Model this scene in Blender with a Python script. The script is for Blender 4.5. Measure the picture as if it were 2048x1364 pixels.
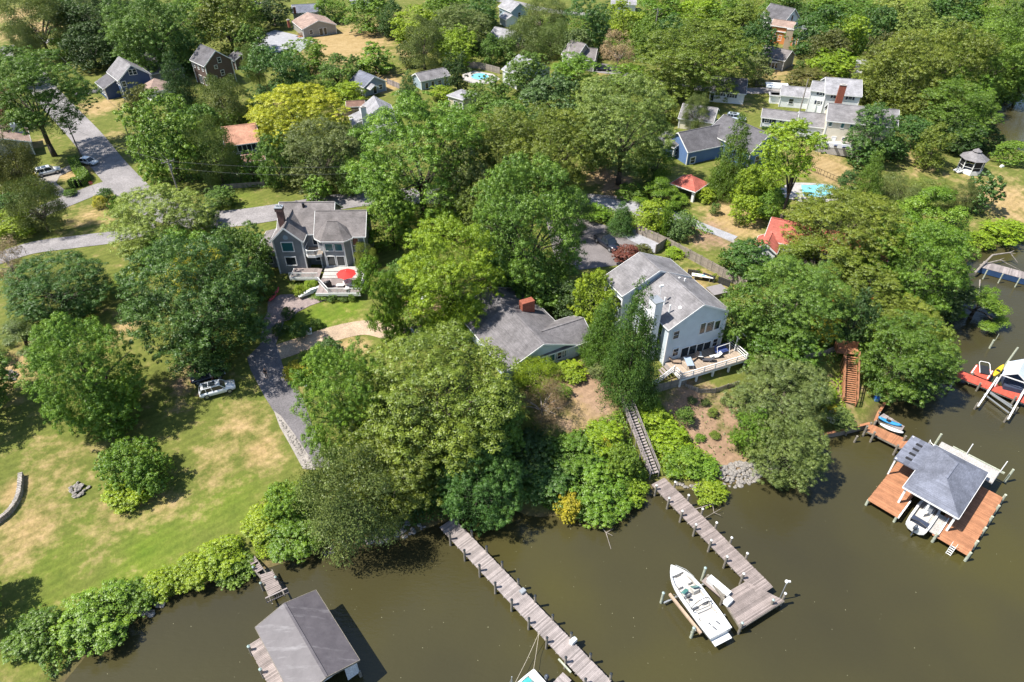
import bpy, math, random
import numpy as np
from mathutils import Vector, Matrix
R = math.radians
scene = bpy.context.scene
for o in list(bpy.data.objects): bpy.data.objects.remove(o, do_unlink=True)
col = scene.collection

# ------------------------------------------------------------------ camera
CAM_Z = 68.0; TILT = R(39); FPX = 1365.0          # photograph 2048 x 1364
cam_d = bpy.data.cameras.new('camera'); cam = bpy.data.objects.new('camera', cam_d); col.objects.link(cam)
cam.location = (0, 0, CAM_Z); cam.rotation_euler = (R(90) - TILT, 0, 0)
cam_d.sensor_width = 36.0; cam_d.lens = 36.0 * FPX / 2048; cam_d.clip_start = 0.5; cam_d.clip_end = 3000
scene.camera = cam
scene.render.resolution_x = 1024; scene.render.resolution_y = 682

# ------------------------------------------------------------------ sky and sun
SUN_EL = R(58); TO_SUN = Vector((-0.98 * math.cos(SUN_EL), -0.19 * math.cos(SUN_EL), math.sin(SUN_EL))).normalized()
w = bpy.data.worlds.new('World'); scene.world = w; w.use_nodes = True
nt = w.node_tree; nt.nodes.clear()
sky = nt.nodes.new('ShaderNodeTexSky'); sky.sky_type = 'NISHITA'; sky.sun_disc = False
sky.sun_elevation = SUN_EL; sky.sun_rotation = math.atan2(TO_SUN.x, TO_SUN.y) % (2 * math.pi)
sky.air_density = 1.0; sky.dust_density = 0.6; sky.ozone_density = 1.5
bg = nt.nodes.new('ShaderNodeBackground'); bg.inputs['Strength'].default_value = 0.105
wo = nt.nodes.new('ShaderNodeOutputWorld')
nt.links.new(sky.outputs[0], bg.inputs[0]); nt.links.new(bg.outputs[0], wo.inputs[0])
sd = bpy.data.lights.new('sun', 'SUN'); sun = bpy.data.objects.new('sun', sd); col.objects.link(sun)
sd.energy = 5.0; sd.angle = R(0.53); sd.color = (1.0, 0.95, 0.86)
sun.rotation_euler = (-TO_SUN).to_track_quat('-Z', 'Y').to_euler(); sun.location = (-60, -10, 120)
vs = scene.view_settings; vs.view_transform = 'Standard'; vs.look = 'None'; vs.exposure = 0.95; vs.gamma = 1.0
vs.use_curve_mapping = False

# ------------------------------------------------------------------ pixel -> place
SN, CS = math.sin(TILT), math.cos(TILT)
def ray(x, y):
    u = (x - 1024) / FPX; v = (682 - y) / FPX
    return (u, CS + v * SN, -SN + v * CS)
def at(x, y, z):
    d = ray(x, y); t = (z - CAM_Z) / d[2]
    return Vector((d[0] * t, d[1] * t, z))
def depth(p): return p[1] * CS + (CAM_Z - p[2]) * SN
def ppm(p): return FPX / depth(p)

# ------------------------------------------------------------------ terrain height
SHORE_PX = [(-500, 1600), (60, 1480), (130, 1364), (190, 1290), (250, 1245), (330, 1195), (420, 1165), (500, 1150), (560, 1128),
 (640, 1105), (720, 1098), (800, 1078), (870, 1050), (930, 1030), (1010, 1018), (1080, 1035), (1170, 1020), (1250, 1003),
 (1310, 975), (1375, 978), (1450, 972), (1530, 948), (1575, 935), (1625, 900), (1680, 872), (1745, 852), (1752, 832),
 (1778, 795), (1810, 765), (1850, 705), (1885, 655), (1905, 610), (1925, 560), (1935, 525), (1965, 497), (2030, 487), (2150, 480),
 (2330, 440), (2330, 360), (2160, 318), (2060, 304), (1995, 292), (1962, 262), (1952, 222), (1985, 175), (2050, 135), (2160, 90)]
_sh = [at(x, y, 0) for x, y in SHORE_PX]
LAND = np.array([(p.x, p.y) for p in _sh] + [(420, 330), (900, 420), (900, 1200), (-1200, 1200), (-1200, 10)])
def sstep(a, b, x):
    t = np.clip((x - a) / (b - a), 0, 1); return t * t * (3 - 2 * t)
def sdist(X, Y):
    X = np.asarray(X, float); Y = np.asarray(Y, float)
    d2 = np.full(X.shape, 1e12); ins = np.zeros(X.shape, bool); n = len(LAND)
    for i in range(n):
        ax, ay = LAND[i]; bx, by = LAND[(i + 1) % n]
        ex, ey = bx - ax, by - ay
        t = np.clip(((X - ax) * ex + (Y - ay) * ey) / (ex * ex + ey * ey), 0, 1)
        d2 = np.minimum(d2, (X - ax - t * ex) ** 2 + (Y - ay - t * ey) ** 2)
        if by != ay:
            ins ^= ((ay > Y) != (by > Y)) & (X < ex * (Y - ay) / (by - ay) + ax)
    d = np.sqrt(d2); return np.where(ins, d, -d)
def hgt(X, Y):
    X = np.asarray(X, float); Y = np.asarray(Y, float)
    d = sdist(X, Y); dp = np.maximum(d, 0)
    hl = 0.9 * sstep(0, 2.2, dp) + 4.6 * sstep(0, 60, dp)
    hr = 0.5 * sstep(0, 1.2, dp) + 5.0 * sstep(0.3, 13 + 10 * sstep(14, 21, X) * (1 - sstep(34, 44, X)), dp)
    hf = 0.7 * sstep(0, 2.5, dp) + 4.8 * sstep(0, 48, dp)
    wr = sstep(-26, -10, X)
    h = hl * (1 - wr) + hr * wr
    wf = sstep(56, 74, X) * sstep(96, 118, Y)
    h = h * (1 - wf) + hf * wf
    h = h + 0.12 * np.sin(X * 0.11 + 1) * np.cos(Y * 0.09) * sstep(3, 18, dp)
    return np.where(d > 0, h, -1.6 * sstep(0, 4, -d) - 0.04)
def hz(x, y): return float(hgt(np.array([x]), np.array([y]))[0])
_ts = np.linspace(40, 420, 760)
def gp(x, y, dz=0.0):
    """where the view through a pixel meets the ground (dz above it)"""
    d = ray(x, y)
    X = d[0] * _ts; Y = d[1] * _ts; Z = CAM_Z + d[2] * _ts
    f = Z - np.maximum(hgt(X, Y), 0.0) - dz
    k = np.nonzero(f < 0)[0]
    if len(k) == 0: return at(x, y, 5.5 + dz)
    i = max(k[0], 1); a = f[i - 1] / (f[i - 1] - f[i]); t = _ts[i - 1] + a * (_ts[i] - _ts[i - 1])
    return Vector((d[0] * t, d[1] * t, CAM_Z + d[2] * t))

# ------------------------------------------------------------------ mesh and object helpers
def tag(o, label=None, cat=None, group=None, kind=None):
    if label: o['label'] = label
    if cat: o['category'] = cat
    if group: o['group'] = group
    if kind: o['kind'] = kind
    return o
def empty(name, loc=(0, 0, 0), rz=0.0, label=None, cat=None, group=None):
    o = bpy.data.objects.new(name, None); col.objects.link(o); o.location = loc; o.rotation_euler = (0, 0, rz)
    o.empty_display_size = 0.3
    return tag(o, label, cat, group)
def link_mesh(name, me, parent=None):
    o = bpy.data.objects.new(name, me); col.objects.link(o)
    if parent: o.parent = parent
    return o
def copy_tree(o, parent=None):
    c = o.copy(); col.objects.link(c); c.parent = parent
    for ch in list(o.children): copy_tree(ch, c)
    return c
class MB:
    def __init__(s): s.v = []; s.f = []; s.m = []; s.M = None; s.mi = 0
    def _add(s, vs, fs):
        b = len(s.v)
        if s.M is not None: vs = [tuple(s.M @ Vector(v)) for v in vs]
        s.v += [tuple(v) for v in vs]; s.f += [tuple(i + b for i in f) for f in fs]; s.m += [s.mi] * len(fs); return s
    def box(s, c, d, rz=0.0):
        x, y, z = c; a, b, h = d[0] / 2, d[1] / 2, d[2] / 2; co, si = math.cos(rz), math.sin(rz)
        vs = [(x + co * p - si * q, y + si * p + co * q, z + r) for r in (-h, h) for p, q in ((-a, -b), (a, -b), (a, b), (-a, b))]
        return s._add(vs, [(3, 2, 1, 0), (4, 5, 6, 7), (0, 1, 5, 4), (1, 2, 6, 5), (2, 3, 7, 6), (3, 0, 4, 7)])
    def beam(s, p, q, wd, ht, up=(0, 0, 1)):
        p, q = Vector(p), Vector(q); d = (q - p).normalized(); up = Vector(up)
        sx = d.cross(up)
        if sx.length < 1e-4: sx = d.cross(Vector((1, 0, 0)))
        sx.normalize(); sz = sx.cross(d).normalized(); a, b = sx * wd / 2, sz * ht / 2
        vs = [p - a - b, p + a - b, p + a + b, p - a + b, q - a - b, q + a - b, q + a + b, q - a + b]
        return s._add([tuple(v) for v in vs], [(0, 1, 2, 3), (7, 6, 5, 4), (0, 4, 5, 1), (1, 5, 6, 2), (2, 6, 7, 3), (3, 7, 4, 0)])
    def tube(s, p, q, r0, r1=None, n=8, cap=True):
        r1 = r0 if r1 is None else r1; p, q = Vector(p), Vector(q); d = (q - p).normalized()
        a = d.orthogonal().normalized(); b = d.cross(a); vs = []
        for c, r in ((p, r0), (q, r1)):
            for i in range(n):
                t = 2 * math.pi * i / n; vs.append(tuple(c + a * (r * math.cos(t)) + b * (r * math.sin(t))))
        fs = [(i, (i + 1) % n, n + (i + 1) % n, n + i) for i in range(n)]
        if cap: fs += [tuple(range(n - 1, -1, -1)), tuple(range(n, 2 * n))]
        return s._add(vs, fs)
    def path(s, pts, rs, n=6):
        for i in range(len(pts) - 1): s.tube(pts[i], pts[i + 1], rs[i], rs[i + 1], n)
        return s
    def prism(s, poly, z0, z1):
        n = len(poly); vs = [(p[0], p[1], z0) for p in poly] + [(p[0], p[1], z1) for p in poly]
        ar = sum(poly[i][0] * poly[(i + 1) % n][1] - poly[(i + 1) % n][0] * poly[i][1] for i in range(n))
        fs = [(i, (i + 1) % n, n + (i + 1) % n, n + i) for i in range(n)] + [tuple(range(n - 1, -1, -1)), tuple(range(n, 2 * n))]
        if ar < 0: fs = [tuple(reversed(f)) for f in fs]
        return s._add(vs, fs)
    def sheet(s, quad, th):
        """a flat polygon given a thickness downwards along its normal"""
        P = [Vector(p) for p in quad]; nrm = (P[1] - P[0]).cross(P[-1] - P[0]).normalized()
        if nrm.z < 0: P.reverse(); nrm = -nrm
        n = len(P); vs = [tuple(p) for p in P] + [tuple(p - nrm * th) for p in P]
        return s._add(vs, [tuple(range(n)), tuple(range(2 * n - 1, n - 1, -1))] + [(i, n + i, n + (i + 1) % n, (i + 1) % n) for i in range(n)])
    def loft(s, rings, closed=True, cap=True):
        n = len(rings[0]); vs = [p for r in rings for p in r]; fs = []
        for k in range(len(rings) - 1):
            for i in range(n if closed else n - 1):
                j = (i + 1) % n; fs.append((k * n + i, k * n + j, (k + 1) * n + j, (k + 1) * n + i))
        if cap: fs += [tuple(range(n - 1, -1, -1)), tuple((len(rings) - 1) * n + i for i in range(n))]
        return s._add(vs, fs)
    def ball(s, c, r, nu=10, nv=6, zs=1.0, half=False):
        rings = []
        for k in range(nv + 1):
            t = (math.pi * (0.5 if half else 1.0)) * k / nv
            z = math.cos(t) * zs; q = max(math.sin(t), 0.02)
            rings.append([(c[0] + r * q * math.cos(2 * math.pi * i / nu), c[1] + r * q * math.sin(2 * math.pi * i / nu), c[2] + r * z) for i in range(nu)])
        return s.loft(rings)
    def mesh(s, name, mats, smooth=False):
        me = bpy.data.meshes.new(name); me.from_pydata(s.v, [], s.f)
        mats = mats if isinstance(mats, (list, tuple)) else [mats]
        for m in mats: me.materials.append(m)
        if len(mats) > 1: me.polygons.foreach_set('material_index', s.m)
        if smooth: me.polygons.foreach_set('use_smooth', [True] * len(s.f))
        me.update(); return me
    def build(s, name, mats, parent=None, smooth=False):
        return link_mesh(name, s.mesh(name, mats, smooth), parent)

# ------------------------------------------------------------------ materials
def srgb(r, g, b):
    f = lambda c: (c / 255 / 12.92) if c <= 10 else ((c / 255 + 0.055) / 1.055) ** 2.4
    return (f(r), f(g), f(b), 1)
def lin(c): return (c[0], c[1], c[2], 1)
def newmat(name):
    m = bpy.data.materials.new(name); m.use_nodes = True; n = m.node_tree; n.nodes.clear()
    out = n.nodes.new('ShaderNodeOutputMaterial'); b = n.nodes.new('ShaderNodeBsdfPrincipled')
    n.links.new(b.outputs[0], out.inputs[0]); return m, n, b
def noise_node(n, scale, detail=4, rough=0.6, vec=None, coord='Object', stretch=None):
    t = n.nodes.new('ShaderNodeTexNoise'); t.inputs['Scale'].default_value = scale
    t.inputs['Detail'].default_value = detail; t.inputs['Roughness'].default_value = rough
    if vec is None:
        vec = n.nodes.new('ShaderNodeNewGeometry').outputs['Position'] if coord == 'World' else n.nodes.new('ShaderNodeTexCoord').outputs[coord]
    if stretch:
        mp = n.nodes.new('ShaderNodeMapping'); mp.inputs['Scale'].default_value = stretch; n.links.new(vec, mp.inputs[0]); vec = mp.outputs[0]
    n.links.new(vec, t.inputs['Vector']); return t.outputs[0]
def ramp(n, fac, stops):
    r = n.nodes.new('ShaderNodeValToRGB'); n.links.new(fac, r.inputs[0]); e = r.color_ramp.elements
    while len(e) < len(stops): e.new(0.5)
    for i, (p, c) in enumerate(stops): e[i].position = p; e[i].color = lin(c)
    return r.outputs[0]
def mixc(n, fac, a, b, mode='MIX'):
    m = n.nodes.new('ShaderNodeMix'); m.data_type = 'RGBA'; m.blend_type = mode
    for k, v in ((0, fac), (6, a), (7, b)):
        if isinstance(v, bpy.types.NodeSocket): n.links.new(v, m.inputs[k])
        else: m.inputs[k].default_value = v if k == 0 else lin(v)
    return m.outputs[2]
def bump(n, b, h, strength=0.4, dist=0.05):
    bp = n.nodes.new('ShaderNodeBump'); bp.inputs['Strength'].default_value = strength; bp.inputs['Distance'].default_value = dist
    n.links.new(h, bp.inputs['Height']); n.links.new(bp.outputs[0], b.inputs['Normal'])
def mat(name, c, var=0.18, scale=2.0, rough=0.75, metallic=0.0, fine=None, bmp=0.0, stretch=None, spec=0.4):
    """a painted or natural surface: base colour with blotches, finer grain and relief"""
    m, n, b = newmat(name)
    c = np.array(c[:3]); lo = c * (1 - var); hi = np.minimum(c * (1 + var), 0.95)
    a = noise_node(n, scale, 5, 0.62, stretch=stretch)
    cc = ramp(n, a, [(0.3, tuple(lo)), (0.7, tuple(hi))])
    if fine:
        f = noise_node(n, fine, 2, 0.5, stretch=stretch)
        cc = mixc(n, 0.55, cc, ramp(n, f, [(0.32, (0.55,) * 3), (0.68, (1.35,) * 3)]), 'MULTIPLY')
        if bmp: bump(n, b, f, bmp)
    n.links.new(cc, b.inputs['Base Color']); b.inputs['Roughness'].default_value = rough; b.inputs['Metallic'].default_value = metallic
    b.inputs['Specular IOR Level'].default_value = spec
    return m
M = {}
def plank_mat(name, c, sc=(1, 1, 1), var=0.3):
    """weathered boards: per-island tone, long grain"""
    m, n, b = newmat(name); g = n.nodes.new('ShaderNodeNewGeometry')
    c = np.array(c[:3])
    t = ramp(n, g.outputs['Random Per Island'], [(0.0, tuple(c * (1 - var))), (1.0, tuple(np.minimum(c * (1 + var), .9)))])
    f = noise_node(n, 1.2, 6, 0.7)
    cc = mixc(n, 0.6, t, ramp(n, f, [(0.3, (0.6,) * 3), (0.7, (1.25,) * 3)]), 'MULTIPLY')
    f2 = noise_node(n, 14, 3, 0.6)
    cc = mixc(n, 0.4, cc, ramp(n, f2, [(0.3, (0.6,) * 3), (0.7, (1.3,) * 3)]), 'MULTIPLY')
    n.links.new(cc, b.inputs['Base Color']); b.inputs['Roughness'].default_value = 0.8; b.inputs['Specular IOR Level'].default_value = 0.3
    return m
def roof_mat(name, c, streak=0.48):
    """asphalt shingles: fine mottling, tab rows, a few long stains down the slope"""
    m, n, b = newmat(name); c = np.array(c[:3])
    br = n.nodes.new('ShaderNodeTexBrick'); br.inputs['Scale'].default_value = 1.0
    tc = n.nodes.new('ShaderNodeTexCoord'); sx = n.nodes.new('ShaderNodeSeparateXYZ'); n.links.new(tc.outputs['Object'], sx.inputs[0])
    ad = n.nodes.new('ShaderNodeMath'); ad.operation = 'ADD'; n.links.new(sx.outputs[0], ad.inputs[0]); n.links.new(sx.outputs[1], ad.inputs[1])
    cx = n.nodes.new('ShaderNodeCombineXYZ'); n.links.new(ad.outputs[0], cx.inputs[0]); zm = n.nodes.new('ShaderNodeMath'); zm.operation = 'MULTIPLY'; zm.inputs[1].default_value = 2.0; n.links.new(sx.outputs[2], zm.inputs[0]); n.links.new(zm.outputs[0], cx.inputs[1])
    n.links.new(cx.outputs[0], br.inputs['Vector'])
    br.inputs['Brick Width'].default_value = 0.42; br.inputs['Row Height'].default_value = 0.11; br.inputs['Mortar Size'].default_value = 0.012
    br.inputs['Color1'].default_value = lin(c * 0.86); br.inputs['Color2'].default_value = lin(np.minimum(c * 1.14, .9)); br.inputs['Mortar'].default_value = lin(c * 0.72)
    f = noise_node(n, 0.55, 6, 0.65)
    cc = mixc(n, 0.8, br.outputs[0], ramp(n, f, [(0.28, (1 - streak,) * 3), (0.72, (1 + streak * .8,) * 3)]), 'MULTIPLY')
    f3 = noise_node(n, 7, 2, 0.5)
    cc = mixc(n, 0.4, cc, ramp(n, f3, [(0.3, (0.7,) * 3), (0.7, (1.25,) * 3)]), 'MULTIPLY')
    n.links.new(cc, b.inputs['Base Color']); b.inputs['Roughness'].default_value = 0.85; b.inputs['Specular IOR Level'].default_value = 0.25
    bump(n, b, br.outputs['Fac'], 0.5, 0.02)
    return m
def siding_mat(name, c, var=0.08, row=0.14):
    """lapped boards: narrow relief rows with faint weathering"""
    m, n, b = newmat(name); c = np.array(c[:3])
    f = noise_node(n, 0.7, 5, 0.6)
    cc = ramp(n, f, [(0.3, tuple(c * (1 - var))), (0.7, tuple(np.minimum(c * (1 + var), .92)))])
    wv = n.nodes.new('ShaderNodeTexWave'); wv.wave_type = 'BANDS'; wv.bands_direction = 'Z'; wv.wave_profile = 'SAW'
    wv.inputs['Scale'].default_value = 0.314 / row; tc = n.nodes.new('ShaderNodeTexCoord'); n.links.new(tc.outputs['Object'], wv.inputs['Vector'])
    bump(n, b, wv.outputs['Fac'], 0.5, 0.03)
    n.links.new(cc, b.inputs['Base Color']); b.inputs['Roughness'].default_value = 0.6; b.inputs['Specular IOR Level'].default_value = 0.3
    return m
def glass_mat(name, c, rough=0.06):
    m, n, b = newmat(name); b.inputs['Base Color'].default_value = lin(c); b.inputs['Roughness'].default_value = rough
    b.inputs['Specular IOR Level'].default_value = 0.7; return m
def gloss_mat(name, c, rough=0.25, metallic=0.0, coat=0.0):
    m, n, b = newmat(name); f = noise_node(n, 3.0, 4, 0.6); c = np.array(c[:3])
    n.links.new(ramp(n, f, [(0.3, tuple(c * 0.9)), (0.7, tuple(np.minimum(c * 1.06, .95)))]), b.inputs['Base Color'])
    b.inputs['Roughness'].default_value = rough; b.inputs['Metallic'].default_value = metallic; b.inputs['Coat Weight'].default_value = coat
    return m

M['white'] = mat('white_paint', (.72, .72, .70), .06, 1.5, .5)
M['trim'] = mat('white_trim', (.70, .70, .69), .05, 2.0, .5)
M['glass'] = glass_mat('window_glass', (.02, .028, .035))
M['glass_teal'] = glass_mat('teal_window_glass', (.03, .12, .13), .1)
M['dark'] = mat('dark_opening', (.015, .015, .017), .2, 2, .8)
M['black'] = mat('black_plastic', (.02, .02, .022), .2, 3, .45)
M['brick'] = mat('red_brick', (.25, .075, .045), .25, 4, .85, fine=9, bmp=.4)
M['brick_dark'] = mat('brown_brick', (.13, .07, .06), .25, 4, .85, fine=9, bmp=.4)
M['concrete'] = mat('concrete', (.36, .34, .32), .15, .6, .85, fine=8)
M['stone'] = mat('field_stone', (.30, .27, .24), .3, 1.5, .9, fine=6, bmp=.5)
M['rock'] = mat('pale_rock', (.235, .215, .195), .35, 1.1, .9, fine=5, bmp=.6)
M['dock'] = plank_mat('grey_dock_boards', (.27, .235, .225), var=.28)
M['dock_brown'] = plank_mat('brown_grey_dock_boards', (.235, .195, .18), var=.28)
M['deck_orange'] = plank_mat('orange_brown_decking', (.34, .155, .08), var=.16)
M['deck_red'] = plank_mat('red_decking', (.46, .085, .055), var=.1)
M['deck_tan'] = plank_mat('tan_decking', (.34, .27, .21), var=.15)
M['deck_grey'] = plank_mat('grey_brown_decking', (.24, .20, .19), var=.2)
M['pile'] = mat('weathered_piling', (.19, .17, .14), .3, 3, .9, fine=9, bmp=.4)
M['pile_pale'] = mat('pale_green_piling', (.34, .36, .28), .25, 3, .9, fine=9, bmp=.4)
M['fence'] = plank_mat('weathered_fence', (.25, .215, .18), var=.2)
M['fence_dark'] = mat('dark_fence_panel', (.035, .035, .038), .2, 3, .7)
M['bark'] = mat('bark', (.075, .06, .045), .35, 2.5, .95, fine=10, bmp=.6, stretch=(1, 1, .25))
M['bark_pale'] = mat('pale_bark', (.25, .22, .19), .3, 2.5, .95, fine=10, bmp=.5, stretch=(1, 1, .25))
M['metal'] = gloss_mat('galvanised_metal', (.42, .44, .45), .45, .6)
M['wood_pole'] = mat('utility_pole_wood', (.13, .105, .085), .25, 3, .9, fine=9)
# ------------------------------------------------------------------ ground sheet
def zone_list():
    Z = []   # px, py, radius px (x), channel(0 dry,1 dirt,2 lush), amount
    for a in [(690, 85, 90, 0, .95), (760, 165, 45, 0, .9), (640, 130, 50, 0, .6), (205, 212, 42, 0, .7), (235, 270, 30, 0, .4), (105, 350, 25, 0, .7), (190, 430, 45, 0, .55),
              (60, 290, 25, 0, .7), (150, 345, 28, 0, .8), (1470, 440, 55, 0, .85), (1420, 470, 50, 1, .8), (1650, 335, 55, 0, .95), (2010, 400, 70, 0, .7), (1850, 330, 60, 0, .35),
              (1180, 770, 75, 1, .75), (1160, 800, 60, 0, .8), (1120, 810, 55, 1, .6), (1400, 860, 60, 1, 1.), (1440, 900, 50, 1, 1.), (1380, 810, 50, 1, .9), (1470, 840, 45, 1, .8),
              (870, 615, 40, 1, .85), (830, 600, 35, 1, .6), (690, 690, 50, 0, .5), (250, 655, 30, 0, .6), (30, 740, 55, 0, .7), (480, 850, 55, 0, .45), (430, 930, 60, 0, .35), (120, 930, 70, 0, .3),
              (60, 1060, 60, 0, .55), (230, 1030, 60, 0, .35), (330, 1010, 40, 0, .45), (520, 900, 40, 0, .6), (30, 980, 30, 0, .7), (370, 755, 60, 1, .5),
              (640, 640, 55, 2, 1.), (690, 620, 40, 2, 1.), (590, 650, 40, 2, .9), (250, 560, 50, 2, .5), (470, 395, 60, 2, .5), (300, 1130, 110, 2, .7), (450, 1010, 90, 2, .5), (120, 1120, 90, 2, .5), (60, 1250, 70, 2, .6), (540, 780, 30, 2, .5),
              (1560, 140, 60, 0, .6), (1740, 170, 40, 0, .6), (1690, 140, 40, 0, .5), (1230, 365, 45, 1, .8), (1190, 350, 30, 0, .7), (1230, 395, 40, 1, .6), (60, 60, 60, 0, .8), (20, 30, 40, 0, .9),
              (1480, 200, 40, 0, .3), (820, 100, 40, 0, .6), (1400, 560, 40, 0, .6), (1690, 780, 40, 1, .6), (1700, 830, 30, 0, .4), (1550, 160, 30, 0, .5), (560, 205, 30, 0, .5), (690, 230, 30, 0, .6), (1230, 145, 30, 0, .7), (1215, 290, 35, 0, .5)]:
        Z.append(a)
    return Z
def build_ground():
    def axis(spec):
        out = []
        for a, b, st in spec: out += list(np.arange(a, b, st))
        return np.array(out)
    xs = axis([(-1000, -240, 60), (-240, -75, 3), (-75, 90, 0.8), (90, 240, 3), (240, 1001, 60)])
    ys = axis([(-30, 24, 6), (24, 112, 0.8), (112, 330, 2.6), (330, 1100, 35)])
    X, Y = np.meshgrid(xs, ys); Z = hgt(X, Y)
    nx, ny = len(xs), len(ys)
    me = bpy.data.meshes.new('ground')
    V = np.stack([X, Y, Z], -1).reshape(-1, 3)
    i = np.arange(nx * ny).reshape(ny, nx)
    F = np.stack([i[:-1, :-1], i[:-1, 1:], i[1:, 1:], i[1:, :-1]], -1).reshape(-1, 4)
    me.from_pydata(V.tolist(), [], F.tolist())
    C = np.zeros((nx * ny, 4), np.float32); C[:, 3] = 1
    for px, py, r, ch, am in zone_list():
        p = gp(px, py); rw = r / ppm(p)
        dd = ((V[:, 0] - p.x) ** 2 + ((V[:, 1] - p.y) * 0.75) ** 2) / (rw * rw)
        C[:, ch] = np.maximum(C[:, ch], am * np.exp(-dd * 0.9))
    # wet mud strip at the waterline
    d = sdist(V[:, 0], V[:, 1]); C[:, 3] = np.clip(1 - np.abs(d) / 1.6, 0, 1)
    at_ = me.color_attributes.new('zone', 'FLOAT_COLOR', 'POINT'); at_.data.foreach_set('color', C.reshape(-1))
    me.polygons.foreach_set('use_smooth', [True] * len(F))
    m, n, b = newmat('lawn_and_soil')
    zc = n.nodes.new('ShaderNodeAttribute'); zc.attribute_name = 'zone'
    sp = n.nodes.new('ShaderNodeSeparateColor'); n.links.new(zc.outputs['Color'], sp.inputs[0])
    n1 = noise_node(n, 0.10, 6, 0.65, coord='World'); n2 = noise_node(n, 0.45, 7, 0.7, coord='World'); n3 = noise_node(n, 3.0, 4, 0.7, coord='World')
    grass = ramp(n, n2, [(0.25, (.075, .090, .02)), (0.5, (.115, .132, .028)), (0.75, (.185, .165, .055))])
    lush = ramp(n, n2, [(0.25, (.07, .12, .012)), (0.75, (.15, .19, .025))])
    dry = ramp(n, n2, [(0.25, (.24, .165, .065)), (0.75, (.37, .27, .14))])
    dirt = ramp(n, n2, [(0.25, (.17, .11, .07)), (0.75, (.33, .22, .145))])
    def thr(ch, lo, hi, ns):
        a = n.nodes.new('ShaderNodeMath'); a.operation = 'ADD'; n.links.new(ch, a.inputs[0])
        s_ = n.nodes.new('ShaderNodeMath'); s_.operation = 'SUBTRACT'; n.links.new(ns, s_.inputs[0]); s_.inputs[1].default_value = .5
        k = n.nodes.new('ShaderNodeMath'); k.operation = 'MULTIPLY'; n.links.new(s_.outputs[0], k.inputs[0]); k.inputs[1].default_value = 1.5
        n.links.new(k.outputs[0], a.inputs[1])
        r = n.nodes.new('ShaderNodeMapRange'); n.links.new(a.outputs[0], r.inputs[0]); r.inputs[1].default_value = lo; r.inputs[2].default_value = hi
        return r.outputs[0]
    c = mixc(n, thr(sp.outputs[2], .2, .8, n1), grass, lush)
    c = mixc(n, thr(sp.outputs[0], .12, .60, n2), c, dry)
    c = mixc(n, thr(sp.outputs[1], .25, .7, n2), c, dirt)
    mud = n.nodes.new('ShaderNodeMath'); mud.operation = 'MULTIPLY'; n.links.new(zc.outputs['Alpha'], mud.inputs[0]); mud.inputs[1].default_value = .85
    c = mixc(n, mud.outputs[0], c, (.11, .075, .045))
    c = mixc(n, 0.5, c, ramp(n, n3, [(0.3, (.6, .62, .6)), (0.7, (1.35, 1.32, 1.3))]), 'MULTIPLY')
    wv = n.nodes.new('ShaderNodeTexWave'); wv.inputs['Scale'].default_value = .28; wv.inputs['Distortion'].default_value = 3.0; wv.inputs['Detail'].default_value = 3; mp = n.nodes.new('ShaderNodeMapping'); mp.inputs['Rotation'].default_value = (0, 0, .9)
    n.links.new(n.nodes.new('ShaderNodeNewGeometry').outputs['Position'], mp.inputs[0]); n.links.new(mp.outputs[0], wv.inputs['Vector'])
    c = mixc(n, .35, c, ramp(n, wv.outputs['Fac'], [(0.2, (.82,) * 3), (0.8, (1.16,) * 3)]), 'MULTIPLY')
    n.links.new(c, b.inputs['Base Color']); b.inputs['Roughness'].default_value = .95; b.inputs['Specular IOR Level'].default_value = .15
    bump(n, b, n3, .6, .12)
    me.materials.append(m)
    return tag(link_mesh('ground', me), kind='structure')
build_ground()

def build_water():
    m, n, b = newmat('creek_water')
    g = n.nodes.new('ShaderNodeNewGeometry')
    big = noise_node(n, .035, 3, .5, vec=g.outputs['Position'])
    c = ramp(n, big, [(0.3, (.036, .032, .016)), (0.5, (.046, .041, .017)), (0.72, (.060, .053, .014))])
    n.links.new(c, b.inputs['Base Color']); b.inputs['Roughness'].default_value = .08; b.inputs['IOR'].default_value = 1.33
    b.inputs['Specular IOR Level'].default_value = .75
    r1 = noise_node(n, 1.6, 4, .6, vec=g.outputs['Position'], stretch=(.6, 1.6, 1)); r2 = noise_node(n, .22, 3, .6, vec=g.outputs['Position'])
    ml = n.nodes.new('ShaderNodeMath'); ml.operation = 'MULTIPLY'; n.links.new(r1, ml.inputs[0]); n.links.new(r2, ml.inputs[1])
    bump(n, b, ml.outputs[0], .8, .09)
    mb = MB(); mb._add([(-1000, -60, 0), (1000, -60, 0), (1000, 900, 0), (-1000, 900, 0)], [(0, 1, 2, 3)])
    tag(mb.build('creek_water', m), kind='structure')
build_water()

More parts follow.
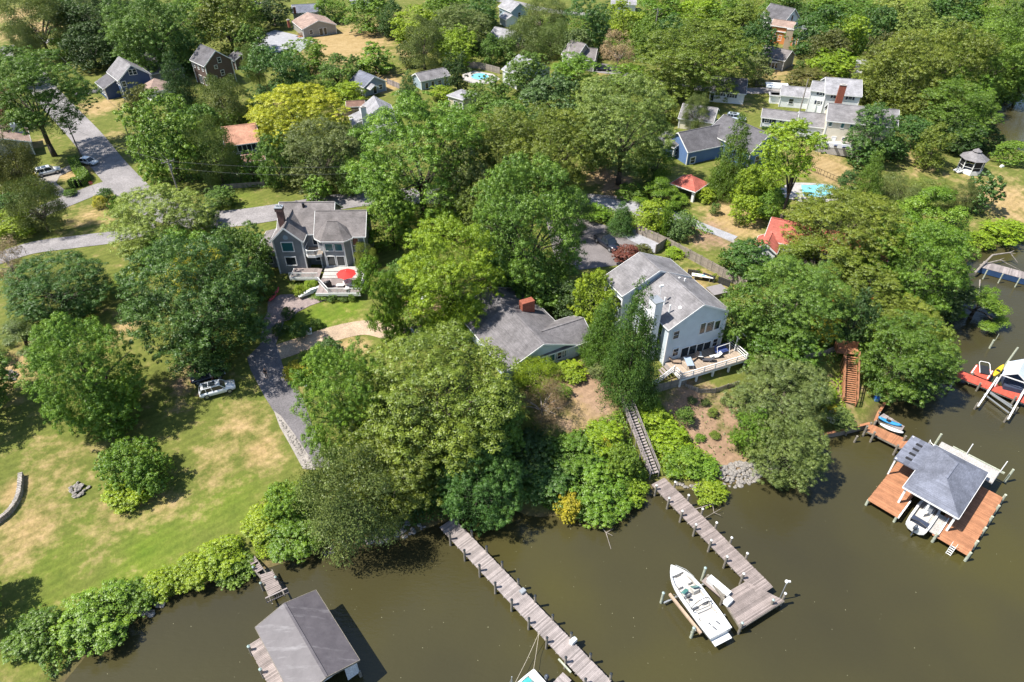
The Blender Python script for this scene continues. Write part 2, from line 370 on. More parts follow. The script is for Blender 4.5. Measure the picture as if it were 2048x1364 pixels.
# ------------------------------------------------------------------ roads, drives and paths laid over the ground
def clip_poly(poly, ax, lim, keep_less):
    out = []; n = len(poly)
    for i in range(n):
        a, b = poly[i], poly[(i + 1) % n]
        ia = (a[ax] <= lim) if keep_less else (a[ax] >= lim); ib = (b[ax] <= lim) if keep_less else (b[ax] >= lim)
        if ia: out.append(a)
        if ia != ib:
            t = (lim - a[ax]) / (b[ax] - a[ax]); out.append((a[0] + t * (b[0] - a[0]), a[1] + t * (b[1] - a[1])))
    return out
def drape(name, poly, m, off=.05, step=1.6, kind='structure', label=None, cat=None):
    """a sheet that follows the ground inside a plan polygon (world x, y)"""
    xs = [p[0] for p in poly]; ys = [p[1] for p in poly]; vs = []; fs = []; idx = {}
    x0 = math.floor(min(xs) / step); x1 = math.ceil(max(xs) / step); y0 = math.floor(min(ys) / step); y1 = math.ceil(max(ys) / step)
    for i in range(x0, x1):
        strip = clip_poly(clip_poly(poly, 0, i * step, False), 0, (i + 1) * step, True)
        if len(strip) < 3: continue
        for j in range(y0, y1):
            q = clip_poly(clip_poly(strip, 1, j * step, False), 1, (j + 1) * step, True)
            if len(q) < 3: continue
            f = []
            for p in q:
                k = (round(p[0], 3), round(p[1], 3))
                if k not in idx: idx[k] = len(vs); vs.append(k)
                if not f or f[-1] != idx[k]: f.append(idx[k])
            if len(f) > 2 and f[0] == f[-1]: f.pop()
            if len(set(f)) == len(f) and len(f) > 2: fs.append(tuple(f))
    A = np.array(vs); Z = hgt(A[:, 0], A[:, 1]) + off
    me = bpy.data.meshes.new(name); me.from_pydata([(a[0], a[1], z) for a, z in zip(vs, Z)], [], fs); me.materials.append(m)
    import bmesh
    bm = bmesh.new(); bm.from_mesh(me); bmesh.ops.recalc_face_normals(bm, faces=bm.faces)
    if sum(f.normal.z for f in bm.faces) < 0: bmesh.ops.reverse_faces(bm, faces=bm.faces)
    bm.to_mesh(me); bm.free()
    return tag(link_mesh(name, me), label, cat, kind=kind)
def gxy(pts): return [tuple(gp(x, y)[:2]) for x, y in pts]
def smooth_line(P, k=6):
    out = []; n = len(P)
    for i in range(n - 1):
        p0, p1, p2, p3 = P[max(i - 1, 0)], P[i], P[i + 1], P[min(i + 2, n - 1)]
        for s in range(k):
            t = s / k
            out.append(tuple(.5 * (2 * p1[a] + (p2[a] - p0[a]) * t + (2 * p0[a] - 5 * p1[a] + 4 * p2[a] - p3[a]) * t * t + (3 * p1[a] - p0[a] - 3 * p2[a] + p3[a]) * t ** 3) for a in (0, 1)))
    out.append(P[-1]); return out
def ribbon_poly(pts, wd):
    P = smooth_line(pts); L, Rr = [], []
    for i, p in enumerate(P):
        a, b = P[max(i - 1, 0)], P[min(i + 1, len(P) - 1)]; d = Vector((b[0] - a[0], b[1] - a[1])).normalized()
        w_ = wd if not isinstance(wd, (list, tuple)) else wd[0] + (wd[1] - wd[0]) * i / (len(P) - 1)
        L.append((p[0] - d.y * w_ / 2, p[1] + d.x * w_ / 2)); Rr.append((p[0] + d.y * w_ / 2, p[1] - d.x * w_ / 2))
    return L + Rr[::-1]
M['road'] = mat('road_asphalt', (.215, .2, .2), .24, .25, .9, fine=5)
M['drive'] = mat('driveway_asphalt', (.135, .125, .13), .18, .3, .9, fine=6)
M['lot'] = mat('parking_asphalt', (.15, .135, .135), .18, .3, .9, fine=6)
M['gravel'] = mat('pale_gravel', (.27, .245, .22), .2, .8, .95, fine=7, bmp=.5)
M['gravel_grey'] = mat('blue_grey_gravel', (.28, .28, .30), .15, .8, .95, fine=8, bmp=.4)
M['tan_gravel'] = mat('tan_gravel', (.36, .27, .19), .25, .5, .95, fine=6)
M['brick_paving'] = mat('brick_paving', (.24, .19, .18), .22, 1.2, .9, fine=7)
drape('main_road', ribbon_poly(gxy([(20, 95), (60, 145), (100, 195), (170, 270), (222, 335), (290, 402), (370, 436), (450, 438), (545, 426), (640, 410), (740, 396), (860, 392), (1000, 398), (1180, 404), (1300, 418)]), 6.6), M['road'], .07)
drape('side_road', ribbon_poly(gxy([(235, 366), (190, 380), (110, 412), (40, 440), (-60, 470)]), 5.0), M['road'], .055)
drape('back_road', ribbon_poly(gxy([(-40, 530), (60, 497), (150, 484), (240, 472), (310, 452)]), 4.6), M['road'], .06)
drape('house_driveway', gxy([(60, 352), (85, 338), (118, 340), (150, 326), (160, 333), (120, 352), (112, 366), (130, 380), (158, 384), (140, 398), (100, 388), (72, 372)]), M['gravel'], .05)
drape('asphalt_driveway', gxy([(527, 640), (568, 645), (552, 688), (560, 712), (572, 752), (604, 790), (622, 845), (650, 900), (660, 935), (628, 935), (600, 915), (566, 852), (530, 795), (502, 742), (494, 716), (520, 690)]), M['drive'], .05)
drape('gravel_driveway', ribbon_poly(gxy([(552, 706), (600, 690), (665, 668), (735, 655), (800, 668), (850, 665)]), 3.2), M['tan_gravel'], .045)
drape('parking_lot', gxy([(1090, 432), (1160, 436), (1215, 452), (1262, 470), (1300, 492), (1285, 512), (1240, 530), (1160, 540), (1110, 520)]), M['lot'], .05)
drape('gravel_parking_bay', gxy([(1240, 470), (1268, 458), (1330, 492), (1308, 506)]), M['gravel_grey'], .06)
drape('lane', ribbon_poly(gxy([(1180, 404), (1262, 412), (1330, 425), (1400, 452), (1470, 478)]), (4.2, 2.0)), M['gravel_grey'], .08)
drape('brick_path', gxy([(536, 602), (560, 590), (600, 588), (660, 598), (620, 612), (595, 625), (580, 640), (545, 650), (527, 640), (535, 625)]), M['brick_paving'], .07)
drape('gravel_parking', gxy([(505, 78), (550, 60), (600, 72), (628, 84), (600, 104), (545, 106), (512, 96)]), M['gravel_grey'], .06)
drape('far_road', ribbon_poly(gxy([(1180, 138), (1260, 150), (1330, 168), (1420, 178), (1500, 182), (1560, 178)]), 4.4), M['road'], .06)
drape('short_driveway', ribbon_poly(gxy([(1180, 138), (1205, 132), (1230, 140)]), 4.5), M['lot'], .075)
drape('top_road', ribbon_poly(gxy([(960, -8), (1030, 6), (1090, 20), (1180, 30)]), 5.0), M['road'], .06)
drape('left_far_road', ribbon_poly(gxy([(-60, 110), (20, 95), (60, 88), (110, 80)]), 5.0), M['road'], .065)
drape('far_driveway', ribbon_poly(gxy([(440, 18), (490, 10), (520, 4)]), 5.0), M['road'], .06)
drape('house_forecourt', ribbon_poly(gxy([(150, 190), (180, 184), (205, 180)]), 3.6), M['drive'], .075)
drape('pool_patio', gxy([(925, 148), (950, 142), (985, 148), (1000, 158), (985, 168), (945, 168), (925, 160)]), M['concrete'], .06)
drape('kidney_pool_patio', gxy([(1556, 378), (1580, 366), (1615, 366), (1655, 369), (1680, 383), (1675, 400), (1640, 407), (1600, 404), (1565, 394)]), M['concrete'], .06)
drape('garden_path', ribbon_poly(gxy([(1408, 458), (1440, 472), (1475, 487)]), .9), M['gravel'], .07)
drape('stone_strip', gxy([(548, 822), (562, 832), (590, 870), (620, 915), (632, 940), (606, 938), (580, 890), (560, 855)]), M['gravel'], .06)
# ------------------------------------------------------------------ foliage
def leaf_mat(name):
    m, n, b = newmat(name); n.nodes.remove(b)
    out = [x for x in n.nodes if x.type == 'OUTPUT_MATERIAL'][0]
    oi = n.nodes.new('ShaderNodeObjectInfo'); a = n.nodes.new('ShaderNodeAttribute'); a.attribute_name = 'tint'
    hue = n.nodes.new('ShaderNodeHueSaturation'); n.links.new(oi.outputs['Color'], hue.inputs['Color'])
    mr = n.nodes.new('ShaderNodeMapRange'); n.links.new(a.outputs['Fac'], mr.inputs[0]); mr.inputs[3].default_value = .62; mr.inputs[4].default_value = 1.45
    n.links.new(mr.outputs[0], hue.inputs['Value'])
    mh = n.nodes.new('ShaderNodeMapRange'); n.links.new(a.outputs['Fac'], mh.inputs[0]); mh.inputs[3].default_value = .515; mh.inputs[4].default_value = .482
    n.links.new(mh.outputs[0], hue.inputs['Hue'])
    df = n.nodes.new('ShaderNodeBsdfDiffuse'); tr = n.nodes.new('ShaderNodeBsdfTranslucent'); gl = n.nodes.new('ShaderNodeBsdfGlossy')
    gl.inputs['Roughness'].default_value = .45; gl.inputs['Color'].default_value = (.8, .8, .8, 1)
    n.links.new(hue.outputs[0], df.inputs[0])
    tcol = mixc(n, 1.0, hue.outputs[0], (1.15, 1.2, .55), 'MULTIPLY'); n.links.new(tcol, tr.inputs[0])
    m1 = n.nodes.new('ShaderNodeMixShader'); m1.inputs[0].default_value = .17; n.links.new(df.outputs[0], m1.inputs[1]); n.links.new(tr.outputs[0], m1.inputs[2])
    m2 = n.nodes.new('ShaderNodeMixShader'); m2.inputs[0].default_value = .035; n.links.new(m1.outputs[0], m2.inputs[1]); n.links.new(gl.outputs[0], m2.inputs[2])
    n.links.new(m2.outputs[0], out.inputs[0]); return m
M['leaf'] = leaf_mat('foliage')
def unit(v): return v / np.maximum(np.linalg.norm(v, axis=-1, keepdims=True), 1e-9)
def leaf_mesh(name, P, N, S, T, rng, aspect=.62):
    """one small pointed leaf spray (two triangles, slightly folded) for each point"""
    n = len(P); t = unit(np.cross(N, rng.normal(size=(n, 3)))); b = np.cross(N, t)
    s = S[:, None]; fold = N * (s * .22)
    V = np.stack([P - t * s, P + b * s * aspect - fold, P + t * s, P - b * s * aspect - fold], 1).reshape(-1, 3)
    me = bpy.data.meshes.new(name); me.vertices.add(4 * n); me.vertices.foreach_set('co', V.reshape(-1).astype(np.float32))
    k = np.arange(n) * 4
    L = np.stack([k, k + 1, k + 2, k, k + 2, k + 3], 1).reshape(-1)
    me.loops.add(6 * n); me.loops.foreach_set('vertex_index', L.astype(np.int32))
    me.polygons.add(2 * n); me.polygons.foreach_set('loop_start', (np.arange(2 * n) * 3).astype(np.int32))
    at_ = me.attributes.new('tint', 'FLOAT', 'POINT'); at_.data.foreach_set('value', np.repeat(np.clip(T, 0, 1), 4).astype(np.float32))
    me.materials.append(M['leaf']); me.update(calc_edges=True); me.validate(); return me
def crown_points(rng, kind, nleaf):
    """points, normals, tint of a crown inside a unit ball of radius .5; clumps on boughs on the whole crown"""
    if kind == 'cone':
        lob = []
        for k in range(26):
            z = -.48 + .92 * (k + .5) / 26; r = .46 * (1 - (z + .5)) ** .72 + .03
            for j in range(max(4, int(17 * r / .4))):
                a = rng.uniform(0, 6.28); q = r * rng.uniform(.45, 1.0); lob.append((q * math.cos(a), q * math.sin(a), z + rng.uniform(-.03, .03) - q * .12, .06 + r * .2))
        lob = np.array(lob); flat = .45
    elif kind == 'column':
        lob = np.array([(rng.uniform(-.3, .3), rng.uniform(-.3, .3), z, rng.uniform(.14, .24)) for z in np.linspace(-.42, .42, 44)]); flat = .9
    elif kind == 'flat':      # spreading tiers
        lob = []
        for k in range(38):
            a = rng.uniform(0, 6.28); q = .46 * math.sqrt(rng.uniform(0, 1)); z = -.3 + .75 * (1 - (q / .5) ** 2) * rng.uniform(.45, 1)
            lob.append((q * math.cos(a), q * math.sin(a), z, rng.uniform(.09, .15)))
        lob = np.array(lob); flat = .45
    else:
        nl = {'big': 104, 'mid': 46, 'wisp': 44, 'bush': 34, 'small': 22, 'twig': 40}[kind]
        lob = []
        k = 0
        while len(lob) < nl:
            d = unit(rng.normal(size=3)); k += 1
            if d[2] < (-.85 if kind != 'bush' else -.35): continue
            rr = {'big': rng.uniform(.07, .118), 'mid': rng.uniform(.09, .155), 'wisp': rng.uniform(.08, .15), 'bush': rng.uniform(.11, .18), 'small': rng.uniform(.13, .2), 'twig': rng.uniform(.08, .15)}[kind]
            q = (.5 - rr * .8) * (rng.uniform(.84, 1.03) if rng.random() < .84 else rng.uniform(.35, .8))
            # uneven outline
            q *= 1 - .11 * (0.5 + .5 * math.sin(3 * math.atan2(d[1], d[0]) + rng.uniform(0, .7))) * (1 - abs(d[2]))
            lob.append((d[0] * q, d[1] * q, d[2] * q * (1.0 if d[2] > 0 else .9), rr))
        lob = np.array(lob); flat = .8
    vol = lob[:, 3] ** 2; share = vol / vol.sum()
    per = {'wisp': 7, 'twig': 9, 'cone': 12, 'flat': 22, 'big': 46}.get(kind, 36)
    P, N, T = [], [], []
    ltint = rng.uniform(.3, .7, len(lob))
    for (x, y, z, r), s, lt in zip(lob, share, ltint):
        nc = max(3, int(nleaf * s / per)); d = unit(rng.normal(size=(nc, 3)))
        d[:, 2] = np.where(d[:, 2] < -.35, -d[:, 2], d[:, 2]); d = unit(d)
        rad = r * rng.uniform(.6, 1.05, (nc, 1)); c = np.array([x, y, z]) + d * rad * np.array([1, 1, flat])
        cr = r * {'wisp': .55, 'twig': .9, 'cone': .5, 'flat': .4}.get(kind, .285)
        ct = np.clip(lt + rng.normal(0, .14, nc), 0, 1)
        q = unit(rng.normal(size=(nc, per, 3))) * (rng.uniform(0, 1, (nc, per, 1)) ** .45) * cr
        q[:, :, 2] = np.abs(q[:, :, 2]) * .75
        if kind in ('wisp',): q[:, :, 2] *= -1.1
        p = c[:, None, :] + q
        o = unit(d[:, None, :] * .35 + unit(q) * 1.1 + np.array([0, 0, .25]) + rng.normal(0, .24, (nc, per, 3)))
        if kind == 'wisp': o[:, :, 2] = np.abs(o[:, :, 2]) * .8 + .1; o = unit(o)
        P.append(p.reshape(-1, 3)); N.append(o.reshape(-1, 3)); T.append((ct[:, None] + rng.normal(0, .1, (nc, per))).reshape(-1))
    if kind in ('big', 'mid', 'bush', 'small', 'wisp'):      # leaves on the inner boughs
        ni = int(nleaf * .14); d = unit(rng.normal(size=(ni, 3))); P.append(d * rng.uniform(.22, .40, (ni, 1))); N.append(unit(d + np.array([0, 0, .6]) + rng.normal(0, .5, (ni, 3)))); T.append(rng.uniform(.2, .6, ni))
    P = np.concatenate(P); lo = np.percentile(P, 1.2, 0); hi = np.percentile(P, 98.8, 0); ce = (lo + hi) / 2
    sc = 1.0 / np.array([(hi - lo)[:2].mean()] * 2 + [(hi - lo)[2]]); P = (P - ce) * sc
    lob = lob.copy(); lob[:, :3] = (lob[:, :3] - ce) * sc; lob[:, 3] *= sc[0]
    return P, np.concatenate(N), np.concatenate(T), lob
PROTO = {}
def make_protos():
    spec = [('big', 5, 92000, .0066), ('mid', 6, 30000, .0118), ('wisp', 4, 27000, .0098), ('cone', 3, 42000, .0105), ('flat', 3, 30000, .0102),
            ('bush', 5, 18000, .0145), ('small', 4, 6500, .025), ('column', 2, 22000, .0135), ('twig', 2, 5200, .034)]
    for kind, cnt, nl, ls in spec:
        PROTO[kind] = []
        for i in range(cnt):
            rng = np.random.default_rng(100 + i * 7 + len(kind) * 31)
            P, N, T, lob = crown_points(rng, kind, nl)
            S = ls * rng.uniform(.6, 1.35, len(P))
            me = leaf_mesh('crown_' + kind, P, N, S, T, rng, .05 if kind == 'twig' else .62)
            # trunk with limbs, unit height reaches the crown centre; limbs end inside the lobes
            tb = MB(); h0 = .55
            if kind == 'cone': tb.tube((0, 0, -.02), (0, 0, 1.5), .03, .008, 7)
            elif kind not in ('bush',):
                pts = [(0, 0, -.03), (.008, .004, .2), (-.006, .01, h0)]
                tb.path(pts, [.036, .027, .022], 8)
                for li in range(min(len(lob), 14 if kind in ('big', 'wisp', 'twig') else 8)):
                    x, y, z, r = lob[li * len(lob) // (14 if kind in ('big', 'wisp', 'twig') else 8) % len(lob)]
                    e = (x * .85, y * .85, 1 + z * .55)
                    mid_ = (x * .38, y * .38, h0 + .35 * (e[2] - h0) + .06)
                    tb.path([(-.006, .01, h0 - rng.uniform(0, .2)), mid_, e], [.016, .010, .003], 5)
            else:
                for q in range(5):
                    a = q * 1.26 + i; tb.tube((0, 0, -.1), (.22 * math.cos(a), .22 * math.sin(a), .9), .014, .006, 5)
            PROTO[kind].append((me, tb.mesh('trunk_' + kind, M['bark'], True), tb.mesh('trunk_pale_' + kind, M['bark_pale'], True)))
make_protos()
# leaf colours (reflectance)
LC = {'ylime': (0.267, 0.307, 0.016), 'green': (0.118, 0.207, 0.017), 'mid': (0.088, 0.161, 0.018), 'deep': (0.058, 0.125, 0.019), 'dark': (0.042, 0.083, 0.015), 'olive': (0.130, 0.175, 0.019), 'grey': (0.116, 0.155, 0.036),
      'pale': (0.174, 0.228, 0.040), 'lime': (0.197, 0.286, 0.014), 'yellow': (0.383, 0.350, 0.022), 'cedar': (0.099, 0.106, 0.022), 'red': (0.135, 0.049, 0.029), 'dead': (0.269, 0.197, 0.095), 'blue': (0.081, 0.143, 0.036), 'brown': (0.151, 0.106, 0.043)}
_k = [0]
def tree(cx, cy, w_, h_, kind, color, label, clear=.38, cat='tree', name=None, tall=None, pale=False, group=None, base=None, lean=None, base_px=None):
    """stand a tree so that its crown fills the pixel ellipse; its distance comes from the ground under it"""
    _k[0] += 1; rnd = random.Random(_k[0] * 17 + 3)
    d = Vector(ray(cx, cy)); nd = d.length; sphi = -d.z / nd; cphi = math.sqrt(1 - sphi * sphi)
    dist = gp(cx, cy).length
    for _ in range(10):
        dep = depth(p) if _ else depth(gp(cx, cy))
        s = FPX / dep; a = w_ / 2 / s; hv = h_ / 2 / s
        c2 = (hv * hv - (a * sphi) ** 2) / (cphi * cphi); lo, hi = (.62, 1.7) if kind not in ('cone', 'column') else (1.0, 3.6)
        if kind in ('bush', 'flat'): lo, hi = .45, 1.25
        c = math.sqrt(max(c2, 0)); c = min(max(c, a * lo), a * hi)
        if base_px is not None:
            g_ = gp(*base_px); hc = min((abs(682 - FPX * (g_.y * SN + (g_.z + k * .25 - CAM_Z) * CS) / (g_.y * CS + (CAM_Z - g_.z - k * .25) * SN) - cy), k * .25) for k in range(8, 120))[1]
        elif tall: hc = tall
        else: hc = c * (1 + clear * (.55 if clear < 1 else 1))
        q = gp(cx, cy, hc); p = q
    cx_off = Vector((0, 0, 0))
    if base_px is not None: g_ = gp(*base_px); cx_off = Vector((p.x - g_.x, p.y - g_.y, 0)); p = g_
    gz = max(hz(p.x, p.y), 0.0) if base is None else base
    isb = kind == 'bush'
    e = empty(name or ('shrub' if isb else 'conifer' if kind == 'cone' else 'tree'), (p.x, p.y, gz), 0, label, 'shrub' if isb and cat == 'tree' else cat, group or ('shrubs' if isb else 'conifers' if kind == 'cone' else 'broadleaf trees'))
    ps = PROTO[kind]; me, tk, tkp = ps[_k[0] % len(ps)]
    rz = rnd.uniform(0, 6.28)
    t = link_mesh('trunk', tkp if pale else tk, e); t.rotation_euler.z = rz; f = (1.5 if kind in ('small', 'mid') else 1.0) if kind != 'cone' else 1.0
    t.scale = (2 * a * f, 2 * a * f, hc)
    if kind != 'cone': t.scale = (2 * a, 2 * a, hc)
    cr = link_mesh('crown', me, e); cr.rotation_euler.z = rz; cr.location = (cx_off.x, cx_off.y, hc)
    ry = rnd.uniform(.93, 1.08); fx = .92 if cy > 300 else .98
    cr.scale = (2 * a * fx, 2 * a * fx * ry, 2 * c * .98)
    C = np.array(LC[color]) * rnd.uniform(.9, 1.1) * np.array([rnd.uniform(.93, 1.07), 1, rnd.uniform(.9, 1.1)])
    cr.color = (C[0], C[1], C[2], 1)
    return e
TREES = [
 # --- top left
 (68, 38, 120, 105, 'wisp', 'grey', 'feathery grey-green tree at the top left corner beside the dry field', .8),
 (200, 28, 150, 105, 'big', 'dark', 'dark broad tree behind the navy blue house, left of its roofs', .3),
 (300, 58, 165, 150, 'big', 'mid', 'large leafy green tree directly behind the navy blue gabled house', .3),
 (455, 48, 120, 110, 'mid', 'olive', 'light olive tree right behind the brown gabled house', .3),
 (400, 20, 90, 60, 'mid', 'green', 'green tree at the top edge between the brown house and the navy house', .3),
 (125, 98, 52, 42, 'bush', 'green', 'round bright green bush left of the dark tree by the far road', .0),
 (180, 92, 95, 80, 'mid', 'dark', 'dark bushy tree left of the navy blue house', .2),
 (50, 88, 55, 75, 'wisp', 'grey', 'thin sparse grey tree beside the far left road', .5),
 (84, 180, 172, 140, 'big', 'mid', 'tall tree with a bare leaning trunk beside the main road at the left', .9, {'base_px': (110, 312)}),
 (10, 215, 70, 70, 'mid', 'red', 'reddish brown tree at the left edge above the tan roof', .3),
 (354, 168, 66, 108, 'cone', 'dark', 'dark pointed evergreen between the navy house and the brown house', .05),
 (280, 212, 56, 78, 'column', 'cedar', 'olive brown columnar cedar in front of the small hip-roofed house', .05),
 (446, 205, 96, 100, 'wisp', 'grey', 'wispy grey-green willow in front of the brown house', .25),
 (335, 278, 150, 160, 'mid', 'green', 'bright green tree right of the main road behind the utility pole', .25),
 (428, 300, 90, 125, 'wisp', 'grey', 'grey-green tree left of the orange-roofed house', .25),
 (25, 322, 95, 110, 'wisp', 'cedar', 'straggly olive conifer in front of the left tan-roofed house', .4),
 (72, 408, 95, 105, 'wisp', 'grey', 'grey-green spreading tree at the left by the side road', .3),
 (22, 445, 85, 60, 'mid', 'lime', 'yellow-green tree at the left edge above the back road', .2),
 (15, 520, 70, 90, 'twig', 'dead', 'bare grey twiggy tree at the left edge', .4, {'pale': True}),
 (312, 440, 190, 140, 'big', 'pale', 'pale green tree between the road junction and the large maple', .3),
 (345, 500, 130, 100, 'mid', 'green', 'green tree just behind the maple with yellow tips', .3),
 (412, 432, 52, 44, 'bush', 'dark', 'dark green shrub on the verge beside the utility pole', .0),
 (210, 388, 32, 26, 'bush', 'deep', 'small dark round shrub at the road junction', .0),
 (197, 404, 28, 26, 'bush', 'yellow', 'yellow flowering shrub at the road junction', .0),
 (238, 418, 40, 50, 'small', 'green', 'small green tree beside the yellow shrub at the junction', .2),
 # --- top middle
 (545, 20, 75, 55, 'mid', 'dark', 'dark tree left of the long grey house at the top', .3),
 (665, 16, 62, 45, 'mid', 'green', 'tree at the top edge right of the long grey house', .3),
 (735, 25, 85, 66, 'mid', 'green', 'rounded green tree at the back of the dry field', .2),
 (780, 36, 52, 68, 'mid', 'deep', 'dark narrow tree at the right end of the dry field', .2),
 (828, 50, 90, 72, 'mid', 'lime', 'yellow-green tree right of the dry field', .2),
 (845, 82, 78, 90, 'wisp', 'grey', 'grey-green tree with bare stem at the right edge of the dry field', .4),
 (920, 52, 115, 76, 'big', 'grey', 'grey-green broad tree behind the bright green round tree', .3),
 (908, 92, 88, 74, 'mid', 'lime', 'bright green rounded tree behind the pool fence', .15),
 (890, 12, 90, 48, 'mid', 'green', 'green tree at the top edge near the middle', .3),
 (955, 20, 85, 56, 'mid', 'deep', 'dark tree at the top edge left of the white far houses', .3),
 (980, 100, 48, 58, 'mid', 'mid', 'small green tree left of the grey garage roof', .2),
 (914, 150, 46, 76, 'column', 'dark', 'slender dark tree left of the round swimming pool', .1),
 (612, 112, 88, 62, 'mid', 'green', 'broad green tree right of the gravel parking', .15),
 (750, 118, 78, 56, 'small', 'green', 'green tree standing in the dry field above the blue cottage', .15),
 (712, 128, 32, 36, 'small', 'mid', 'small tree in the dry field left of the bigger one', .15),
 (810, 108, 34, 46, 'small', 'grey', 'small grey-green tree at the right of the dry field', .2),
 (672, 143, 74, 64, 'mid', 'mid', 'rounded green tree left of the blue cottage', .1),
 (563, 150, 98, 112, 'column', 'deep', 'dense dark green tree right of the brown house', .05),
 (512, 132, 48, 76, 'wisp', 'grey', 'thin grey tree between brown house and dense dark tree', .3),
 (592, 228, 178, 120, 'big', 'ylime', 'large yellow-green tree right of the orange-roofed house', .2),
 (642, 305, 150, 130, 'big', 'grey', 'grey-green tree above the street behind the shingled house', .2),
 (552, 318, 84, 104, 'mid', 'mid', 'green tree directly right of the orange-roofed house', .2),
 (722, 282, 48, 70, 'column', 'dark', 'dark glossy magnolia in front of the white gabled cottage', .05),
 (820, 190, 52, 78, 'cone', 'deep', 'dark evergreen right of the white gabled cottage', .05),
 (632, 380, 58, 56, 'small', 'green', 'small green tree at the roadside behind the chimney of the shingled house', .15),
 (690, 186, 78, 34, 'bush', 'lime', 'lime green shrub bed below the blue cottage', .0),
 (640, 182, 50, 38, 'bush', 'green', 'green shrub left of the lime shrub bed by the blue cottage', .0),
 (500, 330, 50, 60, 'small', 'green', 'small green tree by the porch of the orange-roofed house', .2),
 (975, 200, 92, 92, 'mid', 'mid', 'green tree in front of the beige cottage by the round pool', .2),
 (885, 185, 50, 28, 'bush', 'lime', 'lime green garden shrubs below the long blue shed', .0),
 # --- central mass
 (838, 312, 265, 235, 'big', 'green', 'huge bright green tree crown at the centre behind the shingled house', .3),
 (1005, 300, 165, 150, 'big', 'olive', 'olive brown oak right of the huge bright green tree', .6),
 (1098, 300, 165, 160, 'big', 'olive', 'olive oak left of the pale willow-like tree with the thick trunk', .5),
 (930, 360, 130, 140, 'mid', 'grey', 'grey-green tree wedged between the huge green tree and the tall oak', .6),
 (1055, 450, 225, 260, 'big', 'mid', 'tall dense oak standing behind the low grey-roofed house', .35),
 (960, 420, 110, 110, 'mid', 'olive', 'olive tinted tree above the light green tree at the centre', .7),
 (898, 542, 205, 205, 'big', 'lime', 'light green tree between the shingled house and the low grey house', .35),
 (1140, 420, 90, 90, 'wisp', 'dark', 'thin dark tree at the edge of the asphalt parking lot', .7),
 (1005, 548, 110, 90, 'mid', 'deep', 'dark tree behind the low grey-roofed house', .6),
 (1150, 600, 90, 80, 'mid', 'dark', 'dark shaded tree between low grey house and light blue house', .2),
 (930, 625, 120, 60, 'bush', 'lime', 'lime green shrub at the left end of the low grey house', .0),
 (870, 660, 70, 45, 'bush', 'green', 'green shrub beside the sandy track', .0),
 (1052, 148, 84, 80, 'mid', 'mid', 'round green tree in front of the grey garage roof', .15),
 (1148, 140, 96, 66, 'mid', 'green', 'green tree in front of the brown-roofed house', .15),
 (1105, 205, 118, 98, 'mid', 'blue', 'blue-green rounded tree behind the olive oaks', .15),
 (1248, 240, 178, 172, 'big', 'pale', 'pale green willow-like tree with a thick forked trunk', .75, {'base_px': (1236, 368)}),
 (1190, 200, 100, 90, 'mid', 'pale', 'pale green tree left of the thick-trunked one', .4),
 (1312, 320, 75, 80, 'wisp', 'green', 'vine covered tree left of the navy house wing', .3),
 (1085, 36, 98, 74, 'wisp', 'grey', 'grey-green tree at the top right of the white far houses', .3),
 (1042, 82, 74, 68, 'wisp', 'grey', 'grey-green tree left of the brown-roofed house', .2),
 (1104, 76, 66, 66, 'wisp', 'grey', 'grey-green tree touching the brown roof', .2),
 (1182, 50, 80, 110, 'column', 'deep', 'tall dark green evergreen behind the brown-roofed house', .05),
 (1245, 38, 76, 66, 'mid', 'lime', 'lime green tree right of the tall dark evergreen at the top', .2),
 (1318, 18, 86, 54, 'mid', 'green', 'green tree at the top beside the tall utility pole', .3),
 (1400, 22, 92, 56, 'mid', 'lime', 'bright lime tree at the top right of the utility pole', .3),
 (1492, 38, 82, 66, 'mid', 'olive', 'olive tree at the top left of the orange house', .3),
 (1560, 12, 80, 40, 'mid', 'mid', 'green tree at the top edge above the white gabled far house', .3),
 (1392, 112, 205, 135, 'big', 'olive', 'very broad olive oak over the road by the small white house', .35),
 (1238, 100, 66, 66, 'twig', 'dead', 'leafless grey tree left of the broad olive oak', .3, {'pale': True}),
 (1262, 156, 100, 42, 'bush', 'green', 'green shrub bank below the leafless grey tree', .0),
 (1300, 190, 60, 40, 'bush', 'olive', 'olive shrub beside the far road', .0),
 (1508, 85, 75, 90, 'mid', 'deep', 'dark tree left of the orange house', .2),
 (1516, 140, 60, 50, 'mid', 'grey', 'grey-green tree left of the sunroom house', .2),
 (1392, 222, 50, 64, 'wisp', 'grey', 'small grey tree in front of the grey-roofed garage', .3),
 (1466, 318, 84, 150, 'cone', 'mid', 'tall fir in front of the navy house', .05),
 (1500, 372, 64, 80, 'mid', 'lime', 'lime tree right of the tall fir', .2),
 (1322, 380, 108, 46, 'flat', 'green', 'low spreading tree above the gravel lane', .4),
 (1243, 436, 56, 62, 'cone', 'deep', 'small pine beside the parking lot', .05),
 (1310, 432, 70, 64, 'mid', 'lime', 'lime green tree above the wooden fence', .1),
 (1362, 450, 64, 54, 'mid', 'blue', 'bluish green shrub tree against the wooden fence', .1),
 (1332, 445, 24, 60, 'column', 'green', 'slim green columnar tree above the wooden fence', .05),
 (1488, 420, 64, 62, 'bush', 'lime', 'rounded lime shrub in the dry garden', .0),
 (1413, 388, 44, 30, 'bush', 'lime', 'lime shrub in front of the red-roofed pavilion', .0),
 (1430, 418, 24, 24, 'bush', 'mid', 'small green shrub in the dry garden below the pavilion', .0),
 (1190, 425, 60, 34, 'bush', 'green', 'green shrub between the road and the parking lot', .0),
 (1260, 385, 60, 30, 'bush', 'mid', 'shrub below the thick forked trunk', .0),
 # --- top right woods
 (1640, 62, 110, 90, 'mid', 'deep', 'dark green tree right of the white gabled far house', .2),
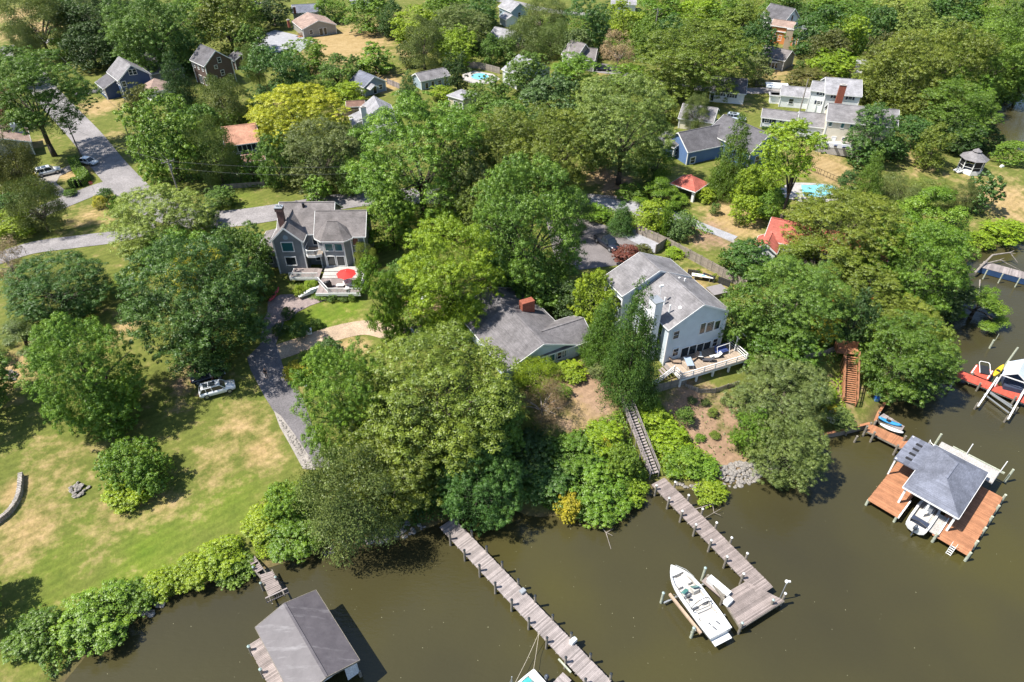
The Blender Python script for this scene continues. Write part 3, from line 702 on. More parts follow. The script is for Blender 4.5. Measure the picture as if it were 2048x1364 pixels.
 (1655, 100, 90, 75, 'mid', 'cedar', 'brownish cedar behind the white house with the brick chimney', .15),
 (1690, 75, 80, 80, 'mid', 'lime', 'bright lime tree right of the brownish cedar', .2),
 (1665, 128, 90, 52, 'mid', 'lime', 'lime tree just behind the white house with the brick chimney', .2),
 (1752, 60, 72, 86, 'mid', 'deep', 'dark round tree at the top right before the woods', .2),
 (1760, 105, 60, 75, 'mid', 'cedar', 'brown-green cedar right of the little white shed', .2),
 (1620, 160, 90, 36, 'bush', 'cedar', 'brown-green hedge shrub behind the white house', .0),
 (1705, 25, 90, 50, 'mid', 'mid', 'mid green tree at the top edge of the right woods', .3),
 (1800, 25, 110, 70, 'mid', 'pale', 'pale green tree at the top of the right woods', .3),
 (1845, 70, 120, 90, 'mid', 'pale', 'pale sunlit tree in the middle of the right woods', .4),
 (1905, 30, 100, 80, 'mid', 'deep', 'dark tree at the top of the right woods left of the bare trunk', .3),
 (1985, 30, 110, 80, 'mid', 'green', 'green tree at the top right of the woods', .3),
 (2035, 60, 90, 110, 'big', 'mid', 'green tree at the top right corner', .3),
 (1815, 145, 165, 150, 'big', 'olive', 'large olive oak at the left front of the right woods', .35),
 (1905, 130, 150, 150, 'big', 'olive', 'large olive oak behind the gazebo woods', .4),
 (1980, 115, 130, 130, 'big', 'green', 'tall green tree at the right edge above the blue cove', .5),
 (2050, 160, 80, 80, 'mid', 'green', 'green tree hanging over the cove at the right edge', .4),
 (1905, 225, 150, 110, 'big', 'mid', 'dense green tree left of the blue cove', .35),
 (1790, 195, 110, 80, 'mid', 'olive', 'olive tree behind the cream house', .3),
 (1870, 290, 62, 82, 'mid', 'olive', 'olive tree on the lawn left of the gazebo', .3),
 (1920, 275, 80, 60, 'mid', 'dark', 'dark tree behind the gazebo', .2),
 (1965, 278, 70, 44, 'mid', 'dark', 'dark tree at the shore of the blue cove', .2),
 (2022, 308, 66, 46, 'bush', 'green', 'green shrub mass right of the gazebo', .0),
 (1755, 262, 100, 96, 'mid', 'deep', 'dark green tree in front of the cream house', .4),
 (1720, 310, 60, 40, 'small', 'deep', 'small tree below the cream house terrace', .15),
 (1586, 292, 118, 100, 'mid', 'lime', 'tall bare-trunked tree with sunlit crown beside the kidney pool', 1.9, {'base_px': (1558, 455)}),
 (1540, 355, 70, 70, 'mid', 'lime', 'lime tree left of the kidney pool', .3),
 (1545, 410, 60, 60, 'mid', 'green', 'green tree beside the bare trunk by the pool', .2),
 (1700, 372, 50, 60, 'mid', 'deep', 'dark shrub tree right of the kidney pool', .1),
 (1741, 362, 62, 112, 'cone', 'mid', 'olive green cypress right of the kidney pool', .05),
 (1797, 380, 95, 62, 'wisp', 'grey', 'hazy grey shrub on the slope below the gazebo', .1),
 (1860, 385, 80, 50, 'wisp', 'pale', 'pale grey-green shrub left of the dark round tree on the right lawn', .1),
 (1966, 384, 68, 74, 'small', 'deep', 'dark round tree alone on the right lawn', .15),
 (1932, 390, 52, 58, 'wisp', 'grey', 'greyish tree beside the dark round tree on the right lawn', .2),
 # --- right middle
 (1868, 432, 175, 120, 'flat', 'green', 'bright layered tree crown above the creek at the right', .6),
 (1690, 452, 220, 130, 'big', 'olive', 'olive oak spreading over the red-roofed house', .5),
 (1640, 515, 170, 110, 'flat', 'olive', 'olive boughs in front of the red roof', .8),
 (1850, 530, 170, 160, 'big', 'green', 'dense green tree leaning over the creek', .35),
 (1768, 505, 110, 110, 'mid', 'green', 'green tree between the olive oak and the dense creek tree', .4),
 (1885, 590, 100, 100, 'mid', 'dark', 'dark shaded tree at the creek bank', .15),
 (1958, 602, 125, 84, 'flat', 'green', 'small blue-green tree stretching out over the water', .5),
 (1588, 600, 200, 170, 'big', 'mid', 'large oak right of the light blue house', .35),
 (1478, 622, 96, 110, 'mid', 'mid', 'oak bough crown beside the light blue house gable', .7),
 (1560, 690, 150, 90, 'mid', 'mid', 'lower tree behind the grey oak on the slope', .3),
 (1650, 655, 60, 60, 'small', 'yellow', 'yellowish small tree above the orange stairs', .2),
 (1712, 640, 80, 110, 'mid', 'dark', 'dark evergreen above the orange stairs', .15),
 (1800, 640, 140, 100, 'big', 'olive', 'olive tree right of the orange deck', .45),
 (1815, 712, 190, 160, 'big', 'mid', 'big tree over the water right of the orange stairs', .3),
 (1875, 700, 90, 110, 'mid', 'olive', 'outer creekside tree above the red dock', .35),
 (1560, 790, 200, 150, 'big', 'grey', 'grey-green oak on the slope right of the light blue house', .3),
 (1580, 900, 160, 145, 'big', 'grey', 'grey-green oak hanging over the creek by the riprap', .3),
 (1500, 862, 70, 90, 'mid', 'green', 'green sapling tree at the top of the riprap', .15),
 (1500, 520, 100, 80, 'mid', 'deep', 'dark green tree behind the wooden fence near the red roof', .15),
 (1450, 520, 30, 50, 'small', 'mid', 'small tree behind the wooden fence', .1),
 # --- left middle
 (115, 572, 180, 130, 'big', 'deep', 'dark green spreading maple on the left lawn', .25),
 (386, 600, 275, 250, 'big', 'deep', 'huge dark maple beside the driveway', .18),
 (395, 522, 150, 60, 'flat', 'yellow', 'yellow and orange tipped top of the maple crown', 2.6),
 (485, 505, 120, 120, 'mid', 'mid', 'green tree left of the shingled house', .3),
 (166, 735, 205, 220, 'big', 'green', 'leafy green tree on the left lawn by the white car', .15),
 (40, 665, 130, 75, 'flat', 'grey', 'grey-green pine boughs at the left edge', .7),
 (215, 815, 120, 110, 'mid', 'green', 'lower part green tree right beside the left lawn shrubs', .15),
 (764, 602, 86, 168, 'column', 'green', 'narrow upright green tree in front of the red umbrella deck', .1),
 (733, 512, 44, 56, 'wisp', 'pale', 'light blossom tree at the corner of the shingled house', .4),
 (800, 560, 90, 80, 'mid', 'mid', 'green tree right of the narrow upright tree', .2),
 (520, 560, 50, 90, 'mid', 'deep', 'dark tree at the left side of the shingled house', .15),
 # --- centre front
 (872, 788, 340, 285, 'big', 'olive', 'giant olive oak on the creek bank', .28),
 (690, 800, 190, 230, 'big', 'green', 'bright green tree at the left side of the giant oak', .2),
 (800, 900, 250, 200, 'big', 'olive', 'lower olive crown in front of the giant oak', .25),
 (705, 990, 215, 215, 'wisp', 'grey', 'fine-leaved grey-green tree at the water edge', .12),
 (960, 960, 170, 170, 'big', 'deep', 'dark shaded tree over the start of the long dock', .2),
 (1000, 850, 110, 130, 'mid', 'mid', 'shaded green tree at the right side of the giant oak', .3),
 (1188, 600, 96, 110, 'mid', 'lime', 'light green tree touching the light blue house roof', .2),
 (1208, 668, 90, 130, 'cone', 'mid', 'grey-green fir left of the big dark evergreen', .05),
 (1267, 690, 120, 215, 'cone', 'deep', 'big dark evergreen in front of the light blue house', .05),
 (1300, 668, 50, 70, 'mid', 'green', 'green tree top below the white chimney', .4),
 (1072, 748, 90, 66, 'wisp', 'lime', 'light green shrub tree before the low grey house', .1),
 (1146, 742, 62, 30, 'bush', 'lime', 'flowering pale shrub under the low house windows', .0),
 (1195, 742, 40, 36, 'bush', 'grey', 'grey-green shrub by the sandy clearing', .0),
 (1085, 805, 100, 90, 'twig', 'brown', 'brown dead thicket on the bank', .05, {'pale': True}),
 (1125, 785, 40, 34, 'bush', 'green', 'green sprig bush in the brown thicket', .0),
 # --- beyond the left edge (their shade falls on the lawn) and more of the far woods
 (-105, 1195, 170, 150, 'mid', 'green', 'tree just outside the lower left edge whose shade falls on the lawn', .5),
 (-92, 775, 190, 150, 'mid', 'mid', 'tree just outside the left edge whose shade falls by the stone heap', .6),
 (140, 40, 90, 80, 'mid', 'mid', 'green tree at the top left between the feathery tree and the dark broad tree', .3),
 (250, 100, 90, 60, 'mid', 'dark', 'dark tree tucked behind the long grey roof at the left', .2),
 (350, 95, 80, 90, 'mid', 'deep', 'dark tree left of the brown gabled house', .2),
 (500, 85, 70, 70, 'mid', 'mid', 'green tree left of the gravel parking', .2),
 (490, 30, 70, 60, 'mid', 'green', 'green tree at the top left of the gravel parking', .3),
 (520, 210, 60, 70, 'mid', 'deep', 'dark tree above the orange-roofed house', .2),
 (400, 250, 80, 80, 'mid', 'mid', 'green tree above the grey-green tree by the orange roof', .2),
 (470, 235, 60, 50, 'mid', 'green', 'small green tree behind the orange roof', .2),
 (610, 170, 60, 50, 'mid', 'mid', 'green tree between the dense dark tree and the lime shrub bed', .15),
 (1010, 240, 90, 80, 'mid', 'mid', 'green tree behind the olive brown oak', .3),
 (1190, 290, 80, 90, 'mid', 'pale', 'pale tree left of the thick forked trunk', .3),
 (1330, 215, 60, 50, 'mid', 'olive', 'olive tree left of the grey-roofed garage', .2),
 (1150, 90, 60, 60, 'mid', 'grey', 'grey-green tree above the brown roof ridge', .2),
 (1290, 70, 60, 70, 'mid', 'green', 'green tree left of the tall utility pole', .2),
 (1345, 60, 70, 60, 'mid', 'deep', 'dark tree behind the broad olive oak at its left', .2),
 (1450, 30, 70, 60, 'mid', 'green', 'green tree at the top between the lime tree and olive tree', .3),
 (1010, 100, 50, 50, 'mid', 'mid', 'green tree above the large pale-walled house', .2),
 (1600, 25, 60, 40, 'mid', 'deep', 'dark tree right of the white gable at the top', .2),
 (1660, 20, 80, 50, 'mid', 'green', 'green tree at the top edge left of the mid green one', .2),
 (1850, 15, 90, 50, 'mid', 'green', 'green tree at the very top of the right woods', .3),
 (1955, 85, 90, 80, 'mid', 'mid', 'mid green tree in the right woods below the bare trunk', .4),
 (1750, 160, 80, 80, 'mid', 'olive', 'olive tree at the left fringe of the right woods', .3),
 (1850, 210, 110, 90, 'big', 'olive', 'olive tree in the front of the right woods behind the lawn', .35),
 (1925, 190, 110, 90, 'mid', 'green', 'green tree above the cove', .4),
 (1830, 265, 70, 60, 'mid', 'deep', 'dark tree right of the cream house', .2),
 (1790, 300, 50, 40, 'small', 'deep', 'small dark tree at the foot of the dark green tree by the cream house', .1),
 (30, 130, 80, 70, 'mid', 'mid', 'green tree at the left edge beside the far road', .3),
 (5, 270, 50, 50, 'mid', 'cedar', 'brownish tree at the left edge over the tan roof', .3),
 (440, 395, 60, 40, 'mid', 'mid', 'green roadside tree right of the crossarm pole', .15),
 (700, 350, 60, 80, 'mid', 'mid', 'green tree behind the street at the left side of the huge green tree', .2),
 (780, 430, 110, 120, 'mid', 'green', 'green lower bough tree at the right side of the shingled house', .3),
 (1090, 560, 130, 110, 'mid', 'mid', 'lower crown of the tall oak over the brick chimney', .35),
 (1740, 570, 120, 90, 'mid', 'olive', 'olive tree above the orange deck', .6),
 (1690, 600, 60, 60, 'mid', 'olive', 'olive sprig tree left of the orange deck', .5),
]
SHRUBS = [
 (1050, 900, 120, 90, 'dark', 'dark shaded shrub right of the shaded dock tree'),
 (1100, 960, 120, 90, 'deep', 'deep green shrub low on the bank above the water'),
 (1150, 905, 110, 80, 'mid', 'mid green shrub on the upper bank left of the grey stairs'),
 (1205, 868, 84, 60, 'lime', 'lime shrub at the top of the bank left of the grey stairs'),
 (1215, 885, 50, 40, 'yellow', 'yellow shrub in the middle of the bank left of the grey stairs'),
 (1180, 955, 130, 100, 'green', 'green shrub at mid bank left of the stair foot'),
 (1250, 930, 80, 80, 'green', 'green shrub pressed against the foot of the grey stairs'),
 (1200, 1005, 110, 70, 'green', 'green shrub overhanging the water left of the brown dock'),
 (1265, 985, 70, 60, 'lime', 'lime shrub beside the start of the brown dock'),
 (1135, 1015, 60, 60, 'yellow', 'yellowish bush hanging to the water by bare stems'),
 (1285, 800, 60, 50, 'green', 'green shrub at the top right of the grey stairs'),
 (1300, 830, 80, 60, 'lime', 'lime shrub right of the grey stairs, near the top'),
 (1330, 870, 90, 70, 'lime', 'lime shrub right of the grey stairs, half way down'),
 (1365, 915, 90, 70, 'green', 'green shrub right of the grey stairs, near the foot'),
 (1405, 935, 70, 50, 'green', 'green shrub next to the riprap'),
 (1422, 982, 68, 42, 'lime', 'lime bush leaning over the water by the brown dock'),
 (1370, 832, 40, 40, 'mid', 'small staked shrub on the bare slope'),
 (255, 925, 120, 110, 'green', 'vine-covered shrub mound on the left lawn'),
 (300, 950, 90, 90, 'green', 'right half of the shrub mound on the left lawn'),
 (255, 985, 90, 55, 'lime', 'low front bush of the shrub mound on the left lawn'),
 (530, 1040, 90, 70, 'lime', 'lime vine mound at the lawn edge above the boathouse bridge'),
 (580, 1010, 90, 90, 'green', 'green vine mound beside the grey-green water edge tree'),
 (590, 1075, 110, 80, 'green', 'green vine mound at the shore right of the boathouse bridge'),
 (440, 1115, 100, 70, 'lime', 'lime shrub on the shore left of the boathouse bridge'),
 (390, 1140, 90, 60, 'lime', 'lime shrub further left along the lawn shore'),
 (470, 1140, 80, 40, 'green', 'low shrub at the water left of the boathouse bridge'),
 (330, 1165, 80, 60, 'lime', 'green shrub on the shore at the middle of the left bank'),
 (270, 1195, 80, 60, 'green', 'green shrub on the shore before the big corner shrub'),
 (195, 1235, 150, 110, 'green', 'big rounded corner shrub at the lower left shore'),
 (70, 1270, 120, 80, 'mid', 'dark shrub at the lower left corner'),
 (598, 582, 26, 26, 'lime', 'clipped ball shrub on the brick path'),
 (577, 628, 26, 26, 'deep', 'dark clipped ball shrub at the lawn corner'),
 (600, 660, 40, 36, 'deep', 'dark shaded shrub on the lawn by the driveway'),
 (560, 660, 34, 26, 'dark', 'dark low shrub at the drive edge'),
 (632, 648, 26, 22, 'mid', 'small shrub at the shade edge of the lawn'),
 (645, 590, 30, 20, 'green', 'round shrub in the flower bed, leftmost under the deck'),
 (664, 595, 24, 18, 'mid', 'round shrub in the flower bed, second from the deck steps'),
 (686, 596, 22, 16, 'mid', 'round shrub in the flower bed, third from the deck steps'),
 (704, 594, 20, 18, 'green', 'round shrub in the flower bed, rightmost under the deck'),
 (622, 572, 30, 26, 'lime', 'leafy shrub left of the deck stairs'),
 (595, 742, 60, 24, 'yellow', 'golden ornamental grass clump at the driveway bend'),
 (620, 720, 50, 40, 'olive', 'olive tall grass behind the golden clump'),
 (655, 700, 60, 50, 'deep', 'dark green shrub at the gravel drive left of the giant oak'),
 (1385, 800, 20, 16, 'grey', 'grey tuft on the mulch below the deck, left one'),
 (1410, 804, 20, 16, 'grey', 'grey tuft on the mulch below the deck, middle one'),
 (1452, 802, 22, 20, 'grey', 'grey tuft on the mulch below the deck, right one'),
 (1425, 825, 22, 18, 'olive', 'olive tuft in the middle of the bare slope'),
 (1430, 870, 22, 16, 'olive', 'olive tuft low on the bare slope'),
 (1400, 875, 24, 18, 'green', 'green tuft low on the bare slope'),
 (1337, 488, 16, 24, 'lime', 'small upright arborvitae by the gravel bay'),
 (1350, 505, 40, 22, 'lime', 'feathery lime shrub along the wooden fence'),
 (1378, 508, 14, 28, 'green', 'slim cone arborvitae along the wooden fence'),
 (1398, 545, 14, 20, 'lime', 'small lime shrub by the dark screen, left one'),
 (1430, 556, 14, 20, 'lime', 'small lime shrub by the dark screen, right one'),
 (1255, 510, 60, 40, 'red', 'dark red barberry shrub by the house corner'),
 (1285, 500, 40, 26, 'cedar', 'brown-green shrub at the roof corner of the light blue house'),
 (1675, 835, 70, 26, 'grey', 'spiky grey-green shrub behind the bulkhead'),
 (1650, 790, 44, 40, 'lime', 'lime shrub left of the orange stairs'),
 (1665, 820, 30, 26, 'yellow', 'yellow-green shrub near the bulkhead'),
 (2010, 465, 90, 34, 'lime', 'lime shore shrub at the right lawn edge'),
 (1960, 480, 50, 34, 'lime', 'lime shrub at the creek corner of the right lawn'),
 (75, 350, 16, 12, 'yellow', 'small yellow bush beside the far white car'),
 (20, 400, 60, 24, 'deep', 'dark hedge strip at the left edge'),
 (140, 385, 26, 16, 'mid', 'small bush on the verge of the side road'),
 (1410, 215, 20, 14, 'mid', 'small round bush at the garage corner'),
 (1395, 372, 16, 12, 'green', 'tiny bush beside the pavilion post'),
 (1600, 135, 20, 30, 'mid', 'small bush at the sunroom house'),
 (1585, 190, 26, 20, 'green', 'green bush before the white wing'),
]
for t in TREES:
    kw = t[8] if len(t) > 8 else {}
    tree(*t[:7], clear=t[7], **kw)
for cx, cy, w_, h_, c, lab in SHRUBS:
    tree(cx, cy, w_, h_, 'bush', c, lab, clear=-.25, cat='shrub')
# ------------------------------------------------------------------ buildings
R_ = roof_mat
M['roof_grey'] = R_('grey_shingles', (.20, .19, .195)); M['roof_dark'] = R_('charcoal_shingles', (.115, .11, .118)); M['roof_low'] = R_('weathered_dark_shingles', (.155, .145, .15), .5)
M['roof_brown'] = R_('brown_grey_shingles', (.178, .160, .156)); M['roof_blue'] = R_('slate_blue_shingles', (.15, .16, .20)); M['roof_tan'] = R_('tan_shingles', (.30, .215, .18)); M['roof_orange'] = R_('salmon_shingles', (.42, .22, .15))
M['roof_red'] = R_('red_shingles', (.40, .115, .085)); M['roof_pale'] = R_('pale_grey_shingles', (.28, .275, .29)); M['roof_brownred'] = R_('rusty_brown_shingles', (.22, .13, .10))
S_ = siding_mat
M['w_lblue'] = S_('pale_blue_siding', (.52, .585, .64)); M['w_shingle'] = S_('slate_shingle_siding', (.215, .23, .25), .15); M['w_navy'] = S_('navy_siding', (.045, .075, .15)); M['w_blue'] = S_('blue_siding', (.10, .17, .33))
M['w_brown'] = S_('brown_siding', (.11, .075, .065)); M['w_white'] = S_('white_siding', (.74, .75, .76)); M['w_cream'] = S_('cream_siding', (.66, .60, .48)); M['w_beige'] = S_('beige_siding', (.55, .48, .36)); M['w_pblue'] = S_('powder_blue_siding', (.30, .37, .43))
M['w_greyblue'] = S_('grey_blue_siding', (.24, .285, .33)); M['w_orange'] = S_('orange_wood_siding', (.52, .19, .06)); M['w_tan'] = S_('tan_brick_wall', (.40, .31, .22)); M['w_grey'] = S_('grey_siding', (.30, .29, .27)); M['w_dkred'] = S_('dark_red_siding', (.10, .045, .045))
M['shutter'] = mat('navy_shutter', (.02, .028, .05), .1, 3, .6); M['board'] = plank_mat('plywood_board', (.45, .22, .10)); M['door_red'] = mat('brown_door', (.16, .07, .05), .1, 3, .5)

class House:
    def __init__(s, name, label, cat, at_xy, gz=None, group=None):
        s.gz = (hz(at_xy[0], at_xy[1]) if gz is None else gz)
        s.o = empty(name, (at_xy[0], at_xy[1], s.gz), 0, label, cat, group); s.org = Vector((at_xy[0], at_xy[1], s.gz)); s.blocks = []
        s.Mi = Matrix.Translation(-s.org)
    def mb(s): m = MB(); m.M = s.Mi.copy(); return m
    def part(s, name, mb, m, parent=None, smooth=False): return mb.build(name, m, parent or s.o, smooth)
    def block(s, px, ze, ang, L, W, zr, corner='--', kind='gable', wall='w_white', roof='roof_grey', trim='trim', oh=.35, z0=None, ridge=None, pitch=.5, xy=None, walls=True):
        P = Vector(xy[:2]) if xy is not None else at(px[0], px[1], ze).xy
        a = R(ang); u = Vector((math.cos(a), math.sin(a))); v = Vector((-u.y, u.x)); su = 1 if corner[0] == '+' else -1; sv = 1 if corner[1] == '+' else -1
        if ridge is not None:
            best = None
            for k in range(20, 220):
                w_ = k * .1; z = ze + pitch * w_ / 2; q = at(ridge[0], ridge[1], z).xy - P; e = abs(q.dot(v) + sv * w_ / 2)
                if best is None or e < best[0]: best = (e, w_, z)
            W, zr = best[1], best[2]
        c = P - u * (su * L / 2) - v * (sv * W / 2)
        b = Block(s, c, u, v, L, W, ze, zr, oh, s.gz - .35 if z0 is None else z0, kind)
        s.blocks.append(b)
        if walls: b.build_walls(M[wall])
        b.build_roof(M[roof]);
        if trim: b.build_trim(M[trim], walls)
        return b
    def chimney(s, px, ztop, dims, z0, ang, m='brick', cap=True):
        p = at(px[0], px[1], ztop); mb = s.mb(); mb.box((p.x, p.y, (ztop + z0) / 2), (dims[0], dims[1], ztop - z0), R(ang)); c = s.part('chimney', mb, M[m])
        if cap:
            k = s.mb(); k.box((p.x, p.y, ztop + .06), (dims[0] + .16, dims[1] + .16, .14), R(ang)); k.box((p.x, p.y, ztop + .2), (dims[0] * .45, dims[1] * .45, .22), R(ang)); s.part('chimney_cap', k, M['concrete' if m != 'white_ch' else 'metal'], c)
        return c
class Block:
    def __init__(b, H, c, u, v, L, W, ze, zr, oh, z0, kind):
        b.H, b.c, b.u, b.v, b.L, b.W, b.ze, b.zr, b.oh, b.z0, b.kind = H, c, u, v, L, W, ze, zr, oh, z0, kind
        b.sl = (zr - ze) / (W / 2) if kind != 'shed' else (zr - ze) / W
        b.l, b.w = L / 2 - oh, W / 2 - oh
    def P(b, p, q, z): r = b.c + b.u * p + b.v * q; return (r.x, r.y, z)
    def build_walls(b, m):
        mb = b.H.mb(); l, w, zt = b.l, b.w, b.ze + b.oh * b.sl - .06
        if b.kind in ('gable',):
            pr = [(-w, b.z0), (w, b.z0), (w, zt), (0, b.zr - .2), (-w, zt)]
            mb.loft([[b.P(-l, q, z) for q, z in pr], [b.P(l, q, z) for q, z in pr]])
        elif b.kind == 'shed':
            pr = [(-w, b.z0), (w, b.z0), (w, b.zr - b.oh * b.sl - .1), (-w, zt)]
            mb.loft([[b.P(-l, q, z) for q, z in pr], [b.P(l, q, z) for q, z in pr]])
        else:
            mb.loft([[b.P(p, q, z) for p, q in ((-l, -w), (l, -w), (l, w), (-l, w))] for z in (b.z0, b.ze + (.0 if b.kind == 'flat' else b.oh * b.sl - .1))])
        b.wall = b.H.part('wall', mb, m)
    def build_roof(b, m, th=.16):
        mb = b.H.mb(); L, W, ze, zr = b.L / 2, b.W / 2, b.ze, b.zr
        if b.kind == 'gable':
            for s in (-1, 1): mb.sheet([b.P(-L, s * W, ze), b.P(L, s * W, ze), b.P(L, 0, zr), b.P(-L, 0, zr)], th)
        elif b.kind == 'shed': mb.sheet([b.P(-L, -W, ze), b.P(L, -W, ze), b.P(L, W, zr), b.P(-L, W, zr)], th)
        elif b.kind == 'flat': mb.sheet([b.P(-L, -W, ze), b.P(L, -W, ze), b.P(L, W, ze), b.P(-L, W, ze)], th)
        else:
            if b.kind == 'hip' and W > L:      # ridge runs across
                k = W - L
                for s in (-1, 1): mb.sheet([b.P(s * L, -W, ze), b.P(s * L, W, ze), b.P(0, k, zr), b.P(0, -k, zr)], th); mb.sheet([b.P(-L, s * W, ze), b.P(L, s * W, ze), b.P(0, s * k, zr)], th)
                b.roof = b.H.part('roof', mb, m); q = b.H.mb(); q.beam(b.P(0, -k, zr + .015), b.P(0, k, zr + .015), .24, .06); b.H.part('ridge_cap', q, m, b.roof); return
            r = max(L - W, .05) if b.kind != 'hipr' else L
            a, c = (-r, r)
            if b.kind == 'hipr': a, c = -L, max(L - W, .05)      # gable on -u, hip on +u
            if b.kind == 'hipl': a, c = -max(L - W, .05), L
            for s in (-1, 1): mb.sheet([b.P(-L, s * W, ze), b.P(L, s * W, ze), b.P(c, 0, zr), b.P(a, 0, zr)], th)
            if b.kind in ('hip', 'hipr'): mb.sheet([b.P(L, -W, ze), b.P(L, W, ze), b.P(c, 0, zr)], th)
            if b.kind in ('hip', 'hipl'): mb.sheet([b.P(-L, W, ze), b.P(-L, -W, ze), b.P(a, 0, zr)], th)
        b.roof = b.H.part('roof', mb, m)
        if b.kind in ('gable', 'hip', 'hipr', 'hipl'):
            k = b.H.mb(); r0, r1 = (-L, L) if b.kind == 'gable' else (-max(L - W, .05), max(L - W, .05))
            k.beam(b.P(r0, 0, zr + .015), b.P(r1, 0, zr + .015), .24, .06); b.H.part('ridge_cap', k, m, b.roof)
    def build_trim(b, m, walls=True):
        mb = b.H.mb(); L, W, ze, zr = b.L / 2, b.W / 2, b.ze, b.zr; d = .03
        if b.kind == 'gable':
            for s in (-1, 1):
                mb.beam(b.P(-L, s * (W + d), ze - .12), b.P(L, s * (W + d), ze - .12), .05, .2)
                for e in (-1, 1): mb.beam(b.P(e * (L + d), s * W, ze - .11), b.P(e * (L + d), 0, zr - .11), .05, .24)
        else:
            zz = [(-W, ze), (W, zr if b.kind == 'shed' else ze)]
            for q, z in zz: mb.beam(b.P(-L, q + (d if q > 0 else -d), z - .12), b.P(L, q + (d if q > 0 else -d), z - .12), .05, .2)
            for e in (-1, 1): mb.beam(b.P(e * (L + d), -W, ze - .12), b.P(e * (L + d), W, zz[1][1] - .12), .05, .2)
        if walls and b.kind != 'flat':
            for e in (-1, 1):
                for s in (-1, 1):
                    p = b.P(e * b.l, s * b.w, 0); zt = b.ze + b.oh * b.sl - .12
                    if b.kind == 'shed' and s > 0: zt = b.zr - .2
                    mb.box((p[0], p[1], (b.z0 + zt) / 2), (.2, .2, zt - b.z0), math.atan2(b.u.y, b.u.x))
        b.H.part('trim', mb, m)
    def plane(b, side):
        """origin, along, outward normal of a wall"""
        if side == 'F': return b.c - b.v * b.w, b.u, -b.v
        if side == 'B': return b.c + b.v * b.w, -b.u, b.v
        if side == 'R': return b.c + b.u * b.l, b.v, b.u
        return b.c - b.u * b.l, -b.v, -b.u
    def hit(b, side, x, y):
        o, a, n = b.plane(side); d = Vector(ray(x, y)); t = (o.x * n.x + o.y * n.y) / (d.x * n.x + d.y * n.y)
        return (d.x * t - o.x) * a.x + (d.y * t - o.y) * a.y, CAM_Z + d.z * t
    def win(b, side, x0, y0, x1, y1, nx=1, ny=2, glass='glass', frame='trim', name='window', shutters=False, fw=.09, size=None):
        cx, cy = (x0 + x1) / 2, (y0 + y1) / 2
        a0, z0 = b.hit(side, x0, cy)[0], b.hit(side, cx, y1)[1]; a1, z1 = b.hit(side, x1, cy)[0], b.hit(side, cx, y0)[1]
        if size: ca, cz = b.hit(side, cx, cy); a0, a1, z0, z1 = ca - size[0] / 2, ca + size[0] / 2, cz - size[1] / 2, cz + size[1] / 2
        return b.win_m(side, min(a0, a1), max(a0, a1), min(z0, z1), max(z0, z1), nx, ny, glass, frame, name, shutters, fw)
    def win_m(b, side, a0, a1, z0, z1, nx=1, ny=2, glass='glass', frame='trim', name='window', shutters=False, fw=.09):
        o, al, n = b.plane(side); rz = math.atan2(al.y, al.x)
        def bar(mb, aa, ab, za, zb, d0, d1):
            c = o + al * ((aa + ab) / 2) + n * ((d0 + d1) / 2); mb.box((c.x, c.y, (za + zb) / 2), (ab - aa, d1 - d0, zb - za), rz)
        f = b.H.mb()
        bar(f, a0 - fw, a1 + fw, z1, z1 + fw, -.05, .09); bar(f, a0 - fw, a1 + fw, z0 - fw, z0, -.05, .11); bar(f, a0 - fw, a0, z0, z1, -.05, .085); bar(f, a1, a1 + fw, z0, z1, -.05, .085)
        for i in range(1, nx): q = a0 + (a1 - a0) * i / nx; bar(f, q - .035, q + .035, z0, z1, -.04, .07)
        for i in range(1, ny): q = z0 + (z1 - z0) * i / ny; bar(f, a0, a1, q - .025, q + .025, -.04, .066)
        fo = b.H.part(name, f, M[frame])
        g = b.H.mb(); bar(g, a0, a1, z0, z1, -.03, .035); b.H.part('pane', g, M[glass], fo)
        if shutters:
            for s in (-1, 1):
                k = b.H.mb(); q = (a0 - fw - .28 if s < 0 else a1 + fw + .28); bar(k, q - .22, q + .22, z0 - .05, z1 + .05, -.02, .05); b.H.part('shutter', k, M['shutter'], fo)
        return fo
    def door(b, side, a0, a1, z0, z1, m='white', name='door'):
        o, al, n = b.plane(side); rz = math.atan2(al.y, al.x); mb = b.H.mb(); c = o + al * ((a0 + a1) / 2) + n * .03
        mb.box((c.x, c.y, (z0 + z1) / 2), (a1 - a0, .12, z1 - z0), rz); d = b.H.part(name, mb, M[m])
        k = b.H.mb(); c2 = o + al * (a1 - .12) + n * .12; k.box((c2.x, c2.y, z0 + (z1 - z0) * .47), (.06, .08, .06), rz); b.H.part('handle', k, M['metal'], d); return d

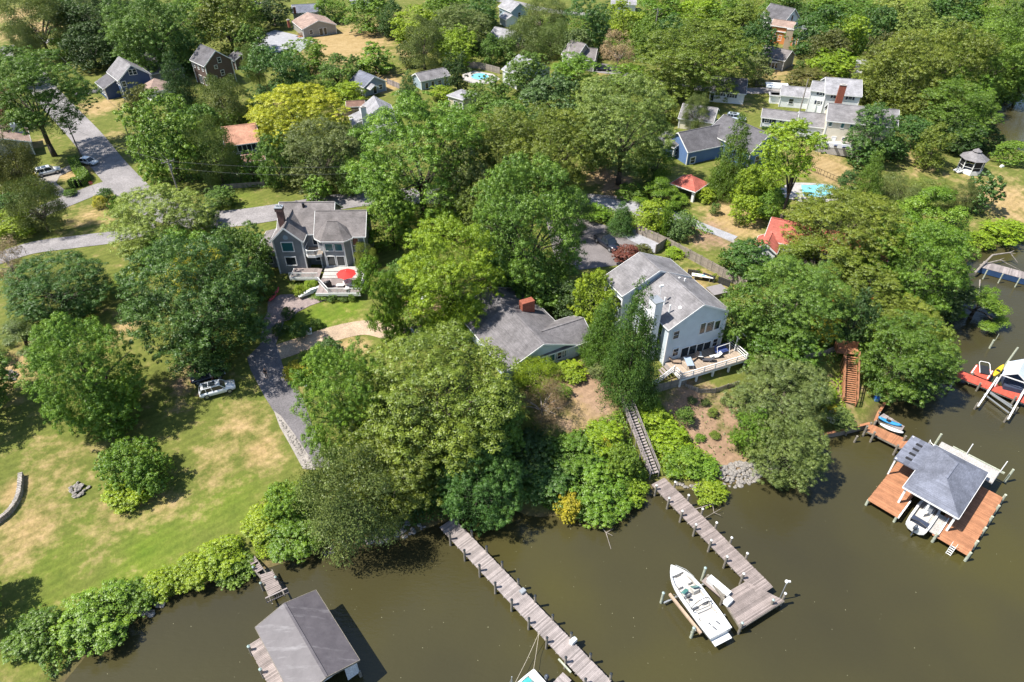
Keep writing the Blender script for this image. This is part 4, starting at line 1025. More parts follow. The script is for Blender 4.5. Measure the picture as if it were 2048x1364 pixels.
# ---- light blue two-storey house
def light_blue_house():
    P0 = at(1338, 660.5, 11.5); h = House('house', 'light blue two-storey gabled house with grey roof and a raised deck', 'house', (P0.x + 2, P0.y + 8), 5.2)
    f = h.block((1338, 660.5), 11.5, -65.5, 8.8, 10.4, 14.2, '+-', wall='w_lblue', roof='roof_grey', z0=3.2)
    u = f.u; Pb = at(1206, 553.6, 12.0).xy; Lb = (at(1338, 660.5, 11.5).xy - Pb).dot(u) - 8.8 + .03
    k = h.block((1206, 553.6), 12.0, -65.5, Lb, 12.2, 15.0, '--', wall='w_lblue', roof='roof_grey', ridge=(1280, 505), pitch=.46)
    z = lambda x, y: (1190 + x / 4.4, 490 + y / 4.4)
    def W(x0, y0, x1, y1, **kw): a, c = z(x0, y0), z(x1, y1); return f.win('R', a[0], a[1], c[0], c[1], **kw)
    W(690, 758, 735, 820); W(925, 690, 965, 775, ny=1); W(980, 678, 1038, 757, ny=1); W(1052, 668, 1095, 735, ny=1)
    W(685, 912, 728, 972); W(1036, 826, 1072, 885)
    W(756, 905, 815, 985, ny=1, name='sliding_door'); W(826, 885, 882, 970, ny=1, name='sliding_door'); W(892, 870, 945, 955, ny=1, name='sliding_door'); W(953, 855, 1008, 938, ny=1, name='sliding_door')
    for a0, z0_, z1_ in ((-2.6, 9.2, 10.6), (1.6, 9.2, 10.6), (-2.6, 6.3, 7.7)): f.win_m('F', a0, a0 + 1.0, z0_, z1_)
    k.win_m('F', -2, -1, 9.4, 10.8); k.win_m('F', 1, 2.2, 9.4, 10.8)
    # white chimney on the left wall
    p = at(1313, 600, 15.2); mb = h.mb(); mb.box((p.x, p.y, 10.2), (1.5, 1.15, 10.0), R(-65.5)); c = h.part('chimney', mb, M['w_white'])
    k2 = h.mb(); k2.box((p.x, p.y, 15.25), (1.7, 1.35, .12), R(-65.5)); h.part('chimney_cap', k2, M['metal'], c)
    for (x, y) in ((757, 553),):   # roof vent dome
        q = at(*z(x, y), 12.9); mb = h.mb(); mb.ball((q.x, q.y, q.z), .42, 12, 5, .6); h.part('roof_vent', mb, M['white'], None, True)
    for (x, y, r) in ((660, 545, .12), (615, 480, .13), (740, 303, .14), (790, 312, .12)):
        q = at(*z(x, y), 13.3); mb = h.mb(); mb.tube((q.x, q.y, q.z - 1.0), (q.x, q.y, q.z + .35), r, r, 8); h.part('vent_pipe', mb, M['trim'])
    q = at(*z(585, 365), 15.2); mb = h.mb(); mb.tube((q.x, q.y, 13.2), (q.x, q.y, 15.4), .04, .03, 6); mb.box((q.x, q.y, 15.3), (.6, .25, .2), .4); h.part('antenna', mb, M['trim'])
    # raised deck with posts, rails and stair
    zd = 5.35
    cL = Vector(f.P(f.l, -f.w + .3, zd)); cR = Vector(f.P(f.l, f.w + 1.4, zd)); uu = Vector((u.x, u.y, 0)); vv = Vector((f.v.x, f.v.y, 0))
    D = 3.9; out = [cL + uu * .02, cL + uu * D, cR + uu * (D + .4), cR + uu * .02]
    n = 24; mb = h.mb()
    for i in range(n):
        t0, t1 = i / n, (i + 1) / n - .004
        a0, a1 = out[0].lerp(out[3], t0), out[0].lerp(out[3], t1); b0, b1 = out[1].lerp(out[2], t0), out[1].lerp(out[2], t1)
        mb.prism([a0, b0, b1, a1], zd - .06, zd)
    dk = h.part('deck', mb, M['deck_tan']); dk['kind'] = 'stuff'
    mb = h.mb()
    for a_, b_ in ((out[0], out[1]), (out[1], out[2]), (out[2], out[3])): mb.beam(a_ - Vector((0, 0, .22)), b_ - Vector((0, 0, .22)), .08, .3)
    h.part('deck_fascia', mb, M['trim'])
    for i in range(5):
        p = out[1].lerp(out[2], i / 4); g = max(hz(p.x, p.y), 1) - .3; mb = h.mb(); mb.box((p.x - uu.x * .15, p.y - uu.y * .15, (zd - .36 + g) / 2), (.24, .24, zd - .36 - g), R(-65.5)); h.part('deck_post', mb, M['trim'])
    def rail(pts, base, name='railing'):
        mb = h.mb()
        for i in range(len(pts) - 1):
            a_, b_ = pts[i], pts[i + 1]; m_ = max(1, int((b_ - a_).length / 1.6))
            for j in range(m_ + 1): q = a_.lerp(b_, j / m_); mb.box((q.x, q.y, q.z + .5), (.1, .1, 1.0), R(-65.5))
            for hh, th in ((1.0, .09), (.55, .05), (.18, .05)): mb.beam(a_ + Vector((0, 0, hh)), b_ + Vector((0, 0, hh)), .1, th)
        return h.part(name, mb, M['trim'])
    rail([out[1] + (out[0] - out[1]) * .35, out[1], out[2], out[3]], zd)
    s0 = cL + uu * 1.2; s1 = s0 - vv * 3.4 - Vector((0, 0, 1.9)); mb = h.mb()
    for i in range(9):
        q = s0.lerp(s1, i / 9); mb.box((q.x, q.y, q.z - .05), (1.7, .34, .06), R(-65.5)); 
    h.part('stair', mb, M['deck_grey']); rail([s0 + uu * .95, s1 + uu * .95], 0, 'stair_railing')
    # deck roofed corner frame at the right
    mb = h.mb()
    for q, t in ((cR - vv * .3 + uu * .8, 0), (cR - vv * .3 + uu * 2.0, 0)): mb.box((q.x, q.y, zd + 1.2), (.14, .14, 2.4), R(-65.5))
    mb.beam(cR - vv * .3 + uu * .3 + Vector((0, 0, 2.45)), cR - vv * .3 + uu * 2.4 + Vector((0, 0, 2.45)), .12, .14); mb.beam(cR + vv * .9 + uu * .3 + Vector((0, 0, 2.45)), cR + vv * .9 + uu * 2.4 + Vector((0, 0, 2.45)), .12, .14)
    h.part('pergola', mb, M['trim'])
    return h, f, out, zd
LB, LBf, LBout, LBz = light_blue_house()

# ---- low grey-roofed house
def low_house():
    P0 = at(1088, 689, 10.2); h = House('house', 'low white house with weathered dark roof and square brick chimney', 'house', (P0.x - 4, P0.y + 7))
    a = -60.5; u = Vector((math.cos(R(a)), math.sin(R(a)))); v = Vector((-u.y, u.x))
    W = 11.6; pk = P0.xy; near_r = pk + v * (W / 2)
    m = h.block(None, 7.9, a, 15.5, W, 10.3, '++', wall='w_lblue', roof='roof_low', xy=near_r)
    w2 = h.block((1188.7, 678.5), 8.0, 27, 9.0, 6.2, 9.7, '+-', wall='w_lblue', roof='roof_low')
    h.chimney((1054, 601), 10.9, (2.0, 1.1), 8.2, 27, cap=False)
    z = lambda x, y: (900 + x / 6.2, 560 + y / 6.2)
    def Wn(b, s, x0, y0, x1, y1, **k): p, q = z(x0, y0), z(x1, y1); return b.win(s, p[0], p[1], q[0], q[1], **k)
    Wn(w2, 'F', 1608, 805, 1650, 905, ny=1, glass='board', name='boarded_window')
    m.win_m('R', 1.2, 2.0, 6.3, 7.7, ny=1, glass='glass_teal'); m.win_m('R', 2.3, 3.1, 6.3, 7.7, ny=1); m.win_m('R', 3.4, 4.2, 6.3, 7.7, ny=1, glass='glass_teal'); m.win_m('R', -1.2, .6, 6.2, 7.6, nx=2)
    w2.win_m('F', -1.2, -.2, 6.2, 7.5)
low_house()

# ---- slate shingled house with turret bay
def shingled_house():
    h = House('house', 'slate grey shingled house with turret bay, balcony and two tall gables', 'house', (-31, 99), 5.4); an = 1.0
    kw = dict(wall='w_shingle', roof='roof_brown', oh=.4)
    main = h.block(None, 11.5, an, 9.2, 9.2, 14.9, '--', xy=(-38.4, 97.4), z0=4.6, **kw)
    rt = h.block(None, 11.4, an, 8.4, 7.4, 14.2, '--', xy=(-32.2, 96.7), z0=4.6, **kw)
    g = h.block(None, 11.5, an - 90 + 0, 9.2, 5.4, 14.1, '+-', xy=(-38.85, 94.9), z0=4.6, **kw)
    lw = h.block(None, 8.6, an, 5.6, 7.0, 10.6, '--', xy=(-42.3, 96.6), kind='hip', z0=4.6, **kw)
    # turret bay with a faceted roof
    ring = [(-32.1, 97.6), (-32.1, 96.45), (-30.85, 95.45), (-27.1, 95.45), (-25.9, 96.45), (-25.9, 97.6)]
    cx = -29.0; inset = lambda q, d: (q[0] + (d if q[0] < cx else -d) * (1 if abs(q[0] - cx) > 2.5 else .6), q[1] + d)
    mb = h.mb(); wr = [inset(q, .38) for q in ring]; mb.prism(wr, 4.6, 11.3); h.part('bay_wall', mb, M['w_shingle'])
    mb = h.mb(); ap = [(-29.8, 99.4, 13.9), (-28.2, 99.4, 13.9)]
    E_ = [(x, y, 11.3) for x, y in ring] ; E_[0] = (-32.1, 98.5, 11.3); E_[5] = (-25.9, 98.5, 11.3)
    A0, A1 = (-29.75, 97.6, 13.9), (-28.25, 97.6, 13.9)
    for quad in ([E_[0], E_[1], A0], [E_[1], E_[2], A0], [E_[2], E_[3], A1, A0], [E_[3], E_[4], A1], [E_[4], E_[5], A1], [E_[0], A0, A1, E_[5]]): mb.sheet(quad, .12)
    h.part('bay_roof', mb, M['roof_brown'])
    mb = h.mb()
    for i in range(5): mb.beam((ring[i][0], ring[i][1], 11.2), (ring[i + 1][0], ring[i + 1][1], 11.2), .06, .22)
    for q in wr[1:5]: mb.box((q[0], q[1], 8.0), (.2, .2, 6.6), 0)
    h.part('bay_trim', mb, M['trim'])
    z = lambda x, y: (500 + x / 5.246, 380 + y / 5.246)
    def Wn(b, s, x0, y0, x1, y1, **k): p, q = z(x0, y0), z(x1, y1); return b.win(s, p[0], p[1], q[0], q[1], **k)
    Wn(g, 'R', 338, 552, 452, 640, ny=1, glass='glass_teal', fw=.14); Wn(g, 'R', 380, 705, 482, 785, ny=1, fw=.14)
    p = g.hit('R', *z(372, 497)); o, al, n = g.plane('R'); q = o + al * p[0] + n * .05
    mb = h.mb(); mb.tube((q.x, q.y, p[1]), (q.x + n.x * .05, q.y + n.y * .05, p[1]), .42, .42, 16); h.part('round_vent', mb, M['w_pblue'])
    # bay windows on the front facet
    for x0, x1 in ((-30.35, -29.15), (-28.8, -27.6)):
        for z0_, z1_, gl in ((9.4, 10.7, 'glass_teal'), (6.5, 8.3, 'glass')):
            yb = wr[2][1] - .02; f = h.mb(); c = (x0 + x1) / 2; w_ = x1 - x0
            for bx, by, bz in (((c), z1_ + .05, (w_ + .24, .12)), ((c), z0_ - .05, (w_ + .24, .12))): f.box((bx, yb - .03, by), (bz[0], .14, bz[1]))
            for e in (x0 - .06, x1 + .06): f.box((e, yb - .03, (z0_ + z1_) / 2), (.12, .13, z1_ - z0_))
            fo = h.part('window', f, M['trim']); gg = h.mb(); gg.box((c, yb, (z0_ + z1_) / 2), (w_, .08, z1_ - z0_)); h.part('pane', gg, M[gl], fo)
    rt.win_m('F', 1.9, 2.8, 9.6, 10.9, ny=1, glass='door_red'); rt.win_m('F', 1.6, 2.5, 6.4, 8.4, ny=1); rt.win_m('F', 2.9, 3.7, 6.4, 8.4, ny=1)
    for a0 in (.9, 1.9, 2.9): main.win_m('F', a0, a0 + .7, 6.3, 8.4, ny=1, name='french_door')
    main.win_m('F', 1.0, 1.8, 9.3, 11.2, ny=1, name='balcony_door'); main.win_m('F', 2.4, 3.4, 9.6, 11.1, ny=1)
    lw.win_m('F', -1.8, -.4, 6.2, 7.6, nx=2)
    # balcony
    mb = h.mb(); poly = [(-33.7, 97.7), (-33.7, 95.6), (-33.1, 94.9), (-31.9, 94.9), (-31.0, 95.4), (-31.0, 97.7)]; mb.prism(poly, 8.75, 8.95); bl = h.part('balcony', mb, M['deck_tan'])
    mb = h.mb()
    for i in range(1, 4):
        a_, b_ = poly[i], poly[i + 1]
        mb.beam((a_[0], a_[1], 8.8), (b_[0], b_[1], 8.8), .12, .4); mb.beam((a_[0], a_[1], 9.9), (b_[0], b_[1], 9.9), .1, .1)
        for j in range(9): t = j / 8; mb.box((a_[0] + (b_[0] - a_[0]) * t, a_[1] + (b_[1] - a_[1]) * t, 9.4), (.05, .05, .95))
    mb.beam(poly[0] + (9.9,), poly[1] + (9.9,), .1, .1); mb.beam(poly[0] + (8.8,), poly[1] + (8.8,), .12, .4)
    h.part('balustrade', mb, M['trim'], bl)
    # tall brick chimney at the left, behind the front gable
    p = at(557, 412, 16.6); mb = h.mb(); mb.box((p.x, p.y, 11.8), (.95, .9, 9.4), R(an)); mb.box((p.x, p.y, 16.1), (1.2, 1.15, .5), R(an)); c = h.part('chimney', mb, M['brick_dark'])
    k = h.mb(); k.box((p.x, p.y, 16.45), (1.25, 1.2, .12), R(an)); k.box((p.x - .25, p.y, 16.65), (.3, .3, .3)); k.box((p.x + .25, p.y, 16.65), (.3, .3, .3)); h.part('chimney_pot', k, M['metal'], c)
    for x, y, zz in ((557, 152, 14.8), (890, 302, 13.0), (758, 318, 12.8), (1055, 315, 12.8)):
        q = at(*z(x, y), zz); mb = h.mb(); mb.tube((q.x, q.y, zz - .8), (q.x, q.y, zz + .25), .22 if x == 557 else .1, .22 if x == 557 else .1, 10); h.part('roof_vent', mb, M['black'] if x in (557, 890) else M['trim'])
    # decks, low wall and steps
    def boards(x0, x1, y0, y1, zt, along_x=True, n=22, m='deck_grey', name='deck'):
        mb = h.mb()
        for i in range(n):
            if along_x: a_ = y0 + (y1 - y0) * i / n; mb.box(((x0 + x1) / 2, a_ + (y1 - y0) / n / 2, zt - .03), (x1 - x0, (y1 - y0) / n - .015, .06))
            else: a_ = x0 + (x1 - x0) * i / n; mb.box((a_ + (x1 - x0) / n / 2, (y0 + y1) / 2, zt - .03), ((x1 - x0) / n - .015, y1 - y0, .06))
        d = h.part(name, mb, M[m]); d['kind'] = 'stuff'; return d
    boards(-36.0, -31.3, 92.4, 95.3, 6.35, False); boards(-31.0, -24.0, 88.6, 92.9, 6.0, False, 30)
    mb = h.mb(); mb.box((-33.65, 92.35, 6.15), (4.9, .1, .4)); mb.box((-36.05, 93.8, 6.15), (.1, 3.0, .4)); mb.box((-27.5, 88.55, 5.75), (7.1, .1, .5)); h.part('deck_fascia', mb, M['trim'])
    for i, (y, zt) in enumerate(((94.9, 6.35), (93.9, 6.18), (93.2, 6.1))):
        mb = h.mb(); mb.box((-27.6, y - (.0 if i else -.2), zt - .25), (6.6, 1.0 if i else 1.4, .5)); h.part('step', mb, M['concrete'])
    mb = h.mb()
    def pk(p0, p1, zb, mb):
        p0, p1 = Vector(p0), Vector(p1); m_ = max(2, int((p1 - p0).length / .22))
        for j in range(m_ + 1):
            q = p0.lerp(p1, j / m_); mb.box((q.x, q.y, q.z + .45), (.05, .05, .85) if j % 8 else (.1, .1, 1.0))
        for hh in (.92, .1): mb.beam(p0 + Vector((0, 0, hh)), p1 + Vector((0, 0, hh)), .09, .07)
    pk((-24.0, 88.6, 6.0), (-29.0, 88.6, 6.0), 6, mb); pk((-29.0, 88.6, 6.0), (-31.2, 91.6, 6.0), 6, mb); pk((-24.0, 88.6, 6), (-24.0, 92.8, 6), 6, mb); pk((-36, 92.4, 6.35), (-31.4, 92.4, 6.35), 6, mb)
    h.part('railing', mb, M['trim'])
    for i in range(5):
        t = i / 5; mb = h.mb(); mb.box((-31.3 - t * 1.9, 90.3 - t * 1.4, 5.85 - t * .6), (2.4, .5, .2), R(35)); h.part('deck_step', mb, M['trim'])
    return h
shingled_house()

# ---- houses of the neighbourhood
def navy_gabled():
    p = at(261, 129, 13); h = House('house', 'navy blue gabled house with grey roof beside the main road', 'house', (p.x, p.y + 3))
    b = h.block((236, 162), 10.5, -48.8, 9.4, 8.2, 13.6, '+-', wall='w_navy', roof='roof_grey')
    p2 = h.block((206, 178), 8.3, -48.8, 7.0, 4.5, 10.2, '+-', wall='w_navy', roof='roof_dark', kind='shed')
    z = lambda x, y: (180 + x / 8.525, 70 + y / 8.525)
    for r in ((662, 588, 720, 680), (728, 580, 790, 672), (550, 790, 615, 880)): a, c = z(*r[:2]), z(*r[2:]); b.win('R', a[0], a[1], c[0], c[1])
    for a0 in (-3.4, -1.4, .6, 2.4): b.win_m('F', a0, a0 + .9, 9.0, 10.2)
    for a0 in (-2.6, -.4, 1.6): p2.win_m('F', a0, a0 + 1.0, 6.4, 7.8, nx=2)
    q = h.block((300, 149), 8.2, 41, 9, 6.0, 9.8, '--', wall='w_grey', roof='roof_grey')
navy_gabled()
def simple(name, label, blocks, wins=(), cat='house', gz=None, chim=None, org=None):
    b0 = blocks[0]; p = at(b0['px'][0], b0['px'][1], b0['ze']); h = House(name, label, cat, (p.x, p.y), gz); bs = []
    for b in blocks: b = dict(b); bs.append(h.block(b.pop('px'), b.pop('ze'), b.pop('ang'), b.pop('L'), b.pop('W', 6), b.pop('zr', 10), b.pop('corner', '--'), **b))
    for w_ in wins:
        i, side, rest, kw = w_[0], w_[1], w_[2], (w_[3] if len(w_) > 3 else {})
        if len(rest) == 4 and max(rest) > 60: bs[i].win(side, *rest, **kw)
        else: bs[i].win_m(side, *rest, **kw)
    for c in (chim or ()): h.chimney(*c)
    return h, bs
Bk = lambda **k: k
simple('house', 'brown two-storey gabled house with dark roof and white patio', [Bk(px=(408, 133), ze=11.4, ang=-44, L=8.2, W=8.2, zr=14.6, corner='+-', wall='w_brown', roof='roof_dark'),
   Bk(px=(468, 122), ze=8.0, ang=-44, L=4.5, W=3.2, zr=9.4, corner='+-', wall='w_brown', roof='roof_dark', kind='shed')],
   [(0, 'R', (435, 115, 441.5, 125)), (0, 'R', (429, 130.5, 434.5, 137)), (0, 'R', (442, 140, 448.5, 150)), (0, 'R', (428, 152, 434, 157)), (0, 'R', (458.5, 147, 463.5, 153.5)),
    (0, 'F', (-3, -2.2, 9.7, 10.6)), (0, 'F', (-.8, 0, 9.7, 10.6)), (0, 'F', (1.6, 2.4, 9.7, 10.6)), (0, 'F', (-1.5, .2, 6.0, 8.0), dict(nx=2, ny=1)), (0, 'F', (1.4, 2.6, 6.0, 8.0), dict(ny=1))])
simple('house', 'small tan hip-roofed house partly hidden by the dark pointed evergreen', [Bk(px=(297, 186), ze=8.2, ang=41, L=6.5, W=6.5, zr=10.4, corner='--', kind='hip', wall='w_white', roof='roof_tan')], [(0, 'F', (-1.5, -.3, 6.3, 7.6))])
simple('house', 'long grey-roofed house behind the navy gabled house', [Bk(px=(258, 128), ze=8.4, ang=8, L=13, W=8, zr=10.4, corner='--', wall='w_grey', roof='roof_grey', kind='hip')], [(0, 'F', (2.5, 3.2, 6.6, 7.8)), (0, 'F', (-4, -3, 6.6, 7.8))])
h_, bs_ = simple('house', 'white house with large salmon orange roof and glazed sunroom front', [Bk(px=(449, 293), ze=9.6, ang=20, L=7.2, W=10, zr=12.2, corner='--', wall='w_grey', roof='roof_orange', ridge=(437, 255), pitch=.42),
   Bk(px=(482, 325), ze=8.0, ang=14, L=4.8, W=2.6, zr=8.6, corner='--', kind='shed', wall='w_grey', roof='roof_brownred')], [(0, 'F', (-3 + k * .95, -2.2 + k * .95, 8.0, 9.3), dict(ny=1)) for k in range(6)] + [(0, 'F', (-2.5, 2.5, 6.0, 7.5), dict(nx=4, ny=1))])
simple('house', 'tan-roofed house at the left edge with a pale side chimney', [Bk(px=(62, 283), ze=8.6, ang=-57, L=9, W=9.5, zr=10.4, corner='++', wall='w_grey', roof='roof_tan')], [(0, 'R', (-2.6, -1.4, 6.4, 7.8)), (0, 'R', (.5, 2.2, 6.2, 7.8))], chim=[((30, 246), 11.2, (2.2, 1.2), 6.0, 33, 'w_lblue', False)])
simple('house', 'tan-roofed ranch house with wooden ramp beside the dry field', [Bk(px=(604, 59), ze=8.2, ang=-60, L=12, W=11.5, zr=10.2, corner='+-', wall='w_grey', roof='roof_tan'), Bk(px=(629, 56), ze=8.0, ang=-60, L=2.6, W=3.2, zr=8.9, corner='+-', wall='w_grey', roof='roof_pale', walls=False)],
   [(0, 'R', (-3.4, -2.4, 6.4, 7.6)), (0, 'R', (-.2, .9, 5.6, 7.7), dict(ny=1)), (0, 'R', (1.3, 2.2, 5.6, 7.7), dict(ny=1))], chim=[((576, 40), 10.6, (.7, .7), 8.4, 30, 'brick', True)])
simple('house', 'long grey-roofed house at the top behind the ranch house', [Bk(px=(584, 26), ze=8.4, ang=12, L=11, W=8, zr=10.6, corner='--', wall='w_grey', roof='roof_blue', ridge=(634, 7), pitch=.5)], [(0, 'F', (-1, 0, 6.6, 7.8)), (0, 'F', (2, 3, 6.6, 7.8))], chim=[((588, 14), 10.6, (.8, .8), 8.6, 12, 'brick', True)])
h_, bs_ = simple('cottage', 'small grey-blue cottage with slate roof and white porch gable', [Bk(px=(727, 175), ze=8.0, ang=-48, L=7.0, W=7.2, zr=10.0, corner='+-', wall='w_greyblue', roof='roof_blue'), Bk(px=(741, 179), ze=7.8, ang=-48, L=2.4, W=2.8, zr=8.6, corner='+-', wall='w_greyblue', roof='roof_pale', walls=False)],
   [(0, 'F', (-2.6, -.6, 5.7, 7.4), dict(nx=2, ny=1, glass='white')), (0, 'F', (.6, 2.2, 5.7, 7.4), dict(nx=2, ny=1, glass='white')), (0, 'R', (-.6, .4, 5.6, 7.6), dict(ny=1)), (0, 'R', (1.2, 2.2, 6.3, 7.5))], cat='cottage')
simple('shed', 'long powder blue shed with grey roof beside the pool garden', [Bk(px=(841, 163), ze=8.0, ang=33, L=9.0, W=5.6, zr=9.4, corner='--', wall='w_pblue', roof='roof_grey')], [(0, 'F', (-3, -2.2, 5.7, 7.2), dict(ny=1)), (0, 'F', (-1.2, -.4, 5.6, 7.3), dict(ny=1)), (0, 'F', (.8, 1.8, 6.2, 7.2)), (0, 'F', (2.6, 3.3, 5.7, 7.3), dict(ny=1))], cat='shed')
simple('cottage', 'white gabled cottage with pale grey roof and white side chimney', [Bk(px=(728, 240), ze=8.7, ang=-72, L=8.0, W=7.6, zr=11.2, corner='+-', wall='w_white', roof='roof_pale'), Bk(px=(704, 250), ze=7.6, ang=-72, L=6.0, W=3.2, zr=8.7, corner='+-', kind='shed', wall='w_white', roof='roof_pale'),
   Bk(px=(741, 267), ze=7.6, ang=18, L=6.5, W=2.6, zr=8.5, corner='--', kind='shed', wall='w_white', roof='roof_pale')], [(0, 'R', (739, 239, 755, 250), dict(nx=3, ny=1))], cat='cottage', chim=[((726, 214), 11.6, (.8, 1.2), 6, -72, 'w_white', True)])
simple('shed', 'dark red-brown garden shed left of the white gabled cottage', [Bk(px=(692, 214), ze=7.6, ang=8, L=4.6, W=3.0, zr=8.5, corner='--', wall='w_dkred', roof='roof_brownred')], cat='shed')
simple('cottage', 'beige cottage with flat grey roof in front of the round pool', [Bk(px=(893, 190), ze=8.6, ang=-38, L=5.4, W=5.6, zr=9.5, corner='--', wall='w_beige', roof='roof_pale', kind='hip')], [(0, 'F', (-.6, .6, 6.2, 7.6), dict(nx=2)), (0, 'F', (1.3, 2.0, 6.0, 7.6), dict(ny=1))], cat='cottage')
simple('house', 'large pale-walled house with hipped grey roof right of the round pool', [Bk(px=(1003, 138), ze=9.2, ang=-55, L=7, W=12, zr=12.2, corner='--', wall='w_white', roof='roof_pale', ridge=(1046, 112), pitch=.5)], [(0, 'F', (-1, 0, 6.5, 8))])
simple('house', 'brown-roofed house with steep cross gable among the trees at the top', [Bk(px=(1152, 118), ze=9.0, ang=-50, L=6, W=7, zr=12.4, corner='+-', wall='w_grey', roof='roof_brown'), Bk(px=(1190, 121), ze=8.6, ang=-15, L=8, W=6, zr=11, corner='+-', wall='w_grey', roof='roof_brown')], [(1, 'R', (-.6, .6, 6.4, 7.8))])
simple('house', 'pale blue gabled house far at the top centre', [Bk(px=(1022, 24), ze=8.6, ang=-60, L=9, W=7, zr=11, corner='+-', wall='w_pblue', roof='roof_pale'), Bk(px=(1012, 40), ze=7.8, ang=-60, L=5, W=5, zr=9, corner='+-', wall='w_white', roof='roof_pale')], [(0, 'R', (-.5, .5, 6.6, 8))])
simple('garage', 'light grey roofed garage behind the round pool trees', [Bk(px=(975, 72), ze=8.0, ang=-38, L=8, W=7.5, zr=10, corner='--', wall='w_pblue', roof='roof_pale')], cat='garage')
simple('house', 'small white house glimpsed at the top edge left of centre', [Bk(px=(700, 2), ze=8.2, ang=10, L=10, W=7, zr=10.2, corner='--', wall='w_white', roof='roof_pale')], [(0, 'F', (-1, 0, 6.5, 7.7))])
simple('house', 'grey-roofed white building glimpsed at the top edge right of centre', [Bk(px=(1222, 8), ze=8.2, ang=-6, L=9, W=7, zr=10.2, corner='--', wall='w_white', roof='roof_pale')], [(0, 'F', (-1, 0, 6.5, 7.7))])
simple('house', 'white gabled far house with dark roof behind the orange house', [Bk(px=(1569, 45), ze=11.0, ang=-52, L=9, W=8.5, zr=14.4, corner='+-', wall='w_white', roof='roof_dark'), Bk(px=(1600, 64), ze=8.2, ang=38, L=6, W=2.6, zr=8.8, corner='--', kind='shed', wall='w_white', roof='roof_pale')], [(0, 'R', (-.4, .4, 10.8, 12.4), dict(ny=1, glass='door_red')), (0, 'R', (-.4, .5, 8.4, 9.4))])
simple('house', 'orange wood-clad house with broad tan stone chimney', [Bk(px=(1541, 50), ze=10.6, ang=-33, L=7.0, W=4.2, zr=12.0, corner='--', wall='w_orange', roof='roof_tan'), Bk(px=(1549, 61), ze=9.2, ang=-33, L=8.0, W=2.2, zr=10.0, corner='--', kind='shed', wall='w_orange', roof='roof_tan')],
   [(1, 'F', (2.2, 3.0, 5.8, 8.4), dict(ny=3)), (1, 'F', (-2.5, -1.5, 6.5, 8))], chim=[((1581, 59), 12.6, (1.9, 1.2), 5.0, -20, 'w_tan', True)])
simple('house', 'small house with brown roof and glazed sunroom below the orange house', [Bk(px=(1570, 122), ze=8.4, ang=-42, L=8.2, W=7.2, zr=10.4, corner='+-', wall='w_grey', roof='roof_brown'), Bk(px=(1528, 122), ze=7.8, ang=-10, L=5.0, W=2.8, zr=8.6, corner='--', kind='shed', wall='w_white', roof='roof_brown')], [(1, 'F', (-2.0 + k * .95, -1.25 + k * .95, 5.8, 7.3), dict(ny=1)) for k in range(5)])
simple('house', 'small white house with black shutters under the broad olive oak', [Bk(px=(1419, 182), ze=8.2, ang=-14, L=9.0, W=8.6, zr=10.6, corner='--', wall='w_white', roof='roof_dark')], [(0, 'F', (1436, 184, 1446, 191), dict(nx=2, shutters=True)), (0, 'F', (1459, 188, 1469, 195), dict(nx=2, shutters=True)), (0, 'F', (-4.0, -3.2, 5.7, 7.6), dict(ny=1))])
simple('house', 'white two-storey house with red brick chimney on its gable', [Bk(px=(1650, 187), ze=11.0, ang=-14, L=8.4, W=9.6, zr=13.2, corner='--', wall='w_white', roof='roof_pale', ridge=(1688, 157), pitch=.45), Bk(px=(1560, 190), ze=8.4, ang=-16, L=9, W=5, zr=10, corner='--', wall='w_white', roof='roof_pale'), Bk(px=(1620, 180), ze=10.8, ang=-24, L=4, W=4.5, zr=12.4, corner='--', wall='w_white', roof='roof_pale')],
   [(0, 'F', (1667, 190, 1674, 196), dict(shutters=True)), (0, 'F', (1697, 193, 1704, 199), dict(shutters=True)), (2, 'F', (1639, 184, 1645, 190), dict(shutters=True)), (2, 'F', (1634, 202, 1641, 208), dict(shutters=True)), (1, 'F', (-2, -1, 6.4, 7.6))], chim=[((1687, 170), 13.9, (1.5, .8), 5.0, -14, 'brick', True)])
h_, bs_ = simple('house', 'long cream two-storey house with grey roofs, navy shutters and terrace', [Bk(px=(1653, 241), ze=11.0, ang=-16.6, L=14.6, W=8.6, zr=13.4, corner='--', wall='w_cream', roof='roof_grey'), Bk(px=(1595, 250), ze=8.5, ang=-17, L=7.0, W=7.2, zr=10.4, corner='--', wall='w_white', roof='roof_grey'), Bk(px=(1522, 234), ze=8.0, ang=-19, L=9.6, W=4.6, zr=9.3, corner='--', wall='w_white', roof='roof_grey')],
   [(0, 'F', (1658, 243, 1664, 252), dict(ny=1, glass='glass_teal')), (0, 'F', (1682, 246, 1688, 256), dict(ny=1, glass='glass_teal')), (0, 'F', (1700, 249, 1706, 257), dict(ny=1, glass='glass_teal')), (0, 'F', (1684, 275, 1690, 281)), (0, 'F', (1708, 277, 1716, 285), dict(nx=2)), (0, 'F', (1662, 273, 1670, 288), dict(ny=1, name='door', glass='white')),
    (2, 'F', (1530, 237, 1538, 245), dict(nx=2, shutters=True)), (2, 'F', (1543, 238, 1551, 252), dict(ny=1, name='door', glass='shutter')), (2, 'F', (1564, 243, 1572, 250), dict(nx=2, shutters=True))])
